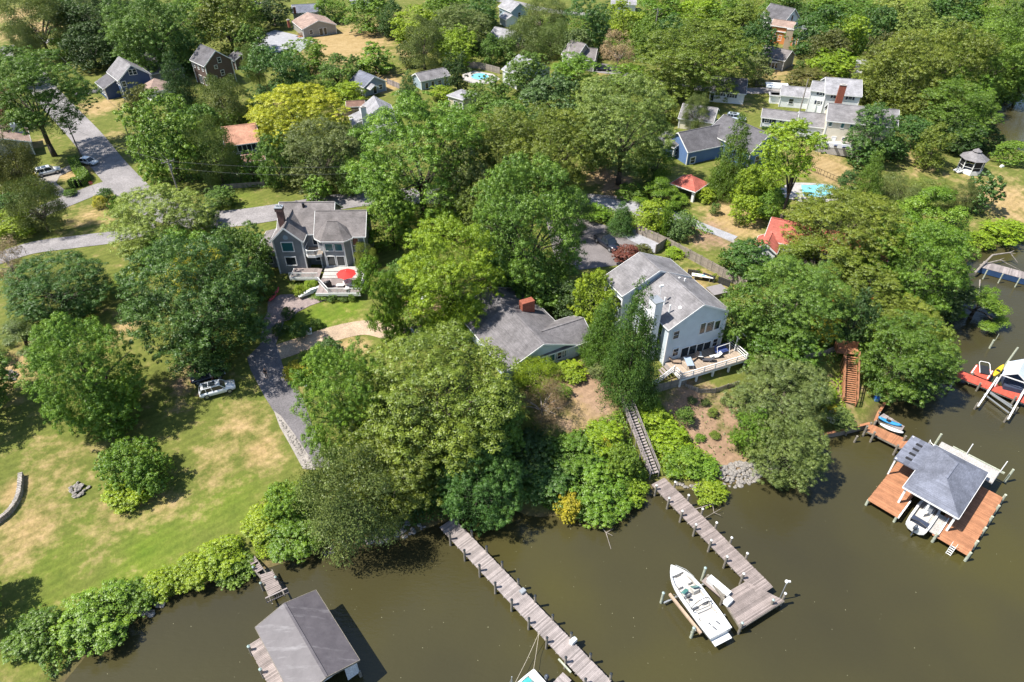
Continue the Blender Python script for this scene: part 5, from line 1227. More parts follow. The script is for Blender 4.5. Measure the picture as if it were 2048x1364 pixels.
# terrace with a pale screen wall
T_ = [gp(1612, 312), gp(1640, 296), gp(1708, 304), gp(1702, 332)]
b_ = bs_[0]; mb = h_.mb()
c0, c1 = b_.P(-b_.l - 1.5, -b_.w, 0), b_.P(3.6, -b_.w, 0); d0, d1 = b_.P(-b_.l - 1.5, -b_.w - 4.2, 0), b_.P(3.6, -b_.w - 4.2, 0); mb.prism([c0, d0, d1, c1], 5.0, 6.6); h_.part('terrace', mb, M['concrete'])
mb = h_.mb(); mb.beam((d0[0], d0[1], 7.1), (d1[0], d1[1], 7.1), .12, 1.0); h_.part('terrace_screen', mb, M['w_white'])
simple('garage', 'grey-roofed pale garage with a small tree in front', [Bk(px=(1356, 236), ze=8.0, ang=-22, L=8.2, W=8.8, zr=10.0, corner='--', wall='w_cream', roof='roof_grey')], [(0, 'R', (-2, -.8, 5.6, 7.4), dict(ny=1))], cat='garage')
h_, bs_ = simple('house', 'deep navy house with charcoal roofs and white window trim behind the tall fir', [Bk(px=(1502, 306), ze=9.6, ang=-58, L=13, W=9.5, zr=12.6, corner='+-', wall='w_blue', roof='roof_dark'), Bk(px=(1376, 305), ze=8.4, ang=24, L=12, W=8.5, zr=11.2, corner='--', wall='w_blue', roof='roof_dark'), Bk(px=(1349, 296), ze=8.2, ang=-50, L=5.5, W=3.6, zr=9.4, corner='+-', kind='shed', wall='w_navy', roof='roof_dark')],
   [(1, 'F', (1381, 315, 1389, 326), dict(fw=.2)), (2, 'R', (-1.0, .1, 6.2, 7.6), dict(fw=.16)), (0, 'R', (-2.5, -1.2, 6.2, 8.2)), (0, 'R', (.4, 2.2, 6.2, 8.2), dict(nx=2))])
simple('house', 'long red-roofed house almost hidden under the olive oak', [Bk(px=(1527, 478), ze=9.0, ang=-28, L=19, W=8.0, zr=11.2, corner='--', wall='w_white', roof='roof_red'), Bk(px=(1554, 508), ze=8.6, ang=62, L=4.5, W=4, zr=9.9, corner='--', wall='w_white', roof='roof_red')], [(0, 'F', (-5, -4, 6.4, 7.8)), (0, 'F', (-1, 0, 6.4, 7.8))])
simple('shed', 'little white garden shed on the dry lawn at the edge of the right woods', [Bk(px=(1712, 125), ze=7.8, ang=-25, L=2.6, W=2.4, zr=8.6, corner='--', wall='w_white', roof='roof_pale')], cat='shed')
simple('carport', 'white flat-roofed carport beside the road left of the white chimney house', [Bk(px=(1534, 174), ze=8.0, ang=-12, L=5.5, W=4, zr=8.1, corner='--', kind='flat', wall='w_white', roof='white', walls=False), Bk(px=(1540, 190), ze=7.6, ang=-12, L=3, W=2.6, zr=7.7, corner='--', kind='flat', wall='w_white', roof='roof_pale')], cat='carport')
def pavilion():
    p = at(1393, 372, 6); h = House('pavilion', 'open garden pavilion with red hipped roof beside the navy house', 'pavilion', (p.x, p.y))
    b = h.block((1391, 384), 8.0, -42, 5.6, 5.2, 9.7, '+-', kind='hip', roof='roof_red', walls=False, oh=.5)
    for s in (-1, 1):
        for t in (-1, 1): q = b.P(s * (b.l - .1), t * (b.w - .1), 0); mb = h.mb(); mb.box((q[0], q[1], 6.7), (.5, .5, 2.7), R(-42)); h.part('pillar', mb, M['trim'])
pavilion()
def gazebo():
    p = gp(1938, 340); h = House('gazebo', 'octagonal white screened gazebo with grey tiered roof on the right lawn', 'gazebo', (p.x, p.y)); r = 2.35; g = h.gz
    oc = lambda r, z, k0=.5: [(p.x + r * math.cos((i + k0) * math.pi / 4), p.y + r * math.sin((i + k0) * math.pi / 4), z) for i in range(8)]
    mb = h.mb(); mb.prism([q[:2] for q in oc(r + .1, 0)], g - .3, g + .6); h.part('base', mb, M['white'])
    for q in oc(r, 0): mb = h.mb(); mb.box((q[0], q[1], g + 1.75), (.16, .16, 2.4), math.atan2(q[1] - p.y, q[0] - p.x)); h.part('post', mb, M['trim'])
    o = oc(r, 0)
    for i in range(8):
        a, b = o[i], o[(i + 1) % 8]; mb = h.mb(); mb.beam((a[0], a[1], g + 1.35), (b[0], b[1], g + 1.35), .06, .08); mb.beam((a[0], a[1], g + 2.85), (b[0], b[1], g + 2.85), .1, .2); h.part('rail', mb, M['trim'])
        if i not in (4,): mb = h.mb(); mb.beam((a[0], a[1], g + 1.75), (b[0], b[1], g + 1.75), .02, 2.1); h.part('screen', mb, M['dark'])
    e, t = oc(r + .55, g + 2.9), oc(.75, g + 4.15)
    for i in range(8): mb = h.mb(); j = (i + 1) % 8; mb.sheet([e[i], e[j], t[j], t[i]], .08); h.part('roof_panel', mb, M['roof_grey'])
    e2 = oc(.95, g + 4.35); mb = h.mb()
    for i in range(8): mb.sheet([e2[i], e2[(i + 1) % 8], (p.x, p.y, g + 5.0)], .06)
    h.part('cupola', mb, M['roof_grey'])
    for k in range(3): mb = h.mb(); mb.box((p.x - 2.6 - k * .3, p.y - .8, g + .45 - k * .18), (.3, 1.6, .16), R(15)); h.part('step', mb, M['white'])
gazebo()
# ------------------------------------------------------------------ docks, boathouses, boats
def V3(px, z): return at(px[0], px[1], z)
def plank_run(mb, a0, a1, b0, b1, zt, bw=.145, th=.05, rng=random.Random(5)):
    """boards laid across the strip whose long edges run a0->a1 and b0->b1"""
    a0, a1, b0, b1 = [Vector(q[:2]) for q in (a0, a1, b0, b1)]; n = max(2, int((a1 - a0).length / bw))
    for i in range(n):
        t0, t1 = i / n, (i + .93) / n; j = rng.uniform(-.03, .03); dz = rng.uniform(-.006, .006)
        p, q, r, s = a0.lerp(a1, t0), a0.lerp(a1, t1), b0.lerp(b1, t1), b0.lerp(b1, t0); e = (p - s).normalized() * j
        mb.prism([p + e, q + e, r + e, s + e], zt - th + dz, zt + dz)
def piling(parent, p, ztop, r=.14, m='pile', cap=None, name='piling', loc=(0, 0, 0), lean=(0, 0)):
    o = Vector(loc); q = Vector(p[:3]) - o; mb = MB(); zb = -1.4 - o.z; zt = ztop - o.z
    mb.path([(q.x, q.y, zb), (q.x + lean[0] * .4, q.y + lean[1] * .4, (zb + zt) / 2), (q.x + lean[0], q.y + lean[1], zt)], [r * 1.1, r * 1.03, r * .95], 10); o_ = mb.build(name, M[m], parent)
    if cap:
        k = MB(); x, y = q.x + lean[0], q.y + lean[1]; k.tube((x, y, zt), (x, y, zt + .05), r * 1.12, r * 1.1, 10); k.tube((x, y, zt + .05), (x, y, zt + .2), r * 1.1, .02, 10); k.build('piling_cap', M[cap], o_)
    return o_
M['cap_black'] = mat('black_piling_cap', (.03, .035, .04), .1, 3, .5); M['cap_white'] = mat('white_piling_cap', (.62, .62, .6), .1, 3, .5); M['cap_teal'] = mat('pale_teal_piling_cap', (.30, .38, .36), .1, 3, .5)
def dock(name, label, c0, c1, wd, zt, m, pl, pr, cap, ptop):
    d = empty(name, (c0.x, c0.y, 0), 0, label, 'dock'); o = Vector((c0.x, c0.y, 0)); a, b = c0 - o, c1 - o; dr = (b - a).xy.normalized(); n = Vector((-dr.y, dr.x)) * (wd / 2)
    mb = MB(); plank_run(mb, a.xy + n, b.xy + n, a.xy - n, b.xy - n, zt); mb.build('decking', M[m], d)['kind'] = 'stuff'
    for s in (-1, 0, 1):
        mb = MB(); k = n * (s * .9); mb.beam((a.x + k.x, a.y + k.y, zt - .16), (b.x + k.x, b.y + k.y, zt - .16), .08, .2); mb.build('stringer', M['pile'], d)
    for rows, s in ((pl, 1), (pr, -1)):
        for t in rows:
            p = a.lerp(b, t); q = p.xy + n * (s * 1.04); piling(d, (q.x, q.y, 0), ptop + .12 * math.sin(t * 91), .14, 'pile', cap)
    for t in sorted(pl):
        p = a.lerp(b, t); mb = MB(); mb.beam((p.x + n.x, p.y + n.y, zt - .34), (p.x - n.x, p.y - n.y, zt - .34), .1, .16); mb.build('cross_beam', M['pile'], d)
    return d, o, dr, n
# long grey dock
c0 = V3((893, 1045), 1.15); c1 = V3((1208, 1376), 1.15)
LD, LDo, LDd, LDn = dock('dock', 'long straight grey plank dock running to the bottom edge', c0, c1, 2.05, 1.15, 'dock', [.03 + .107 * k for k in range(10)], [.085 + .107 * k for k in range(9)], 'cap_black', 2.15)
# a short finger and mooring beam at its lower end
f0, f1 = V3((1134, 1352), 1.1), V3((1090, 1400), 1.1); mb = MB(); mb.M = Matrix.Translation(-LDo); n_ = Vector((f1 - f0).xy.normalized()); n_ = Vector((-n_.y, n_.x)) * .55
plank_run(mb, f0.xy + n_, f1.xy + n_, f0.xy - n_, f1.xy - n_, 1.1); mb.build('finger_pier', M['dock'], LD)['kind'] = 'stuff'
mb = MB(); mb.M = Matrix.Translation(-LDo); mb.beam(V3((1117, 1318), 1.0), V3((1142, 1345), 1.0), .16, .16); mb.build('mooring_beam', M['pile_pale'], LD)
# brown dock with platform
c0 = V3((1316, 962), 1.2); c1 = V3((1533, 1183), 1.2)
BD, BDo, BDd, BDn = dock('dock', 'brown-grey plank dock ending in a square platform beside the white boat', c0, c1, 2.1, 1.2, 'dock_brown', [.1, .235, .37, .5, .635, .77], [.05, .18, .31, .44, .58, .72, .86], 'cap_white', 2.1)
mb = MB(); mb.M = Matrix.Translation(-BDo)
q = [V3((1492, 1163), 1.2), V3((1569, 1201), 1.2), V3((1482, 1256), 1.2), V3((1442, 1192), 1.2)]
u_ = (q[1] - q[0]).normalized()
plank_run(mb, q[0].xy, q[1].xy, q[3].xy, q[2].xy, 1.205, .15); mb.build('platform_decking', M['dock_brown'], BD)['kind'] = 'stuff'
mb = MB(); mb.M = Matrix.Translation(-BDo)
for a_, b_ in ((0, 1), (1, 2), (2, 3), (3, 0)): mb.beam(q[a_] - Vector((0, 0, .2)), q[b_] - Vector((0, 0, .2)), .1, .26)
mb.build('platform_frame', M['pile'], BD)
for px, zt, cp in (((1571, 1187), 2.3, 'cap_white'), ((1547, 1200), 2.0, 'cap_teal'), ((1485, 1246), 2.1, 'cap_teal'), ((1448, 1190), 1.9, None)): piling(BD, V3(px, zt), zt, .14, 'pile', cp, loc=BDo)
lp = piling(BD, V3((1574, 1165), 3.4), 3.2, .06, 'metal', None, 'lamp_post', loc=BDo); mb = MB(); mb.M = Matrix.Translation(-BDo); p = V3((1574, 1162), 3.4); mb.ball((p.x, p.y, 3.3), .2, 10, 6); mb.box((p.x + .2, p.y, 3.3), (.4, .2, .12)); mb.build('lamp_head', M['white'], lp)
# dock boxes on the two docks
def crate(px, z, dims, ang, name, label, m, lid=None):
    p = V3(px, z); e = empty(name, (p.x, p.y, z), R(ang), label, 'box'); mb = MB(); mb.box((0, 0, dims[2] * .42), (dims[0], dims[1], dims[2] * .84)); mb.build('body', M[m], e)
    mb = MB(); mb.loft([[(-dims[0] * .53, -dims[1] * .54, dims[2] * .84), (dims[0] * .53, -dims[1] * .54, dims[2] * .84), (dims[0] * .53, dims[1] * .54, dims[2] * .84), (-dims[0] * .53, dims[1] * .54, dims[2] * .84)], [(-dims[0] * .5, -dims[1] * .45, dims[2]), (dims[0] * .5, -dims[1] * .45, dims[2]), (dims[0] * .5, dims[1] * .45, dims[2]), (-dims[0] * .5, dims[1] * .45, dims[2])]]); mb.build('lid', M[lid or m], e)
crate((1455, 1206), 1.2, (.9, .6, .6), 40, 'dock_box', 'grey-white dock box on the platform corner by the boat stern', 'white')
crate((1146, 1284), 1.15, (.7, .45, .5), 40, 'dock_box', 'small white box on the edge of the long grey dock', 'white')
crate((1045, 1184), 1.15, (.6, .5, .35), 40, 'crate', 'grey crab pot crate on the long grey dock', 'metal')
# boat lift beside the platform
def boat_lift():
    p = V3((1390, 1200), 0); e = empty('boat_lift', (p.x, p.y, 0), 0, 'timber and cable boat lift with four pilings under the white boat', 'boat lift'); o = Vector((p.x, p.y, 0))
    for px, zt in (((1327, 1186), 1.9), ((1388, 1256), 1.9), ((1411, 1136), 2.4)): piling(e, V3(px, zt), zt, .15, 'pile_pale', 'cap_teal', loc=o)
    mb = MB(); mb.M = Matrix.Translation(-o); mb.beam(V3((1339, 1188), 1.6), V3((1402, 1267), 1.6), .26, .26); mb.build('beam', plank_mat('lift_timber', (.38, .28, .2)), e)
    mb = MB(); mb.M = Matrix.Translation(-o); mb.beam(V3((1415, 1150), 1.6), V3((1452, 1205), 1.6), .26, .26); mb.build('beam', M['pile'], e)
    for a_, b_ in (((1328, 1206), (1408, 1168)), ((1382, 1265), (1450, 1230))):
        mb = MB(); mb.M = Matrix.Translation(-o); mb.beam(V3(a_, .5), V3(b_, .5), .16, .2); mb.build('cradle_beam', M['metal'], e)
    for px in ((1352, 1192), (1396, 1258)):
        mb = MB(); mb.M = Matrix.Translation(-o); a_ = V3(px, 1.6); mb.tube((a_.x, a_.y, 1.6), (a_.x + .5, a_.y + .1, .5), .03, .03, 6); mb.tube((a_.x - .2, a_.y + .2, 1.6), (a_.x + .9, a_.y + .3, .5), .03, .03, 6); mb.build('cable', M['metal'], e)
boat_lift()
M['gel'] = gloss_mat('white_gelcoat', (.60, .60, .59), .25, coat=.3); M['gel_in'] = mat('cream_cockpit', (.42, .40, .37), .08, 2, .5); M['navy_cover'] = mat('navy_canvas', (.03, .04, .07), .2, 2, .8); M['teal_cover'] = mat('teal_canvas', (.05, .32, .32), .15, 2, .8)
M['seat'] = mat('white_vinyl', (.55, .54, .52), .06, 3, .5); M['tealglass'] = glass_mat('tinted_windscreen', (.05, .16, .15), .08); M['outboard'] = gloss_mat('grey_outboard', (.05, .06, .08), .35)
def hull(e, L, B, H, z0, mat_='gel', bow=1.0):
    st = []
    for k in range(15):
        t = k / 14; x = -L / 2 + L * t
        w = B / 2 * (1 - max(0, (t - .5) / .5) ** 2.9 * .96) * (.93 + .07 * min(1, t * 5)); sh = H * (1 + .28 * max(0, t - .4) ** 1.3); kz = z0 + (H * .75 * max(0, (t - .72) / .28) ** 2)
        st.append([(x, -w, z0 + sh), (x, -w * .93, z0 + sh * .55), (x, -w * .55, kz + H * .12), (x, 0, kz), (x, w * .55, kz + H * .12), (x, w * .93, z0 + sh * .55), (x, w, z0 + sh)])
    mb = MB(); mb.loft(st, closed=False, cap=False); n = 7
    mb._add(st[0], [tuple(range(n - 1, -1, -1))]); mb.build('hull', M[mat_], e, True)
    return st
def rimdeck(e, st, inner=.72, mname='gel', lo=.1, kstart=1, kend=12, floor=-.5):
    """gunwale ring and sunken cockpit floor"""
    mb = MB(); ring = []
    for k, s in enumerate(st): ring.append((Vector(s[0]), Vector(s[-1])))
    n = len(ring); I = [(Vector((a.x, a.y * inner, a.z)), Vector((b.x, b.y * inner, b.z))) for a, b in ring]
    for k in range(n - 1):
        if kstart <= k < kend:
            for i in (0, 1): q = [ring[k][i], ring[k + 1][i], I[k + 1][i], I[k][i]]; mb._add([tuple(v + Vector((0, 0, .01))) for v in q], [(0, 1, 2, 3) if i == 0 else (3, 2, 1, 0)])
        else: q = [ring[k][0], ring[k + 1][0], ring[k + 1][1], ring[k][1]]; mb._add([tuple(v + Vector((0, 0, .012))) for v in q], [(0, 1, 2, 3)])
    mb.build('deck', M[mname], e, False)
    fl = MB(); A = [I[k][0] + Vector((0, 0, floor)) for k in range(kstart, kend + 1)]; Bq = [I[k][1] + Vector((0, 0, floor)) for k in range(kstart, kend + 1)]
    T0 = [I[k][0] for k in range(kstart, kend + 1)]; T1 = [I[k][1] for k in range(kstart, kend + 1)]
    for k in range(len(A) - 1):
        fl._add([A[k], A[k + 1], Bq[k + 1], Bq[k]], [(0, 1, 2, 3)]); fl._add([T0[k], T0[k + 1], A[k + 1], A[k]], [(0, 1, 2, 3)]); fl._add([T1[k], T1[k + 1], Bq[k + 1], Bq[k]], [(3, 2, 1, 0)])
    fl._add([A[0], Bq[0], T1[0], T0[0]], [(0, 1, 2, 3)]); fl._add([A[-1], Bq[-1], T1[-1], T0[-1]], [(3, 2, 1, 0)])
    fl.build('cockpit', M['gel_in'], e)
def outboard(e, x, y, z, m='outboard'):
    mb = MB(); mb.loft([[(x + a * .5 - .1, y + b, zz) for a, b in ((-.35 * s, -.19 * s), (.25 * s, -.19 * s), (.35 * s, 0), (.25 * s, .19 * s), (-.35 * s, .19 * s), (-.5 * s, 0))] for s, zz in ((.8, z + .1), (1.05, z + .3), (1.0, z + .62), (.6, z + .8))]); mo = mb.build('outboard_motor', M[m], e, True)
    k = MB(); k.box((x - .15, y, z - .35), (.2, .14, .95)); k.box((x - .2, y, z - .8), (.5, .12, .16)); k.build('motor_leg', M[m], mo)
def motorboat():
    a, b = V3((1442, 1266), 1.7), V3((1342, 1131), 1.7); c = (a + b) / 2; L = (b - a).length; d = (b - a).xy
    e = empty('motorboat', (c.x, c.y, .75), math.atan2(d.y, d.x), 'white bow-rider motorboat sitting on the lift by the platform', 'boat')
    st = hull(e, L, 3.0, .95, 0); rimdeck(e, st, .74, 'gel', kstart=1, kend=12, floor=-.5)
    z = .95
    for (x, y, dx, dy, h) in ((2.3, -.62, 1.2, .42, .42), (2.3, .62, 1.2, .42, .42), (-.55, -.7, .6, .62, .5), (-.55, .7, .6, .62, .5), (-2.5, 0, .75, 1.9, .52), (-1.6, .95, .9, .35, .4)):
        mb = MB(); mb.box((x, y, z - .5 + h / 2), (dx, dy, h)); mb.box((x - dx * .42, y, z - .5 + h), (dx * .2, dy, h * .5)); mb.build('seat', M['seat'], e)
    for s in (-1, 1):
        mb = MB(); mb.loft([[(.5, s * .28, z - .45), (1.3, s * .28, z - .45), (1.3, s * 1.02, z - .45), (.5, s * 1.02, z - .45)], [(.55, s * .28, z + .15), (1.15, s * .3, z + .1), (1.1, s * 1.0, z + .1), (.55, s * 1.02, z + .15)]]); mb.build('console', M['gel_in'], e)
        mb = MB(); mb.sheet([(1.3, s * .28, z + .08), (1.1, s * 1.08, z + .08), (.62, s * 1.0, z + .55), (.8, s * .28, z + .55)], .03); mb.build('windscreen', M['tealglass'], e)
        mb = MB(); mb.beam((.64, s * 1.04, z + .5), (-.7, s * 1.16, z + .12), .03, .05); mb.build('windscreen_side', M['metal'], e)
    mb = MB(); mb.tube((.25, .6, z + .05), (.3, .6, z + .1), .19, .19, 12); mb.build('steering_wheel', M['black'], e)
    mb = MB(); pts = [(-.9, 1.2 * math.cos(t), z + .1 + 1.05 * math.sin(t)) for t in [math.pi * k / 10 for k in range(11)]]; mb.path(pts, [.035] * 11, 6); pts2 = [(-1.25, 1.18 * math.cos(t), z + .1 + .75 * math.sin(t)) for t in [math.pi * k / 10 for k in range(11)]]; mb.path(pts2, [.05] * 11, 6); mb.build('tower_bow', M['black'], e)
    mb = MB(); mb.box((-3.2, 0, z + .03), (1.5, 2.3, .1)); mb.build('sun_pad', M['seat'], e)
    for x, y in ((-2.9, .5), (-3.3, -.4), (-3.6, .3)): mb = MB(); mb.box((x, y, z + .1), (.5, .12, .05), .3); mb.build('pad_seam', M['outboard'], e)
    mb = MB(); mb.box((-L / 2 - .3, 0, .2), (.7, 2.1, .12)); mb.build('swim_platform', M['gel'], e)
    mb = MB()
    for s in (-1, 1): mb.path([(3.9, s * .25, z + .45), (3.0, s * .95, z + .42), (1.9, s * 1.25, z + .36)], [.025] * 3, 6)
    mb.build('bow_rail', M['metal'], e)
motorboat()
def jet_ski_lift():
    p = V3((1436, 1176), 1.2); e = empty('dock_bench', (p.x, p.y, 1.1), R(-50), 'long white fish box bench between the boat and the brown dock', 'box'); mb = MB(); mb.box((0, 0, .3), (2.6, .75, .6)); mb.build('body', M['gel'], e); mb = MB(); mb.box((0, 0, .63), (2.65, .8, .08)); mb.build('lid', M['gel'], e)
    mb = MB(); mb.box((0, 0, -.1), (3.4, 1.2, .1)); mb.build('base', M['dock_brown'], e)
jet_ski_lift()
# ---- left boathouse
M['roof_metal'] = None
def tarred():
    m, n, b = newmat('weathered_tar_roof'); f = noise_node(n, .8, 7, .7); f2 = noise_node(n, .5, 6, .75, stretch=(.25, 2.2, 1))
    c = ramp(n, f, [(0.3, (.062, .055, .062)), (0.7, (.098, .088, .096))]); c = mixc(n, ramp(n, f2, [(0.55, (0,) * 3), (0.8, (.7,) * 3)]), c, (.27, .26, .27))
    n.links.new(c, b.inputs['Base Color']); b.inputs['Roughness'].default_value = .55; b.inputs['Specular IOR Level'].default_value = .4; bump(n, b, f, .3, .03); return m
M['roof_metal'] = tarred(); M['w_weath'] = mat('weathered_white_boards', (.55, .58, .62), .15, 1.2, .7, fine=7)
def left_boathouse():
    ze = 3.5; P = V3((719, 1319.6), ze); h = House('boathouse', 'old boathouse with weathered grey gable roof at the bottom edge', 'boathouse', (P.x - 5, P.y + 2), 0.0); ang = -51.5
    b = h.block((719, 1319.6), ze, ang, 9.3, 6.5, 4.45, '++', roof='roof_metal', trim='pile', walls=False, oh=.3)
    w = b.w; l = b.l
    def wallbox(p0, p1, z0, z1, name='wall', m='w_weath'): mb = h.mb(); mb.beam(p0 + ((z0 + z1) / 2,), p1 + ((z0 + z1) / 2,), .1, z1 - z0); return h.part(name, mb, M[m])
    g = lambda p, q: b.P(p, q, 0)[:2]
    wallbox(g(-l, -w), g(l, -w), .9, 3.5); wallbox(g(-l, w), g(l, w), .9, 3.5); wallbox(g(-l, -w + .06), g(-l, w - .06), .9, 3.5); wallbox(g(l, w - 1.2), g(l, w - .06), .9, 3.45); wallbox(g(l, -w + .06), g(l, -w + 1.0), .9, 3.45)
    for e in (-l, l): mb = h.mb(); mb.loft([[b.P(e + d, q, z) for q, z in ((-w, 3.42), (w, 3.42), (0, 4.25))] for d in (-.05, .05)]); h.part('gable_end', mb, M['w_weath'])
    mb = h.mb(); a0, a1 = b.P(-l - .6, -w - 1.55, 0), b.P(l + 1.5, -w - 1.55, 0); b0, b1 = b.P(-l - .6, -w - .02, 0), b.P(l + 1.5, -w - .02, 0); plank_run(mb, a0, a1, b0, b1, 1.0, .17); h.part('side_walkway', mb, M['dock_brown'])['kind'] = 'stuff'
    mb = h.mb(); plank_run(mb, b.P(-l - 1.5, -w, 0), b.P(-l - 1.5, w, 0), b.P(-l - .02, -w, 0), b.P(-l - .02, w, 0), 1.0, .17); h.part('back_walkway', mb, M['dock_brown'])['kind'] = 'stuff'
    for p in (-l, -l / 3, l / 3, l):
        for q in (-w - 1.55, w + .05): z = b.P(p, q, 0); piling(h.o, z, 1.7 if q < 0 else 1.0, .15, 'pile', 'cap_teal' if q < 0 else None, loc=h.org)
    return h, b
LBH, LBb = left_boathouse()
def bridge():
    p = V3((540, 1168), 1.0); e = empty('footbridge', (p.x, p.y, 0), 0, 'broken plank footbridge from the shrubs to the old boathouse', 'footbridge'); o = Vector((p.x, p.y, 0)); T = Matrix.Translation(-o); rng = random.Random(3)
    A = [V3(q, 1.0) for q in ((519, 1150), (538, 1192), (563, 1178), (545, 1142))]
    n = 13
    for i in range(n):
        t0, t1 = i / n, (i + .86) / n; mb = MB(); mb.M = T; j = rng.uniform(-.12, .12); dr = (A[3] - A[0]).normalized() * j
        mb.prism([A[0].lerp(A[1], t0) + dr, A[0].lerp(A[1], t1) + dr, A[3].lerp(A[2], t1) + dr, A[3].lerp(A[2], t0) + dr], .94, 1.0 + rng.uniform(0, .03)); mb.build('plank', M['dock_brown'], e)
    B = [V3(q, 1.1) for q in ((496, 1122), (514, 1146), (527, 1138), (510, 1114))]
    for i in (0, 1, 2, 4, 5, 6, 7): t0, t1 = i / 8, (i + .8) / 8; mb = MB(); mb.M = T; mb.prism([B[0].lerp(B[1], t0), B[0].lerp(B[1], t1), B[3].lerp(B[2], t1), B[3].lerp(B[2], t0)], 1.04, 1.1); mb.build('plank', M['dock_brown'], e)
    for a_, b_ in ((A[0], A[1]), (A[3], A[2]), (B[0], B[1]), (B[3], B[2])): mb = MB(); mb.M = T; d = (b_ - a_); mb.beam(a_ - d * .1 - Vector((0, 0, .15)), b_ + d * .35 - Vector((0, 0, .15)), .1, .18); mb.build('stringer', M['pile'], e)
    for px in ((521, 1166), (551, 1154), (506, 1134)): piling(e, V3(px, 1.5), 1.5, .13, 'pile', 'cap_teal', loc=o)
    r0, r1 = V3((535, 1206), 1.0), V3((578, 1186), 1.0); mb = MB(); mb.M = T
    for k in range(12): q = r0.lerp(r1, k / 11); mb.box((q.x, q.y, 1.45), (.06, .06, .9), .4)
    mb.beam(r0 + Vector((0, 0, .95)), r1 + Vector((0, 0, .95)), .14, .06); mb.beam(r0 + Vector((0, 0, .1)), r1 + Vector((0, 0, .1)), .08, .08); mb.build('railing', M['dock'], e)
bridge()
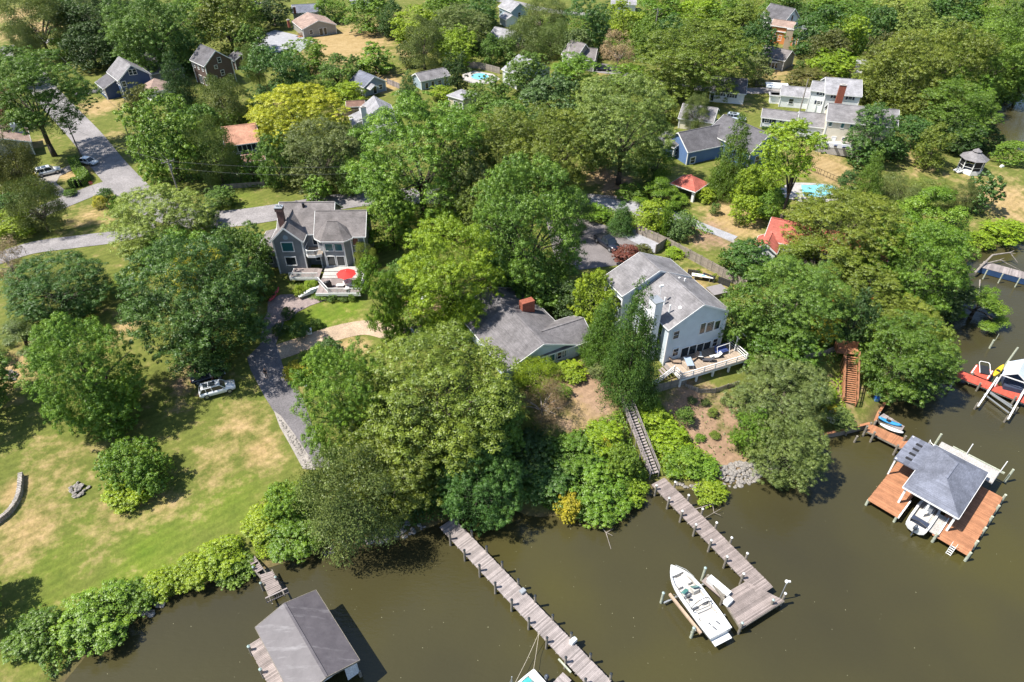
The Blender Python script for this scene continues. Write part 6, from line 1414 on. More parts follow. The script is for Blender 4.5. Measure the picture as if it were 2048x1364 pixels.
# ---- right boathouse
def right_boathouse():
    ze = 3.9; C = [V3(q, ze) for q in ((1806, 973.4), (1918, 1037), (1983, 948))]; cen = (C[0] + C[2]) / 2; h = House('boathouse', 'boathouse with blue-grey hipped shingle roof and orange decking', 'boathouse', (cen.x, cen.y), 0.0)
    u = (C[1] - C[0]); ang = math.degrees(math.atan2(u.y, u.x)); L = u.length; W = (C[2] - C[1]).length; b = h.block((1806, 973.4), ze, ang, L, W, 5.6, '--', kind='hip', roof='roof_blue', walls=False, oh=.35, ridge=None)
    ext = h.mb(); d = b.c; q0 = [b.P(-L / 2 - 2.6, -W * .12, ze - .02), b.P(-L / 2 + .1, -W * .12, ze + .03), b.P(-L / 2 + .1, W * .46, ze + .03), b.P(-L / 2 - 2.6, W * .46, ze - .02)]
    ext.sheet(q0, .16); er = h.part('porch_roof', ext, M['roof_blue'])
    for k in range(4): t = W * (-.02 + .11 * k); mb = h.mb(); mb.box(b.P(-L / 2 - 1.3, t + .25, ze + .01), (.75, .42, .05), R(ang)); h.part('skylight', mb, M['dark'], er)
    for p, q in ((-1, -1), (1, -1), (1, 1), (-1, 1), (0, 1), (0, -1)):
        z = b.P(p * b.l, q * b.w, 0); mb = h.mb(); mb.box((z[0], z[1], 2.4), (.24, .24, 3.0), R(ang)); h.part('post', mb, M['trim'])
    for q in (-.12, .46): z = b.P(-L / 2 - 2.4, W * q + (.2 if q < 0 else -.2), 0); mb = h.mb(); mb.box((z[0], z[1], 2.4), (.18, .18, 3.0), R(ang)); h.part('post', mb, M['trim'])
    def strip(p0, p1, q0, q1, across=True, name='decking', m='deck_orange'):
        mb = h.mb()
        if across: plank_run(mb, b.P(p0, q0, 0), b.P(p1, q0, 0), b.P(p0, q1, 0), b.P(p1, q1, 0), 1.0, .15)
        else: plank_run(mb, b.P(p0, q0, 0), b.P(p0, q1, 0), b.P(p1, q0, 0), b.P(p1, q1, 0), 1.0, .15)
        o = h.part(name, mb, M[m]); o['kind'] = 'stuff'
    strip(-L / 2 - 2.4, -L / 2 + 1.2, -W / 2 - 2.0, W / 2 - 1.0, False); strip(L / 2 - 1.3, L / 2 + 2.6, -W / 2 - 1.5, W / 2 + .6, False); strip(-L / 2 + 1.2, L / 2 - 1.3, W / 2 - 1.6, W / 2 - .3, True)
    mb = h.mb(); mb.box(b.P(L / 2 - 1.6, -W / 2 + .4, 1.05), (1.5, 3.4, .1), R(ang)); h.part('finger_pier', mb, M['concrete']); 
    for k in (-.8, .8): mb = h.mb(); mb.box(b.P(L / 2 - 1.6 + k, -W / 2 + .4, 1.12), (.14, 3.4, .22), R(ang)); h.part('bumper', mb, M['trim'])
    mb = h.mb(); mb.box(b.P(-L / 2 + 1.3, -W / 2 - .3, 1.1), (.16, 3.4, .3), R(ang)); h.part('bumper', mb, M['trim'])
    for p, q in ((L / 2 + 2.65, W / 2 + .6), (L / 2 + 2.65, W / 2 - 1.7), (L / 2 + 2.65, W / 2 - 4), (L / 2 + 2.65, 0 - 1.4), (L / 2 + 2.65, -W / 2 + .8), (L / 2 + 2.65, -W / 2 - 1.4), (-L / 2 - 2.3, -W / 2 - 1.9), (-L / 2 + 1.1, -W / 2 - 1.9), (L / 2 - .9, -W / 2 - 1.5)):
        z = b.P(p, q, 0); piling(h.o, z, 1.6 if p > 0 else .95, .16, 'pile_pale', None, loc=h.org)
    z = b.P(L / 2 + 1.0, -W / 2 - 1.65, 0); mb = h.mb()
    for s in (-.25, .25): q = b.u * s; mb.beam((z[0] + q.x, z[1] + q.y, 1.9), (z[0] + q.x - b.v.x * .3, z[1] + q.y - b.v.y * .3, -.3), .05, .05)
    for k in range(5): mb.box((z[0] - b.v.x * .05 * k, z[1] - b.v.y * .05 * k, 1.2 - .3 * k), (.5, .1, .05), R(ang))
    h.part('ladder', mb, M['trim'])
    mb = h.mb(); c = V3((1872, 890), 1.5)
    for k in range(9): t = 2.6 + k * .32; mb.tube((c.x + .85 * math.cos(t), c.y + .85 * math.sin(t), 1.0), (c.x + .85 * math.cos(t), c.y + .85 * math.sin(t), 2.0), .03, .03, 6)
    mb.path([(c.x + .85 * math.cos(2.6 + k * .32), c.y + .85 * math.sin(2.6 + k * .32), 2.0) for k in range(9)], [.04] * 9, 6); h.part('round_railing', mb, M['trim'])
    # floating lift platform on the far side
    mb = h.mb(); mb.box(b.P(.6, W / 2 + 1.5, 2.5), (L + .6, 2.6, .16), R(ang)); h.part('lift_platform', mb, M['concrete'])
    mb = h.mb(); mb.beam(b.P(-L / 2 + 1.6, W / 2 + 3.1, 2.4), b.P(L / 2 + 1.4, W / 2 + 3.1, 2.4), .2, .2); h.part('lift_beam', mb, M['pile_pale'])
    for p in (0.1, L / 2 + .9): z = b.P(p, W / 2 + 2.95, 0); mb = h.mb(); mb.tube((z[0], z[1], -.5), (z[0] + .1, z[1], 4.3), .06, .06, 8); h.part('guide_post', mb, M['trim'])
    return h, b
RBH, RBb = right_boathouse()
def small_boat():
    b = RBb; p = b.P(0.15, -b.W / 2 + .9, 0); e = empty('motorboat', (p[0], p[1], .55), math.atan2(b.v.y, b.v.x), 'white motorboat with grey outboard backed into the right boathouse', 'boat'); st = hull(e, 6.4, 2.4, .9, 0); rimdeck(e, st, .78, kstart=1, kend=12, floor=-.45)
    outboard(e, -3.35, 0, .75); mb = MB(); mb.box((-1.9, 0, .75), (.7, 1.9, .4)); mb.build('seat', M['navy_cover'], e); mb = MB(); mb.path([(-2.4, -1.05, .95), (-2.2, 0, 1.05), (-2.4, 1.05, .95)], [.05] * 3, 6); mb.build('rail', M['black'], e)
    mb = MB(); mb.loft([[(.2, -.5, .5), (.9, -.5, .5), (.9, .5, .5), (.2, .5, .5)], [(.3, -.4, 1.4), (.7, -.4, 1.3), (.7, .4, 1.3), (.3, .4, 1.4)]]); mb.build('console', M['gel'], e)
small_boat()
# walkway from the bulkhead to the right boathouse
def walkway():
    q = [V3(x, 1.05) for x in ((1738, 846), (1838, 889), (1821, 905), (1731, 860))]; o = Vector((q[0].x, q[0].y, 0)); e = empty('walkway', o, 0, 'orange-brown plank walkway from the bulkhead to the right boathouse', 'walkway'); mb = MB(); mb.M = Matrix.Translation(-o); plank_run(mb, q[0], q[1], q[3], q[2], 1.05, .15); mb.build('decking', M['deck_orange'], e)['kind'] = 'stuff'
    for a_, b_ in ((q[0], q[1]), (q[3], q[2])): mb = MB(); mb.M = Matrix.Translation(-o); mb.beam(a_ - Vector((0, 0, .18)), b_ - Vector((0, 0, .18)), .1, .22); mb.build('stringer', M['pile'], e)
    for px in ((1750, 864), (1797, 890), (1812, 872), (1735, 852)): piling(e, V3(px, 1.9), 1.9, .16, 'pile', None, loc=o)
walkway()
def bulkhead():
    P = [V3(q, 0) for q in ((1600, 893), (1640, 880), (1690, 868), (1735, 857))]; P2 = [V3(q, 0) for q in ((1745, 853), (1752, 836), (1776, 800))]
    e = empty('bulkhead', (P[0].x, P[0].y, 0), 0, 'timber bulkhead along the creek in front of the small lawn', 'bulkhead'); o = Vector((P[0].x, P[0].y, 0))
    for L_ in (P, P2):
        for i in range(len(L_) - 1):
            for k in range(3): mb = MB(); mb.M = Matrix.Translation(-o); mb.beam(L_[i] + Vector((0, 0, .15 + .33 * k)), L_[i + 1] + Vector((0, 0, .15 + .33 * k)), .12, .3); mb.build('plank', M['fence'], e)
            mb = MB(); mb.M = Matrix.Translation(-o); mb.beam(L_[i] + Vector((0, 0, 1.05)), L_[i + 1] + Vector((0, 0, 1.05)), .35, .08); mb.build('cap_board', M['deck_orange'], e)
        for q in L_: piling(e, q + Vector((0, -.2, 0)), 1.35, .14, 'pile', None, loc=o)
bulkhead()
# ---- red dock with canopy lift
def red_dock():
    q0, q1 = V3((1862, 726), 1.0), V3((2110, 822), 1.0); d, o, dr, n = dock('dock', 'long red-painted dock with two jet-ski floats at the right edge', q0, q1, 1.9, 1.0, 'deck_red', [.16, .34, .86], [.1, .42, .7], None, 1.5)
    T = Matrix.Translation(-o); mb = MB(); mb.M = T; r = [V3(x, 1.0) for x in ((1940, 745), (1953, 728), (1988, 742), (1976, 760))]; plank_run(mb, r[0], r[1], r[3], r[2], .99, .15); mb.build('side_platform', M['deck_red'], d)['kind'] = 'stuff'
    for a_, b_ in (((1943, 746), (1953, 731)), ((1975, 757), (1985, 742))): mb = MB(); mb.M = T; mb.beam(V3(a_, 1.06), V3(b_, 1.06), .15, .12); mb.build('bumper', M['trim'], d)
    return d
red_dock()
def swim_ladder():
    p = V3((1968, 741), 1.0); e = empty('float_ramp', (p.x, p.y, 1.0), R(-20), 'black ramp with white hoop rail on the red dock', 'ramp'); mb = MB(); mb.box((0, 0, .12), (1.3, 2.0, .14)); mb.build('mat', M['black'], e); mb = MB(); mb.path([(-.7, -.9, .1), (-.7, 1.0, .6), (-.5, 1.2, .7), (.5, 1.2, .7), (.7, 1.0, .6), (.7, -.9, .1)], [.05] * 6, 6); mb.build('hoop', M['trim'], e)
swim_ladder()
def canopy_lift():
    A = V3((2003, 752), 3.2); e = empty('canopy_lift', (A.x + 3, A.y, 0), 0, 'covered boat lift with pale blue canopy beside the red dock', 'boat lift'); o = Vector((A.x + 3, A.y, 0)); T = Matrix.Translation(-o)
    c = [V3(x, 3.2) for x in ((2003, 750), (2018, 723), (2068, 735), (2056, 768))]
    rg = [(c[0] + c[3]) / 2 + Vector((0, 0, 1.1)), (c[1] + c[2]) / 2 + Vector((0, 0, 1.1))]
    mb = MB(); mb.M = T; mb.sheet([c[0], rg[0], rg[1], c[1]], .05); mb.sheet([c[3], c[2], rg[1], rg[0]], .05); mb.build('canopy', mat('pale_blue_canvas', (.42, .47, .55), .1, 1.5, .8), e)
    for p in c: mb = MB(); mb.M = T; mb.tube((p.x, p.y, -1), (p.x, p.y, 3.2), .1, .1, 8); mb.build('post', M['trim'], e)
    for a_, b_ in ((c[0], c[3]), (c[0], rg[0]), (c[3], rg[0])): mb = MB(); mb.M = T; mb.beam(a_, b_, .1, .12); mb.build('truss', M['trim'], e)
    b0, b1 = V3((1978, 790), 1.3), V3((2020, 822), 1.3)
    for k, (s, f) in enumerate((((1968, 788), (2018, 826)), ((1974, 780), (2024, 812)), ((1980, 786), (2026, 818)))): mb = MB(); mb.M = T; mb.beam(V3(s, .9), V3(f, .9), .14, .16); mb.build('bunk', M['metal'], e)
    for s, f in (((1956, 812), (1995, 755)), ((2016, 838), (2046, 785))):
        mb = MB(); mb.M = T; mb.beam(V3(s, 1.0), V3(f, 1.6), .2, .22); mb.build('side_rail', M['trim'], e)
    for px in ((1956, 806), (2016, 832), (2036, 815)): piling(e, V3(px, 1.2), 1.2, .14, 'pile', None, loc=o)
    mb = MB(); mb.M = T; mm = (c[0] + c[2]) / 2; mb.box((mm.x, mm.y, 1.3), (2.4, 4.2, .7), R(-25)); mb.build('covered_hull', M['navy_cover'], e)
canopy_lift()
def kayak(px0, px1, z, m, name, label, wd=.75):
    a, b = V3(px0, z), V3(px1, z); c = (a + b) / 2; d = (b - a); L = max(d.length, 2.9); e = empty(name, (c.x, c.y, z), math.atan2(d.y, d.x), label, 'kayak' if name == 'kayak' else 'paddleboard'); st = []
    for k in range(11):
        t = k / 10; x = -L / 2 + L * t; w = wd / 2 * max(.06, math.sin(math.pi * (.04 + .92 * t)) ** .6); r = .14 * abs(2 * t - 1) ** 2
        st.append([(x, -w, .18 + r), (x, -w * .7, r), (x, w * .7, r), (x, w, .18 + r), (x, w * .5, .3 + r if name == 'kayak' else .2 + r), (x, -w * .5, .3 + r if name == 'kayak' else .2 + r)])
    mb = MB(); mb.loft(st); mb.build('hull', m, e, True)
    if name == 'kayak':
        mb = MB(); mb.tube((-.1, 0, .3), (-.1, 0, .34), .3, .27, 12); mb.build('cockpit', M['black'], e); mb = MB(); mb.box((-.42, 0, .42), (.08, .4, .25)); mb.build('seat_back', M['black'], e)
kayak((1758, 838), (1799, 853), 1.1, gloss_mat('blue_plastic', (.03, .22, .46), .35), 'kayak', 'bright blue kayak lying beside the orange walkway'); kayak((1764, 852), (1800, 866), 1.1, M['gel'], 'paddleboard', 'white paddleboard lying beside the blue kayak')
kayak((1986, 754), (2005, 733), 1.6, gloss_mat('yellow_plastic', (.75, .52, .02), .35), 'kayak', 'yellow kayak leaning on the red dock')
p = gp(549, 592, .3); kayak((540, 604), (558, 578), p.z, gloss_mat('pink_red_plastic', (.55, .06, .10), .35), 'kayak', 'pinkish red kayak leaning by the brick path')
mb = MB(); q = [V3(x, .75) for x in ((1754, 838), (1766, 830), (1808, 856), (1800, 868))]; e = empty('kayak_float', (q[0].x, q[0].y, 0), 0, 'small pale wooden float under the blue kayak', 'float'); mb.M = Matrix.Translation(Vector((-q[0].x, -q[0].y, 0))); plank_run(mb, q[0], q[3], q[1], q[2], 1.08, .2); mb.build('decking', M['dock'], e); mb = MB(); mb.M = Matrix.Translation(Vector((-q[0].x, -q[0].y, 0))); mb.prism([v.xy for v in q], .3, 1.0); mb.build('pontoon', M['pile'], e)
# ---- lone pilings
for px, zt, lab, m, ln in (((1883, 868), 2.4, 'tall leaning piling behind the right boathouse near the round railing', 'pile_pale', (.3, .2)), ((2027, 939), 2.3, 'leaning pale piling standing alone at the far right', 'pile_pale', (.2, .15)), ((1988, 680), 1.6, 'short piling standing in the tree shadow on the creek', 'pile_pale', (.05, .1)),
    ((1906, 763), 1.5, 'short white-topped piling left of the canopy lift', 'pile_pale', (.05, .05)), ((2036, 695), 4.2, 'long white pole leaning beyond the canopy lift', 'pile_pale', (.9, .5)), ((1715, 872), 1.2, 'dark piling in the water before the bulkhead', 'pile', (.1, 0)), ((1998, 668), 1.2, 'thin stake in the tree shadow on the creek', 'pile_pale', (.02, .02))):
    p = V3(px, zt); o = Vector((p.x, p.y, 0)); e = empty('mooring_post', o, 0, lab, 'piling'); piling(e, p - Vector((ln[0], ln[1], 0)), zt, .15 if 'stake' not in lab else .05, m, None, 'post', loc=o, lean=ln)
# far right grey dock
def far_dock():
    q = [V3(x, 1.2) for x in ((1960, 534), (2080, 566), (2080, 552), (1968, 522))]; o = Vector((q[0].x, q[0].y, 0)); e = empty('dock', o, 0, 'grey dock with dark blue float at the upper right edge', 'dock'); T = Matrix.Translation(-o); mb = MB(); mb.M = T; plank_run(mb, q[0], q[1], q[3], q[2], 1.2, .18); mb.build('decking', M['dock'], e)['kind'] = 'stuff'
    mb = MB(); mb.M = T; mb.prism([v.xy for v in q], .1, 1.1); mb.build('float', mat('dark_blue_float', (.02, .05, .12), .2, 1, .6), e)
    for px in ((1975, 540), (2006, 548), (2040, 556)): piling(e, V3(px, 1.9), 1.9, .12, 'pile_pale', None, loc=o)
far_dock()
# ---- sailboat at the bottom edge
def sailboat():
    a, b = V3((1082, 1352), .9), V3((985, 1440), .9); c = (a + b) / 2; d = (b - a); e = empty('sailboat', (c.x, c.y, .1), math.atan2(d.y, d.x), 'white sailboat with teal cover and bare mast at the bottom edge', 'sailboat'); L = d.length; st = hull(e, L, 2.2, .8, -.1); rimdeck(e, st, .8, kstart=2, kend=8, floor=-.3)
    mb = MB(); mb.loft([[(x, -w, .74), (x, w, .74), (x, w * .3, .74 + h), (x, -w * .3, .74 + h)] for x, w, h in ((-L / 2 + 1.0, .8, .25), (-L / 2 + 2.2, .85, .5), (.6, .8, .5))]); mb.build('boat_cover', M['teal_cover'], e)
    mb = MB(); mb.tube((.7, 0, .7), (.7, 0, 6.0), .07, .05, 8); ms = mb.build('mast', M['metal'], e); mb = MB(); mb.tube((.65, 0, 1.5), (-2.0, 0, 1.4), .05, .05, 8); mb.build('boom', M['metal'], ms)
    mb = MB(); 
    for y in (-1.05, 1.05): mb.tube((.5, y, .75), (.7, 0, 5.8), .012, .012, 4)
    mb.tube((L / 2 - .1, 0, 1.0), (.7, 0, 5.8), .012, .012, 4); mb.build('rigging', M['metal'], e)
    outboard(e, -L / 2 - .15, .5, .6)
    p0 = V3((1078, 1266), 1.4)
    for q in ((-L / 2 + .3, -.8, .8), (-L / 2 + 2.6, -1.05, .8)):
        w_ = Matrix.Translation((c.x, c.y, .1)) @ Matrix.Rotation(math.atan2(d.y, d.x), 4, 'Z') @ Vector(q); mb = MB(); m_ = (w_ + p0) / 2 - Vector((0, 0, .3)); mb.M = Matrix.Translation(-Vector((p0.x, p0.y, 0))); mb.path([p0, m_, w_], [.02] * 3, 5); r = mb.build('mooring_line', mat('rope', (.45, .40, .32), .1, 5, .9)); r.location = (p0.x, p0.y, 0); tag(r, 'mooring line from dock piling to %s of the sailboat' % ('the stern' if q[0] < -L / 2 + 1 else 'amidships'), 'rope')
sailboat()
# ---- long grey stair down the bank to the brown dock
def stairs(name, label, top, bot, wd, m, rail=True, n=26):
    o = Vector((bot.x, bot.y, 0)); e = empty(name, o, 0, label, 'stairs'); T = Matrix.Translation(-o); d = (top - bot); hd = d.xy.normalized(); s = Vector((-hd.y, hd.x, 0)) * (wd / 2); ang = math.atan2(hd.y, hd.x)
    for i in range(n): q = bot + d * ((i + .5) / n); mb = MB(); mb.M = T; mb.box(q, (d.xy.length / n * .82, wd, .05), ang); mb.build('tread', M[m], e)
    for k in (-1, 1):
        mb = MB(); mb.M = T; mb.beam(bot + s * k - Vector((0, 0, .12)), top + s * k - Vector((0, 0, .12)), .06, .26); mb.build('stringer', M[m], e)
        if rail:
            mb = MB(); mb.M = T
            for j in range(8): q = bot + d * (j / 7) + s * (k * 1.08); g = hz(q.x, q.y); mb.box((q.x, q.y, (q.z + 1.0 + min(g, q.z) - .2) / 2), (.1, .1, q.z + 1.2 - min(g, q.z)), ang)
            for hh in (1.0, .55): mb.beam(bot + s * (k * 1.08) + Vector((0, 0, hh)), top + s * (k * 1.08) + Vector((0, 0, hh)), .1, .1)
            mb.build('handrail', M[m], e)
    return e
tp = at(1247, 790, 6.0); bt = at(1309, 948, 1.3)
stairs('stairs', 'long weathered grey stair running down the bank to the brown dock', tp, bt, 1.15, 'dock', n=28)
stairs('stairs', 'orange-brown wooden stair with landing beside the dark trees', at(1702, 712, 5.4), at(1698, 806, 1.6), 1.7, 'deck_orange', n=22)
p = at(1694, 700, 5.4); mb = MB(); e = empty('stair_landing', (p.x, p.y, 5.4), R(-8), 'orange-brown landing with side boards at the top of the orange stair', 'landing'); mb.box((0, 0, -.05), (3.2, 1.6, .1)); mb.build('floor', M['deck_orange'], e); mb = MB(); mb.box((0, .8, .5), (3.2, .08, 1.0)); mb.box((-1.6, 0, .5), (.08, 1.6, 1.0)); mb.build('side_boards', M['deck_orange'], e)

# ---- leaves and foam specks drifting on the creek
def drift():
    rng = np.random.default_rng(8); Q = []
    while len(Q) < 150:
        x, y = rng.uniform(200, 2040), rng.uniform(700, 1364); p = at(x, y, 0)
        if sdist(np.array([p.x]), np.array([p.y]))[0] < -1.5 and (x < 1500 or rng.random() < .5): Q.append((p.x, p.y))
    Q = np.array(Q); me = bpy.data.meshes.new('floating_leaves'); V = []; F = []
    for i, (x, y) in enumerate(Q):
        s_ = rng.uniform(.02, .05); a = rng.uniform(0, 6.28); b_ = len(V)
        for k in range(5): V.append((x + s_ * math.cos(a + k * 1.257) * rng.uniform(.6, 1.2), y + s_ * math.sin(a + k * 1.257) * rng.uniform(.6, 1.2), .012))
        F.append(tuple(range(b_, b_ + 5)))
    me.from_pydata(V, [], F); me.materials.append(mat('pale_leaf_specks', (.26, .25, .15), .3, 1.0, .8)); tag(link_mesh('floating_leaves', me), 'pale leaf specks drifting on the creek', 'leaves', kind='stuff')
drift()
# ------------------------------------------------------------------ vehicles
M['tyre'] = mat('tyre_rubber', (.02, .02, .02), .1, 6, .85); M['rim'] = gloss_mat('alloy_rim', (.45, .46, .48), .35, .7); M['lamp_red'] = gloss_mat('red_tail_lamp', (.35, .02, .02), .3); M['lamp_clear'] = gloss_mat('headlamp', (.6, .62, .65), .2)
def paint(name, c): return gloss_mat(name, c, .22, coat=.6)
def car(px, ang, m, name, label, kind='suv', z=None):
    p = gp(*px) if z is None else at(px[0], px[1], z); e = empty(name, (p.x, p.y, p.z + .07), R(ang), label, 'car' if kind != 'pickup' else 'pickup truck')
    L, B = {'suv': (4.7, 1.88), 'sedan': (4.6, 1.8), 'pickup': (5.8, 2.0)}[kind]; hb = {'suv': .98, 'sedan': .82, 'pickup': 1.08}[kind]; ht = {'suv': 1.64, 'sedan': 1.42, 'pickup': 1.9}[kind]
    def ring(x, w, z0, z1): return [(x, -w * .86, z0), (x, w * .86, z0), (x, w, z0 + .14), (x, w, z0 + (z1 - z0) * .62), (x, w * .9, z1), (x, -w * .9, z1), (x, -w, z0 + (z1 - z0) * .62), (x, -w, z0 + .14)]
    w = B / 2; X = L / 2; mb = MB()
    nose = hb * .93 if kind != 'pickup' else hb
    mb.loft([ring(-X, w * .86, .42, hb * .9), ring(-X + .16, w * .96, .28, hb), ring(-X * .5, w, .24, hb), ring(0, w, .22, hb * 1.0), ring(X * .42, w, .24, hb * .99), ring(X * .75, w * .97, .25, nose), ring(X - .12, w * .88, .3, nose * .86), ring(X, w * .74, .4, nose * .7)]); body = mb.build('body', m, e, True)
    c0, c1, c2, c3 = {'suv': (-X + .12, -X + .5, X * .2, X * .48), 'sedan': (-X + .6, -X + 1.2, X * .15, X * .5), 'pickup': (-.75, -.5, X * .3, X * .5)}[kind]
    mb = MB(); mb.loft([[(c0, -w * .88, hb - .03), (c0, w * .88, hb - .03), (c1, w * .72, ht - .05), (c1, -w * .72, ht - .05)], [(c3, -w * .88, hb - .03), (c3, w * .88, hb - .03), (c2, w * .72, ht - .05), (c2, -w * .72, ht - .05)]]); mb.build('windows', M['glass'], e)
    mb = MB(); mb.loft([[(c1 - .08, -w * .74, ht - .06), (c2 + .06, -w * .74, ht - .06), (c2 + .06, w * .74, ht - .06), (c1 - .08, w * .74, ht - .06)], [(c1 + .05, -w * .64, ht), (c2 - .08, -w * .64, ht), (c2 - .08, w * .64, ht), (c1 + .05, w * .64, ht)]]); rf = mb.build('roof', m, e)
    mb = MB()
    for s in (-1, 1):
        for a_, b_ in (((c0, hb), (c1, ht - .04)), ((c3, hb), (c2, ht - .04)), (((c0 + c3) / 2, hb), ((c1 + c2) / 2, ht - .04)), ((c0 * .75 + c3 * .25 if kind == 'suv' else c0, hb), (c1 * .8 + c2 * .2 if kind == 'suv' else c1, ht - .04))): mb.beam((a_[0], s * w * .89, a_[1]), (b_[0], s * w * .735, b_[1]), .05, .09)
    mb.build('pillars', m, e)
    if kind == 'suv':
        mb = MB(); mb.box((-.5, 0, ht + .008), (.85, .9, .03)); mb.box((-1.35, 0, ht + .008), (.6, .9, .03)); mb.build('sunroof', M['glass'], rf)
        mb = MB(); 
        for s in (-1, 1): mb.beam((c1 + .1, s * w * .64, ht + .05), (c2 - .2, s * w * .64, ht + .05), .05, .05)
        mb.build('roof_rail', M['metal'], rf)
    if kind == 'pickup': mb = MB(); mb.box((-X + 1.05, 0, hb + .02), (1.7, w * 1.5, .06)); mb.build('bed_cover', M['black'], e)
    for sx in (-1, 1):
        for sy in (-1, 1):
            x, y = sx * X * .63, sy * (w - .12); r = .37 if kind != 'pickup' else .42; mb = MB(); mb.tube((x, y - .13, r - .05), (x, y + .13, r - .05), r, r, 18); wh = mb.build('wheel', M['tyre'], e, False); mb = MB(); mb.tube((x, y + sy * .1, r - .05), (x, y + sy * .145, r - .05), r * .66, r * .6, 14); mb.build('rim', M['rim'], wh)
    for sy in (-1, 1):
        mb = MB(); mb.box((X - .1, sy * w * .62, nose * .74), (.16, .36, .14)); mb.build('headlight', M['lamp_clear'], e); mb = MB(); mb.box((-X + .04, sy * w * .66, hb * .8), (.1, .3, .2)); mb.build('tail_light', M['lamp_red'], e)
        mb = MB(); mb.box((c3 - .35, sy * (w + .06), hb + .08), (.16, .2, .13)); mb.build('mirror', m, e)
    return e
P_w = paint('white_car_paint', (.72, .73, .74)); P_k = paint('black_car_paint', (.012, .015, .025)); P_s = paint('silver_blue_car_paint', (.40, .46, .54))
car((437, 784), 24, P_w, 'parked_car', 'white SUV with dark sunroof parked on the left lawn'); car((418, 757), 26, P_k, 'parked_car', 'dark sedan in the shade behind the white SUV', 'sedan')
car((1214, 492), -58, P_k, 'pickup_truck', 'black pickup parked on the asphalt lot behind the light blue house', 'pickup'); car((99, 348), 38, P_w, 'parked_car', 'white SUV in the driveway of the left tan-roofed house'); car((178, 328), -18, P_w, 'parked_car', 'small white car at the roadside behind the clipped hedge', 'sedan')
car((1471, 241), -20, P_s, 'parked_car', 'silver blue SUV beside the grey-roofed garage'); car((1204, 141), -10, P_k, 'parked_car', 'dark car beside the brown-roofed house', 'sedan')
# ------------------------------------------------------------------ people
M['skin'] = mat('skin', (.42, .25, .18), .06, 4, .6); M['hair'] = mat('dark_hair', (.03, .02, .015), .2, 6, .8); M['shirt_dark'] = mat('black_shirt', (.018, .02, .028), .15, 4, .9); M['shirt_light'] = mat('pale_shirt', (.5, .47, .46), .08, 4, .9); M['trousers'] = mat('dark_trousers', (.03, .035, .05), .15, 4, .9); M['shorts'] = mat('red_shorts', (.25, .09, .09), .1, 4, .9)
def skin_obj(name, V, E, Rr, m, parent, root=0, sub=2):
    me = bpy.data.meshes.new(name); me.from_pydata(V, E, []); import bmesh
    bm = bmesh.new(); bm.from_mesh(me); ly = bm.verts.layers.skin.verify(); bm.verts.ensure_lookup_table()
    for i, r in enumerate(Rr): bm.verts[i][ly].radius = (r, r); bm.verts[i][ly].use_root = (i == root)
    bm.to_mesh(me); bm.free(); o = link_mesh(name, me, parent)
    md = o.modifiers.new('skin', 'SKIN'); md.use_smooth_shade = True; s = o.modifiers.new('sub', 'SUBSURF'); s.levels = sub; s.render_levels = sub; me.materials.append(m); return o
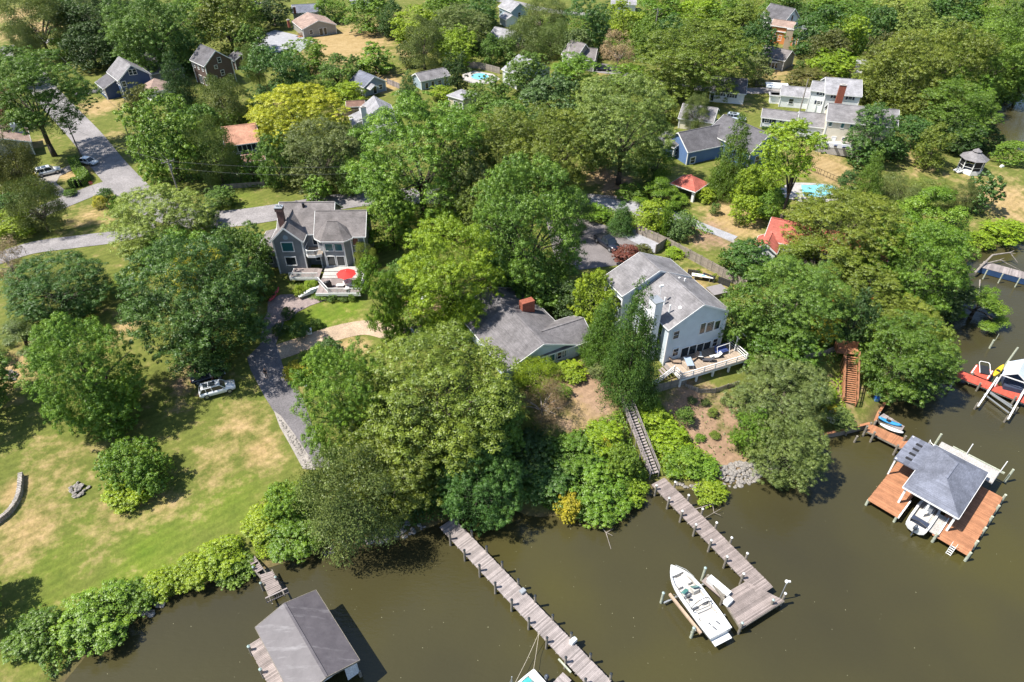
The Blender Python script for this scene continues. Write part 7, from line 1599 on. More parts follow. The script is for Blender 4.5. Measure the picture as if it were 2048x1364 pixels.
def person(px, ang, label, shirt, leg, z=None, hold=True):
    p = gp(*px); e = empty('person', (p.x, p.y, p.z + .06), R(ang), label, 'person')
    V = [(0, 0, .95), (0, 0, 1.15), (0, 0, 1.38), (.01, 0, 1.50), (.02, 0, 1.56), (.03, 0, 1.68), (.02, 0, 1.76)]; E = [(i, i + 1) for i in range(6)]; Rr = [.15, .135, .155, .06, .055, .098, .07]
    for s in (-1, 1):
        b = len(V); V += [(0, s * .17, 1.40), (-.02, s * .25, 1.13), (.20, s * .16, 1.06) if hold else (.02, s * .27, .88), (.28, s * .12, 1.08) if hold else (.04, s * .275, .80)]; E += [(2, b), (b, b + 1), (b + 1, b + 2), (b + 2, b + 3)]; Rr += [.065, .045, .032, .03]
        for k in range(5):
            j = len(V); dy = (k - 2) * .017; x0 = V[b + 3]; L = (.05, .075, .082, .076, .06)[k]
            if hold: V += [(x0[0] + L * .6, x0[1] + dy - s * .01, x0[2] + .01), (x0[0] + L, x0[1] + dy * .9 - s * .03, x0[2] - .01)]
            else: V += [(x0[0] + dy, x0[1], x0[2] - L * .6), (x0[0] + dy + .012, x0[1] - s * .006, x0[2] - L)]
            E += [(b + 3, j), (j, j + 1)]; Rr += [.009, .0075]
        b = len(V); V += [(0, s * .10, .86), (.015, s * .11, .48), (-.01, s * .115, .09), (.12, s * .13, .045)]; E += [(0, b), (b, b + 1), (b + 1, b + 2), (b + 2, b + 3)]; Rr += [.09, .062, .045, .04]
    skin_obj('body', V, E, Rr, M['skin'], e)
    V2 = [(0, 0, .98), (0, 0, 1.15), (0, 0, 1.38), (.01, 0, 1.46)]; E2 = [(0, 1), (1, 2), (2, 3)]; R2 = [.165, .155, .17, .075]
    for s in (-1, 1): b = len(V2); V2 += [(0, s * .17, 1.40), (-.02, s * .25, 1.15)]; E2 += [(2, b), (b, b + 1)]; R2 += [.08, .06]
    skin_obj('shirt', V2, E2, R2, M[shirt], e); V3_ = [(0, 0, .98)]; E3 = []; R3 = [.16]
    for s in (-1, 1):
        b = len(V3_); V3_ += [(0, s * .10, .86), (.015, s * .11, .5)]; E3 += [(0, b), (b, b + 1)]; R3 += [.105, .078]
        if leg == 'trousers': V3_.append((-.01, s * .115, .1)); E3.append((b + 1, b + 2)); R3.append(.06)
    skin_obj('trousers' if leg == 'trousers' else 'shorts', V3_, E3, R3, M[leg], e)
    mb = MB(); mb.ball((0.0, 0, 1.715), .112, 12, 7, .95, half=False); mb.v = [(x - .02, y, z) for x, y, z in mb.v]; hr = mb.build('hair', M['hair'], e, True); hr.scale = (.9, .9, 1)
    for s in (-1, 1):
        mb = MB(); mb.ball((.115, s * .035, 1.69), .012, 6, 4); mb.build('eye', M['black'], e); mb = MB(); mb.loft([[(.0 + d, s * .13 - .045, zz), (.0 + d, s * .13 + .045, zz), (.0 + d, s * .13 + .04, zz + h), (.0 + d, s * .13 - .04, zz + h)] for d, zz, h in ((-.07, -.02, .1), (.08, -.02, .09), (.19, -.02, .05))]); mb.build('shoe', M['black'], e)
    mb = MB(); mb.loft([[(.115, -.012, 1.64), (.115, .012, 1.64), (.115, .008, 1.69)], [(.145, -.006, 1.645), (.145, .006, 1.645), (.125, .003, 1.69)]]); mb.build('nose', M['skin'], e); return e
person((534, 756), -80, 'person in dark clothes holding a controller on the asphalt driveway', 'shirt_dark', 'trousers'); p_ = gp(534, 756); mb = MB(); mb.box((0, 0, 0), (.12, .22, .05)); c_ = mb.build('controller', M['black']); c_.location = (p_.x + .06, p_.y - .33, p_.z + 1.16); c_.rotation_euler = (0, 0, R(-80)); tag(c_, 'small black controller held by the person on the driveway', 'controller')
person((427, 765), -120, 'person in pale shirt and red shorts standing behind the white SUV', 'shirt_light', 'shorts', hold=False)
# ------------------------------------------------------------------ poles and wires
def pole(px, hgt_, label, arm=True, pale=False, ang=40):
    p = gp(*px); e = empty('utility_pole', (p.x, p.y, p.z), R(ang), label, 'utility pole'); m = M['bark_pale'] if pale else M['wood_pole']; mb = MB(); mb.tube((0, 0, -.3), (0, 0, hgt_), .16, .11, 10); mb.build('shaft', m, e)
    if arm:
        mb = MB(); mb.box((0, .12, hgt_ - .5), (2.4, .1, .12)); a = mb.build('crossarm', m, e)
        for x in (-1.1, -.4, .4, 1.1): mb = MB(); mb.tube((x, .12, hgt_ - .44), (x, .12, hgt_ - .22), .05, .04, 8); mb.build('insulator', M['metal'], a)
        mb = MB(); mb.tube((.25, .2, hgt_ - 2.0), (.25, .2, hgt_ - 1.1), .2, .2, 10); mb.build('transformer', M['metal'], e)
    return Vector((p.x, p.y, p.z + hgt_))
t1 = pole((268, 302), 9.5, 'utility pole on the verge right of the main road', False); t2 = pole((366, 412), 9.5, 'utility pole with crossarm beside the pale green tree', True, True); t3 = pole((166, 322), 8.0, 'bare pole behind the clipped hedge', False); t4 = pole((1308, 80), 9.5, 'tall utility pole with crossarm at the top right of centre', True, True, 5); t5 = pole((1598, 228), 8.5, 'pale pole in front of the white chimney house', False, True); t6 = pole((1472, 72), 7.5, 'pole rising from the broad olive oak', False, True)
M['wire'] = mat('wire', (.12, .12, .12), .05, 3, .6)
def wire(a, b, sag, label, off=0):
    mb = MB(); n = 14; pts = [(a.lerp(b, k / n) - Vector((0, 0, sag * 4 * (k / n) * (1 - k / n) + off)) - a) for k in range(n + 1)]; mb.path(pts, [.018] * (n + 1), 4); o = mb.build('power_line', M['wire']); o.location = a; tag(o, label, 'wire')
far = Vector((-160, 235, 15)); fr = at(700, 330, 14.5)
wire(t1, t2, .5, 'upper power line between the two poles at the main road', .1); wire(t1, t2, .8, 'lower power line between the two poles at the main road', 1.2); wire(far, t1, .8, 'power line running up the main road to the top left', .1); wire(t2, fr, .6, 'upper power line from the crossarm pole along the street', .3); wire(t2, fr, .8, 'lower power line from the crossarm pole along the street', 1.6); wire(t3, t2, .7, 'power line from the bare pole to the crossarm pole', .4)
def stop_sign():
    p = gp(190, 386); e = empty('stop_sign', (p.x, p.y, p.z), R(20), 'red octagonal stop sign at the road junction', 'sign'); mb = MB(); mb.tube((0, 0, -.2), (0, 0, 2.4), .03, .03, 8); mb.build('post', M['metal'], e); mb = MB(); mb.loft([[(.38 * math.cos((k + .5) * math.pi / 4), y, 2.2 + .38 * math.sin((k + .5) * math.pi / 4)) for k in range(8)] for y in (-.05, -.03)]); f = mb.build('plate', mat('red_sign', (.45, .02, .02), .05, 3, .5), e)
    cu = bpy.data.curves.new('stop_text', 'FONT'); cu.body = 'STOP'; cu.size = .27; cu.align_x = 'CENTER'; cu.align_y = 'CENTER'; cu.extrude = .004; t = bpy.data.objects.new('lettering', cu); col.objects.link(t); t.parent = f; t.location = (0, -.056, 2.2); t.rotation_euler = (R(90), 0, 0); cu.materials.append(M['white']); dg = bpy.context.evaluated_depsgraph_get(); me = bpy.data.meshes.new_from_object(t.evaluated_get(dg)); bpy.data.objects.remove(t); t = link_mesh('lettering', me, f); t.location = (0, -.056, 2.2); t.rotation_euler = (R(90), 0, 0)
stop_sign()
# ------------------------------------------------------------------ fences
def panel_fence(pts, label, m='fence', hgt_=1.8, seg=2.4, name='fence', posts=True, gap=0.0):
    P = [gp(*q) for q in pts]; o = P[0].copy(); e = empty(name, o, 0, label, 'fence')
    for i in range(len(P) - 1):
        a, b = P[i], P[i + 1]; n = max(1, round((b - a).xy.length / seg)); ang = math.atan2(b.y - a.y, b.x - a.x)
        for k in range(n):
            p, q = a.lerp(b, k / n), a.lerp(b, (k + 1) / n); zb = min(hz(p.x, p.y), hz(q.x, q.y)); L = (q - p).xy.length; mb = MB(); c = (p + q) / 2 - o; nb = max(3, int(L / .3))
            for j in range(nb): t = -L / 2 + L * (j + .5) / nb; mb.box((c.x + math.cos(ang) * t, c.y + math.sin(ang) * t, zb - o.z + hgt_ / 2 - .05), (L / nb - .02 - gap, .04, hgt_ + .1), ang)
            mb.box((c.x, c.y, zb - o.z + hgt_ * .8), (L, .1, .09), ang); mb.box((c.x, c.y, zb - o.z + hgt_ * .25), (L, .1, .09), ang); mb.build('panel', M[m], e)
            if posts: mb = MB(); r = p - o; mb.box((r.x, r.y, zb - o.z + hgt_ / 2), (.13, .13, hgt_ + .25), ang); mb.build('post', M['pile'], e)
    return e
panel_fence([(1272, 466), (1335, 495), (1400, 530), (1490, 580)], 'long wooden panel fence behind the light blue house'); panel_fence([(1310, 508), (1333, 492)], 'short wooden fence closing the gravel bay')
panel_fence([(1374, 551), (1397, 555)], 'dark privacy screen by the patio, leftmost panel pair', 'fence_dark', 1.3, 1.3, 'screen', False); panel_fence([(1404, 558), (1428, 566)], 'dark privacy screen by the patio, middle panel pair', 'fence_dark', 1.3, 1.3, 'screen', False); panel_fence([(1435, 566), (1459, 575)], 'dark privacy screen by the patio, rightmost panel pair', 'fence_dark', 1.3, 1.3, 'screen', False)
panel_fence([(935, 136), (958, 137), (1000, 148)], 'weathered fence around the round pool', seg=2.6); panel_fence([(775, 168), (800, 178)], 'pale board fence right of the blue cottage', 'dock', 1.5); panel_fence([(676, 232), (725, 230)], 'dark board fence beside the garden shed', 'fence', 1.6)
panel_fence([(1370, 772), (1395, 785), (1430, 786), (1478, 770)], 'low weathered picket fence below the raised deck', 'fence', .9, 1.8, 'fence', True, .06); panel_fence([(1605, 722), (1640, 712), (1686, 700)], 'grey board fence left of the orange stair', 'fence', 1.2)
panel_fence([(500, 322), (530, 372), (420, 380)], 'dark stockade fence below the orange-roofed house', 'fence', 1.0); panel_fence([(1308, 785), (1372, 768)], 'dark board skirt below the deck stair of the light blue house', 'fence', 1.4)
panel_fence([(1510, 172), (1560, 170)], 'dark fence behind the white carport', 'fence', 1.4)
def wire_fence():
    P = [gp(*q) for q in ((1612, 338), (1640, 350), (1690, 372))]; o = P[0].copy(); e = empty('fence', o, 0, 'thin black metal fence between the dry slope and the kidney pool', 'fence')
    for i in range(2):
        for k in range(8):
            p = P[i].lerp(P[i + 1], k / 8) - o; mb = MB(); mb.tube((p.x, p.y, p.z), (p.x, p.y, p.z + 1.3), .04, .04, 6); mb.build('post', M['black'], e)
        for hh in (.3, 1.2): mb = MB(); mb.beam(P[i] - o + Vector((0, 0, hh)), P[i + 1] - o + Vector((0, 0, hh)), .04, .05); mb.build('rail', M['black'], e)
wire_fence()
# ------------------------------------------------------------------ pools
M['pool'] = None
def pool_mat():
    m, n, b = newmat('pool_water'); f = noise_node(n, 1.2, 3, .6); n.links.new(ramp(n, f, [(0.3, (.12, .42, .58)), (0.7, (.22, .55, .68))]), b.inputs['Base Color']); b.inputs['Roughness'].default_value = .06; bump(n, b, noise_node(n, 3, 2, .5), .2, .03); return m
M['pool'] = pool_mat()
def pool(ring, z, label):
    c = sum((Vector(q) for q in ring), Vector((0, 0))) / len(ring); e = empty('swimming_pool', (c.x, c.y, z), 0, label, 'pool'); Rg = [Vector(q) - c for q in ring]; P = smooth_line([tuple(q) for q in Rg] + [tuple(Rg[0])], 5)[:-1]
    mb = MB(); mb.loft([[(x * s, y * s, zz) for x, y in P] for s, zz in ((1.07, -.1), (1.07, .12), (.985, .12), (.985, .02))], cap=False); mb.build('coping', M['concrete'], e); mb = MB(); mb._add([(x, y, .05) for x, y in P], [tuple(range(len(P)))]); mb.build('pool_water', M['pool'], e)
pool([tuple(gp(960 + 18 * math.cos(-k * .785), 154 + 6.5 * math.sin(-k * .785)).xy) for k in range(8)], hz(*gp(960, 154).xy) + .08, 'round blue swimming pool behind the beige cottage'); pool([tuple(gp(*q).xy) for q in ((1566, 380), (1592, 388), (1625, 396), (1660, 396), (1668, 384), (1645, 374), (1615, 372), (1590, 369))], hz(*gp(1617, 385).xy) + .08, 'kidney shaped pale blue pool below the cream house')
def lounger(p, ang, label, m, group):
    e = empty('lounge_chair', p, R(ang), label, 'chair', group); mb = MB(); mb.box((0, 0, .32), (1.1, .6, .08)); mb.build('seat', m, e); mb = MB(); mb.sheet([(-.5, -.3, .34), (-.5, .3, .34), (-1.05, .3, .85), (-1.05, -.3, .85)], .07); mb.build('backrest', m, e)
    for x in (-.4, .45):
        for y in (-.25, .25): mb = MB(); mb.box((x, y, .15), (.05, .05, .3)); mb.build('leg', M['metal'], e)
dkc = mat('dark_sling', (.05, .05, .06), .1, 3, .8); nvc = mat('navy_chair', (.03, .05, .16), .1, 3, .7); tnc = mat('tan_wicker', (.25, .18, .13), .2, 6, .9)
for k, nm in enumerate(('leftmost of four', 'second of four', 'third of four', 'rightmost of four')): lounger(gp(1590 + k * 15, 399 + k * 1.5, .1), 80, 'dark pool lounger below the kidney pool, %s' % nm, dkc, 'pool loungers')
b_ = None
for k, nm in enumerate(('leftmost', 'second', 'third')): lounger(at(1652 + k * 17, 291 + k * 3, 6.62), 75, 'navy terrace chair at the cream house, %s of the row' % nm, nvc, 'terrace chairs')
# ------------------------------------------------------------------ red umbrella and deck furniture
def umbrella():
    e = empty('patio_umbrella', (-26.3, 90.8, 6.0), 0, 'red octagonal patio umbrella open over the deck table', 'umbrella'); mb = MB(); mb.tube((0, 0, 0), (0, 0, 2.75), .03, .03, 8); mb.build('pole', M['metal'], e); rm = mat('red_canvas', (.55, .03, .025), .1, 3, .8)
    o = [(1.6 * math.cos(k * math.pi / 4), 1.6 * math.sin(k * math.pi / 4), 2.15) for k in range(8)]
    for k in range(8): mb = MB(); a, b = o[k], o[(k + 1) % 8]; m_ = ((a[0] + b[0]) / 2 * .97, (a[1] + b[1]) / 2 * .97, 2.2); mb.sheet([a, m_, (0, 0, 2.72)], .02); mb.sheet([m_, b, (0, 0, 2.72)], .02); mb.build('canopy_panel', rm, e)
    mb = MB(); mb.ball((0, 0, 2.76), .06, 8, 5); mb.build('finial', M['metal'], e)
    t = empty('patio_table', (-26.3, 90.8, 6.0), 0, 'round white patio table under the red umbrella', 'table'); mb = MB(); mb.tube((0, 0, .7), (0, 0, .74), .75, .75, 20); mb.build('tabletop', M['white'], t); mb = MB(); mb.tube((0, 0, 0), (0, 0, .7), .12, .06, 10); mb.build('pedestal', M['white'], t)
    for k, (x, y, nm) in enumerate(((-27.5, 90.4, 'left of'), (-26.2, 89.6, 'in front of'), (-25.2, 90.4, 'right of'))): lounger((x, y, 6.0), (180, 90, 0)[k], 'white patio chair %s the umbrella table' % nm, M['white'], 'umbrella table chairs')
umbrella()
def grill():
    e = empty('barbecue_grill', (-29.4, 90.2, 6.0), R(30), 'black covered barbecue grill on the shingled house deck', 'grill'); mb = MB(); mb.box((0, 0, .45), (1.2, .6, .9)); mb.build('cabinet', M['black'], e); mb = MB(); mb.loft([[(x, .3 * math.cos(t), .9 + .3 * math.sin(t)) for t in [math.pi * k / 8 for k in range(9)]] for x in (-.5, .5)]); mb.build('hood', M['black'], e, True)
grill()
def lb_furn():
    u, v = Vector((LBf.u.x, LBf.u.y, 0)), Vector((LBf.v.x, LBf.v.y, 0)); o = Vector(LBf.P(LBf.l, 0, LBz)); an = math.degrees(math.atan2(v.y, v.x)); P = lambda a, b: tuple(o + v * a + u * b)
    e = empty('patio_table', P(-2.0, 1.9), R(an - 20), 'blue-grey rectangular table on the raised deck of the light blue house', 'table'); mb = MB(); mb.box((0, 0, .73), (1.0, 1.9, .05)); mb.build('tabletop', mat('blue_grey_table', (.28, .34, .42), .08, 3, .5), e)
    for x in (-.42, .42):
        for y in (-.85, .85): mb = MB(); mb.box((x, y, .36), (.06, .06, .72)); mb.build('leg', M['metal'], e)
    for a, b, r, nm, m in ((-.6, 1.2, 200, 'brown wicker chair right of the deck table', tnc), (-3.2, .8, -30, 'brown wicker chair by the sliding doors', tnc), (.8, 2.2, 150, 'dark deck chair at the middle of the railing', dkc), (.6, .9, 60, 'white framed deck chair before the sliding doors', M['white']), (2.2, 2.1, 170, 'small white framed stool chair near the navy swing', M['white'])): lounger(P(a, b), an + r, nm + ' on the light blue house deck' if 'deck' not in nm else nm, m, 'deck chairs')
    e = empty('swing_seat', P(3.8, 1.8), R(an), 'navy blue padded swing seat at the right end of the raised deck', 'swing seat'); mb = MB(); mb.box((0, 0, .5), (1.9, .7, .16)); mb.sheet([(-.95, .35, .5), (.95, .35, .5), (.95, .6, 1.2), (-.95, .6, 1.2)], .14); mb.build('cushion', nvc, e); mb = MB(); mb.path([(-1.0, -.5, 0), (-1.1, 0, 1.6), (1.1, 0, 1.6), (1.0, -.5, 0)], [.04] * 4, 6); mb.build('frame', M['trim'], e)
lb_furn()
p = gp(1405, 552, .8); e = empty('surfboard_table', (p.x, p.y, hz(p.x, p.y)), R(-15), 'patterned bright white board on trestles beside the dark screens', 'table'); mb = MB(); mb.box((0, 0, .85), (3.4, .8, .1)); mb.build('board', M['white'], e)
for k, c in ((-1.0, (.2, .5, .1)), (.1, (.1, .3, .7)), (.9, (.7, .5, .1))): mb = MB(); mb.box((k, .05 * k, .905), (.5, .35, .02)); mb.build('printed_patch', mat('patch_%d' % int(k * 10), c, .1, 3, .6), e)
for k in (-1.2, 1.2): mb = MB(); mb.box((k, 0, .4), (.1, .7, .8)); mb.build('trestle', M['metal'], e)
p = gp(1435, 580, .8); e = empty('hot_tub', (p.x, p.y, hz(p.x, p.y)), R(20), 'covered hot tub with grey lid beside the light blue house', 'hot tub'); mb = MB(); mb.box((0, 0, .4), (2.6, 2.2, .8)); mb.build('shell', M['deck_grey'], e); mb = MB(); mb.box((0, 0, .86), (2.75, 2.35, .12)); mb.build('lid', mat('grey_lid', (.22, .2, .2), .1, 2, .6), e)
def frame_table(px, label, dims, m, ang=20, cat='box', name='planter'):
    p = gp(*px); e = empty(name, (p.x, p.y, p.z), R(ang), label, cat); mb = MB(); mb.box((0, 0, dims[2] / 2), dims); mb.build('body', m, e); mb = MB(); mb.box((0, 0, dims[2] + .04), (dims[0] + .1, dims[1] + .1, .08)); mb.build('lid', m, e)
frame_table((1664, 838), 'white tilted table on the small lawn by the bulkhead', (1.6, 1.4, .8), M['white'], 45, 'table', 'folding_table'); frame_table((1752, 800), 'blue plastic barrel at the creek side lawn', (.6, .6, .9), gloss_mat('blue_barrel', (.02, .12, .5), .4), 0, 'barrel', 'barrel'); frame_table((618, 667), 'white utility box on the dark lawn by the driveway', (.9, .6, .7), M['white'], 20, 'box', 'utility_box')
# orange deck among the trees on the right
def orange_deck():
    z = 6.4; q = [at(x, y, z) for x, y in ((1662, 608), (1745, 622), (1735, 575), (1672, 570))]; o = Vector((q[0].x, q[0].y, 0)); e = empty('wooden_deck', o, 0, 'bright orange-red deck half hidden under trees behind the orange stair', 'deck'); T = Matrix.Translation(-o); om = plank_mat('orange_red_deck', (.50, .10, .035), var=.12); mb = MB(); mb.M = T; plank_run(mb, q[0], q[1], q[3], q[2], z, .16); mb.build('decking', om, e)['kind'] = 'stuff'
    for a, b in ((0, 1), (1, 2), (0, 3)):
        mb = MB(); mb.M = T
        for k in range(9): p = q[a].lerp(q[b], k / 8); mb.box((p.x, p.y, z + .5), (.09, .09, 1.0))
        mb.beam(q[a] + Vector((0, 0, 1.0)), q[b] + Vector((0, 0, 1.0)), .14, .08); mb.build('railing', om, e)
    for p in q: mb = MB(); mb.M = T; mb.box((p.x, p.y, (z + 3.5) / 2), (.16, .16, z - 3.5)); mb.build('post', om, e)
orange_deck()
# wooden ramp at the ranch house
p0, p1 = gp(596, 76), gp(634, 66); e = empty('ramp', p0, 0, 'wooden access ramp with rails in front of the ranch house', 'ramp')
for k in (0, 1):
    mb = MB(); d = Vector((0, k * 1.3, 0))
    for j in range(9): q = (p1 - p0) * (j / 8) + d; mb.box((q.x, q.y, .5 + .06 * j), (.08, .08, 1.0))
    mb.beam(d + Vector((0, 0, 1.0)), (p1 - p0) + d + Vector((0, 0, 1.5)), .08, .08); mb.beam(d + Vector((0, 0, .55)), (p1 - p0) + d + Vector((0, 0, 1.05)), .06, .06); mb.build('railing', M['deck_orange'], e)
mb = MB(); mb.beam(Vector((0, .65, .1)), (p1 - p0) + Vector((0, .65, .5)), 1.2, .1); mb.build('floor', M['deck_orange'], e)
# ------------------------------------------------------------------ clipped hedge
def hedge(pts, wd, ht, label, color='green', seed=1):
    P = [gp(*q) for q in pts]; rng = np.random.default_rng(seed); L = smooth_line([tuple(p.xy) for p in P], 5); A = []
    for i in range(len(L) - 1):
        a, b = Vector(L[i]), Vector(L[i + 1]); n = int((b - a).length * 260 * (wd + 2 * ht) / 3); d = (b - a).normalized(); s = Vector((-d.y, d.x))
        for _ in range(n):
            t = rng.random(); r = rng.random() * (wd + 2 * ht); p = a.lerp(b, t)
            if r < wd: off, z, nn = r - wd / 2, ht + rng.normal(0, .05), (0, 0, 1)
            elif r < wd + ht: off, z, nn = wd / 2 + rng.normal(0, .05), r - wd, (s.x, s.y, .3)
            else: off, z, nn = -wd / 2 + rng.normal(0, .05), r - wd - ht, (-s.x, -s.y, .3)
            A.append((p.x + s.x * off, p.y + s.y * off, z) + nn)
    A = np.array(A); g = hgt(A[:, 0], A[:, 1]); o = P[0]; Q = A[:, :3].copy(); Q[:, 2] += g; Q -= np.array([o.x, o.y, o.z]); N = unit(A[:, 3:] + rng.normal(0, .5, (len(A), 3))); me = leaf_mesh('hedge', Q, N, rng.uniform(.06, .13, len(A)), np.clip(rng.normal(.5, .18, len(A)), 0, 1), rng)
    e = empty('hedge', o, 0, label, 'hedge'); ob = link_mesh('foliage', me, e); ob.color = tuple(LC[color]) + (1,)
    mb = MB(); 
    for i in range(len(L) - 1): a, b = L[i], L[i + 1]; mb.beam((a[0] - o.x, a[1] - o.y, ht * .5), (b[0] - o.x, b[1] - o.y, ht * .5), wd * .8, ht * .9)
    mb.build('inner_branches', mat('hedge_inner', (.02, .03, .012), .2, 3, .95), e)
hedge([(150, 326), (158, 345), (172, 360), (160, 372), (145, 372)], 1.9, 1.6, 'clipped L-shaped green hedge at the road junction', 'green', 4); hedge([(-10, 408), (40, 400)], 1.4, 1.4, 'clipped dark hedge at the left edge of the side road', 'deep', 5)
hedge([(1523, 258), (1560, 262), (1592, 268)], .7, .6, 'low clipped hedge below the navy shuttered wing', 'deep', 6)
# ------------------------------------------------------------------ rocks
def rock_mesh(seed):
    rng = random.Random(seed); mb = MB(); mb.ball((0, 0, 0), .5, 7, 5, .75); mb.v = [(x * rng.uniform(.75, 1.25), y * rng.uniform(.75, 1.25), z * rng.uniform(.7, 1.2)) for x, y, z in mb.v]; return mb.mesh('rock', M['rock'])
RK = [rock_mesh(k) for k in range(6)]
def rocks(px_poly, n, size, label, name='riprap', seed=1, pile=0):
    P = [gp(*q).xy for q in px_poly]; rng = random.Random(seed); c = sum(P, Vector((0, 0))) / len(P); e = empty(name, (c.x, c.y, max(hz(c.x, c.y), 0)), 0, label, 'rocks'); k = 0; xs = [p.x for p in P]; ys = [p.y for p in P]; z0 = e.location.z
    while k < n:
        x, y = rng.uniform(min(xs), max(xs)), rng.uniform(min(ys), max(ys)); ins = False
        for i in range(len(P)):
            a, b = P[i], P[i - 1]
            if (a.y > y) != (b.y > y) and x < (b.x - a.x) * (y - a.y) / (b.y - a.y) + a.x: ins = not ins
        if not ins: continue
        o = link_mesh('rock', RK[rng.randrange(6)], e); s = size * rng.uniform(.5, 1.25); g = max(hz(x, y), -.1); h = pile * max(0, 1 - math.hypot(x - c.x, y - c.y) / (.6 * (max(xs) - min(xs)))) ; o.location = (x - c.x, y - c.y, g - z0 + s * .2 + h * rng.random()); o.scale = (s, s * rng.uniform(.7, 1.1), s * rng.uniform(.6, .9)); o.rotation_euler = (rng.uniform(-.4, .4), rng.uniform(-.4, .4), rng.uniform(0, 6.28)); k += 1
rocks([(1432, 940), (1470, 924), (1540, 925), (1575, 938), (1530, 955), (1470, 978), (1440, 968)], 190, .62, 'pale riprap boulders at the waterline below the bare slope', seed=2); rocks([(1370, 975), (1345, 965), (1390, 968), (1440, 965), (1400, 985)], 30, .5, 'scattered stones at the shore right of the brown dock', 'shore_stones', 3)
rocks([(760, 1055), (830, 1040), (860, 1055), (800, 1078), (740, 1090), (720, 1080)], 60, .5, 'shaded stones on the bank below the fine-leaved tree', 'shore_stones', 4); rocks([(136, 975), (158, 964), (180, 975), (165, 990), (145, 998)], 40, .5, 'ring of grey stones around a fire pit on the left lawn', 'fire_pit', 5, .3); rocks([(2, 748), (20, 740), (38, 748), (30, 762), (8, 764)], 36, .45, 'heap of stones at the left edge of the lawn', 'stone_heap', 6, .5)
rocks([(640, 1105), (660, 1090), (700, 1092), (690, 1104), (650, 1112)], 16, .4, 'few stones at the water line by the vine mounds', 'shore_stones', 7); rocks([(280, 1225), (300, 1205), (330, 1190), (340, 1200), (300, 1232)], 14, .7, 'grey stones at the shore among the left bank shrubs', 'shore_stones', 8); rocks([(552, 830), (566, 842), (594, 880), (625, 925), (612, 932), (584, 890)], 120, .3, 'strip of loose stones along the asphalt driveway', 'stone_edging', 9); rocks([(600, 760), (625, 738), (634, 752), (610, 772)], 30, .32, 'loose stones beside the golden grass', 'stone_edging', 10)
def curved_wall():
    P = smooth_line([tuple(gp(*q).xy) for q in ((-15, 1055), (20, 1028), (40, 995), (45, 952))], 7); o = Vector((P[0][0], P[0][1], hz(*P[0]))); e = empty('stone_wall', o, 0, 'curved dry stone retaining wall at the lower left', 'wall'); rng = random.Random(4)
    for i in range(len(P) - 1):
        a, b = Vector(P[i]), Vector(P[i + 1]); an = math.atan2(b.y - a.y, b.x - a.x)
        for r in range(3):
            for k in range(2): q = a.lerp(b, (k + .5) / 2); mb = MB(); mb.box((q.x - o.x, q.y - o.y, hz(q.x, q.y) - o.z + .1 + .24 * r), ((b - a).length / 2 - .03, .45 + rng.uniform(-.06, .06), .22), an + rng.uniform(-.05, .05)); mb.build('stone', M['stone'], e)
curved_wall()
# ------------------------------------------------------------------ ground cover on the banks
def cover(px_poly, color, dens, size, ht, label, seed=1, name='ground_cover', zlift=.1):
    P = np.array([tuple(gp(*q).xy) for q in px_poly]); rng = np.random.default_rng(seed); lo, hi = P.min(0), P.max(0); n = int(dens * (hi - lo).prod()); Q = rng.uniform(lo, hi, (n, 2)); ins = np.zeros(n, bool)
    for i in range(len(P)):
        a, b = P[i], P[i - 1]
        if a[1] != b[1]: ins ^= ((a[1] > Q[:, 1]) != (b[1] > Q[:, 1])) & (Q[:, 0] < (b[0] - a[0]) * (Q[:, 1] - a[1]) / (b[1] - a[1]) + a[0])
    Q = Q[ins]; n = len(Q); bump_ = (.5 + .5 * np.sin(Q[:, 0] * 2.1 + seed) * np.cos(Q[:, 1] * 1.7 + seed * 2)) * .6 + (.5 + .5 * np.sin(Q[:, 0] * 5.3 + Q[:, 1] * 3.1)) * .4
    z = np.maximum(hgt(Q[:, 0], Q[:, 1]), 0) + zlift + ht * bump_ * rng.uniform(.55, 1.0, n); o = np.array([Q[:, 0].mean(), Q[:, 1].mean(), z.mean()]); me = leaf_mesh(name, np.column_stack([Q, z]) - o, unit(np.array([0, 0, 1.0]) + rng.normal(0, .55, (n, 3))), size * rng.uniform(.6, 1.3, n), np.clip(.25 + .5 * bump_ + rng.normal(0, .13, n), 0, 1), rng)
    ob = link_mesh(name, me); ob.location = o; ob.color = tuple(LC[color]) + (1,); tag(ob, label, 'ground cover', kind='stuff')
cover([(1070, 900), (1160, 862), (1240, 824), (1300, 955), (1270, 1000), (1120, 1030), (1030, 1000), (1010, 930)], 'green', 70, .13, .9, 'dense green vines covering the bank left of the grey stairs', 1); cover([(1262, 795), (1310, 790), (1360, 860), (1430, 930), (1400, 965), (1335, 960)], 'lime', 70, .13, .9, 'bright green vines covering the bank right of the grey stairs', 2)
cover([(490, 1040), (540, 985), (620, 960), (670, 1060), (650, 1095), (560, 1125), (515, 1120)], 'lime', 80, .12, .8, 'lime green vines along the shore by the old boathouse bridge', 3); cover([(250, 1230), (350, 1165), (430, 1100), (480, 1090), (505, 1140), (400, 1170), (300, 1215)], 'lime', 80, .12, .8, 'lime green vines along the left lawn shore', 4); cover([(100, 1364), (60, 1290), (200, 1200), (280, 1190), (250, 1250), (180, 1300)], 'mid', 80, .12, .8, 'green vines along the lower left corner shore', 5)
cover([(700, 900), (1010, 880), (1060, 960), (1000, 1020), (870, 1045), (720, 1095), (660, 1060)], 'deep', 40, .15, .9, 'shaded undergrowth below the giant oak', 6); cover([(960, 540), (1080, 560), (1170, 590), (1180, 640), (1060, 600)], 'dark', 30, .16, .8, 'shaded undergrowth behind the low grey house', 7); cover([(760, 640), (830, 600), (900, 640), (960, 680), (860, 690), (800, 680)], 'green', 40, .14, .7, 'green undergrowth beside the sandy track', 8)
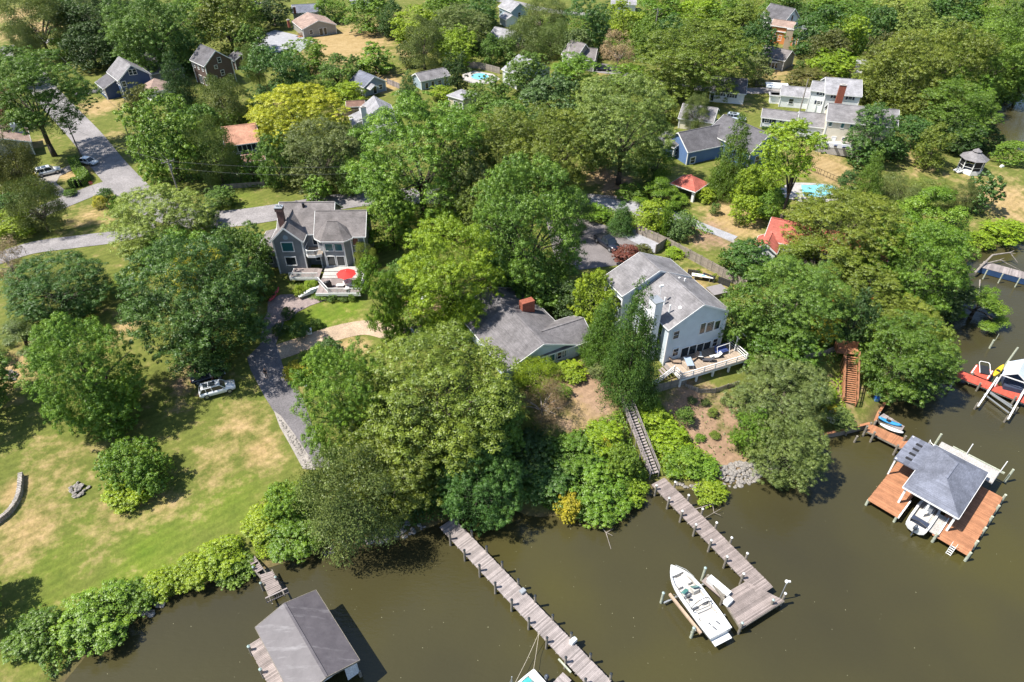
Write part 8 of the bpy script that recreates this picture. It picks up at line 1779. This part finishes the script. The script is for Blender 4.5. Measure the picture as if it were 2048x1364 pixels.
cover([(1500, 330), (1560, 400), (1560, 440), (1500, 440), (1480, 380)], 'lime', 40, .14, 1.0, 'lime undergrowth left of the kidney pool', 9); cover([(1700, 380), (1860, 400), (1950, 470), (1900, 560), (1780, 480), (1690, 420)], 'pale', 22, .16, .9, 'pale scrub on the slope above the creek', 10); cover([(1970, 470), (2100, 440), (2110, 478), (2000, 490)], 'lime', 40, .14, .7, 'lime marsh grass along the right lawn shore', 11)
cover([(1790, 20), (2060, 20), (2060, 180), (1960, 240), (1800, 230), (1760, 150)], 'mid', 6, .4, 2.0, 'dark undergrowth of the right woods', 12, 'undergrowth'); cover([(620, 190), (700, 172), (730, 185), (700, 205), (640, 205)], 'lime', 30, .16, .8, 'lime garden plants below the blue cottage', 13); cover([(560, 560), (700, 586), (705, 600), (620, 600), (590, 572)], 'green', 60, .09, .3, 'mixed flower bed below the shingled house deck', 14)
cover([(290, 250), (440, 240), (540, 300), (560, 380), (420, 372), (300, 340)], 'mid', 12, .22, .8, 'low shrubbery around the orange-roofed house', 15); cover([(1180, 415), (1260, 425), (1300, 450), (1240, 460), (1190, 440)], 'green', 30, .16, .8, 'green plants between the lane and the parking lot', 16); cover([(1290, 400), (1370, 420), (1430, 470), (1340, 478), (1290, 440)], 'green', 20, .16, .7, 'green plants along the wooden fence', 17)
cover([(1560, 650), (1690, 660), (1690, 720), (1620, 760), (1560, 720)], 'mid', 20, .16, .7, 'undergrowth left of the orange stair', 18); cover([(1640, 770), (1690, 740), (1690, 830), (1650, 830)], 'lime', 30, .13, .5, 'bright weeds left of the orange stair', 19); cover([(860, 205), (960, 225), (1000, 260), (900, 250)], 'green', 14, .2, .8, 'garden plants in front of the beige cottage', 20)
cover([(588, 748), (612, 738), (622, 752), (600, 764)], 'yellow', 120, .12, .8, 'golden reeds at the driveway bend', 21); cover([(1360, 800), (1470, 800), (1480, 900), (1420, 920)], 'grey', 3, .13, .35, 'sparse weeds on the bare slope', 22)
for pp, cc, dd, lab in (([(120, 10), (520, 5), (500, 60), (340, 110), (130, 120)], 'deep', 5, 'dark undergrowth behind the navy and brown houses'), ([(860, 5), (990, 5), (1000, 120), (870, 110)], 'mid', 5, 'undergrowth around the bright round tree behind the pool'), ([(1030, 40), (1300, 30), (1320, 130), (1200, 120), (1040, 110)], 'mid', 5, 'undergrowth around the brown-roofed house'), ([(1300, 5), (1540, 0), (1530, 130), (1330, 160)], 'olive', 5, 'undergrowth below the broad olive oak'), ([(1600, 5), (1790, 5), (1780, 130), (1620, 150)], 'mid', 5, 'undergrowth between the white far house and the right woods'), ([(960, 200), (1180, 180), (1340, 240), (1330, 350), (1180, 330), (980, 260)], 'mid', 5, 'undergrowth behind the olive oaks'), ([(540, 230), (700, 240), (700, 380), (560, 370)], 'mid', 6, 'undergrowth right of the orange-roofed house'), ([(-10, 300), (80, 330), (90, 460), (-10, 470)], 'cedar', 6, 'undergrowth at the left edge by the side road'), ([(1560, 480), (1760, 500), (1780, 640), (1600, 640)], 'mid', 7, 'undergrowth around the red-roofed house'), ([(430, 460), (530, 470), (520, 600), (430, 620)], 'deep', 10, 'undergrowth left of the shingled house')): cover(pp, cc, dd, .32, 1.8, lab, len(lab), 'undergrowth')
# fallen branches at the water
def branch(pts, label, r=.09):
    P = [V3(q, z) for q, z in pts]; o = P[0].copy(); mb = MB(); mb.path([p - o for p in P], [r * (1 - .7 * k / (len(P) - 1)) for k in range(len(P))], 6); m_ = P[len(P) // 2] - o; mb.tube(m_, m_ + Vector((.9, .4, .2)), r * .5, .02, 5); mb.tube(m_ * .98, m_ + Vector((.7, -.5, .1)), r * .4, .02, 5); ob = mb.build('fallen_branch', M['bark_pale']); ob.location = o; tag(ob, label, 'branch')
branch([((1185, 1018), .6), ((1192, 1040), .2), ((1212, 1065), .12), ((1222, 1098), .05)], 'pale fallen branch lying in the water left of the brown dock'); branch([((1155, 985), 1.0), ((1158, 1020), .4), ((1160, 1050), .0)], 'bare stem dropping to the water beside the yellowish bush'); branch([((1390, 1018), .1), ((1425, 1008), .6), ((1428, 1025), .4), ((1408, 1037), .0)], 'thin curved branch over the water right of the brown dock', .06)
branch([((1950, 545), 1.0), ((1985, 510), 2.2), ((2020, 505), 2.0), ((2035, 525), .6)], 'bleached fallen tree at the creek corner by the grey dock', .2); branch([((1960, 530), 1.2), ((2000, 520), 1.6), ((2040, 540), .4)], 'second bleached limb beside the fallen tree', .14); branch([((1960, 560), .8), ((1958, 590), .6), ((1968, 615), .1)], 'bleached limb hanging down to the creek', .12)
def dead_snag():
    p = gp(1935, 60); e = empty('dead_tree', (p.x, p.y, p.z), 0, 'bare grey dead trunks rising from the top of the right woods', 'tree'); mb = MB(); mb.path([(0, 0, 0), (.5, 0, 8), (2.0, .5, 17)], [.5, .35, .1], 7); mb.path([(.5, 0, 8), (-.6, 0, 13), (-.3, .3, 18)], [.3, .2, .08], 7); mb.build('trunk', M['bark_pale'], e)
dead_snag()
# small lawn items
for nm_, px, dims, lab in (('flat_stone', (612, 772), (.5, .3, .25), 'flat pale stone at the driveway edge near the golden grass'), ('tarp_pile', (848, 605), (2.2, 1.4, 1.0), 'white tarp-covered pile beside the sandy track'), ('fence_board', (826, 666), (.3, 2.0, .5), 'short white fence board by the gravel drive'), ('rowboat', (2003, 334), (1.0, .7, .5), 'small blue-white rowboat lying by the shrubs right of the gazebo')):
    p = gp(*px); e = empty(nm_, (p.x, p.y, p.z), R(25), lab, nm_.replace('_', ' ')); mb = MB(); mb.loft([[(x * s * dims[0] / 2, y * s * dims[1] / 2, z * dims[2]) for x, y in ((-1, -.8), (.7, -1), (1, .6), (.2, 1), (-.9, .7))] for s, z in ((1, 0), (.95, .5), (.6, 1.0))]); mb.build('body', M['white'], e, False)
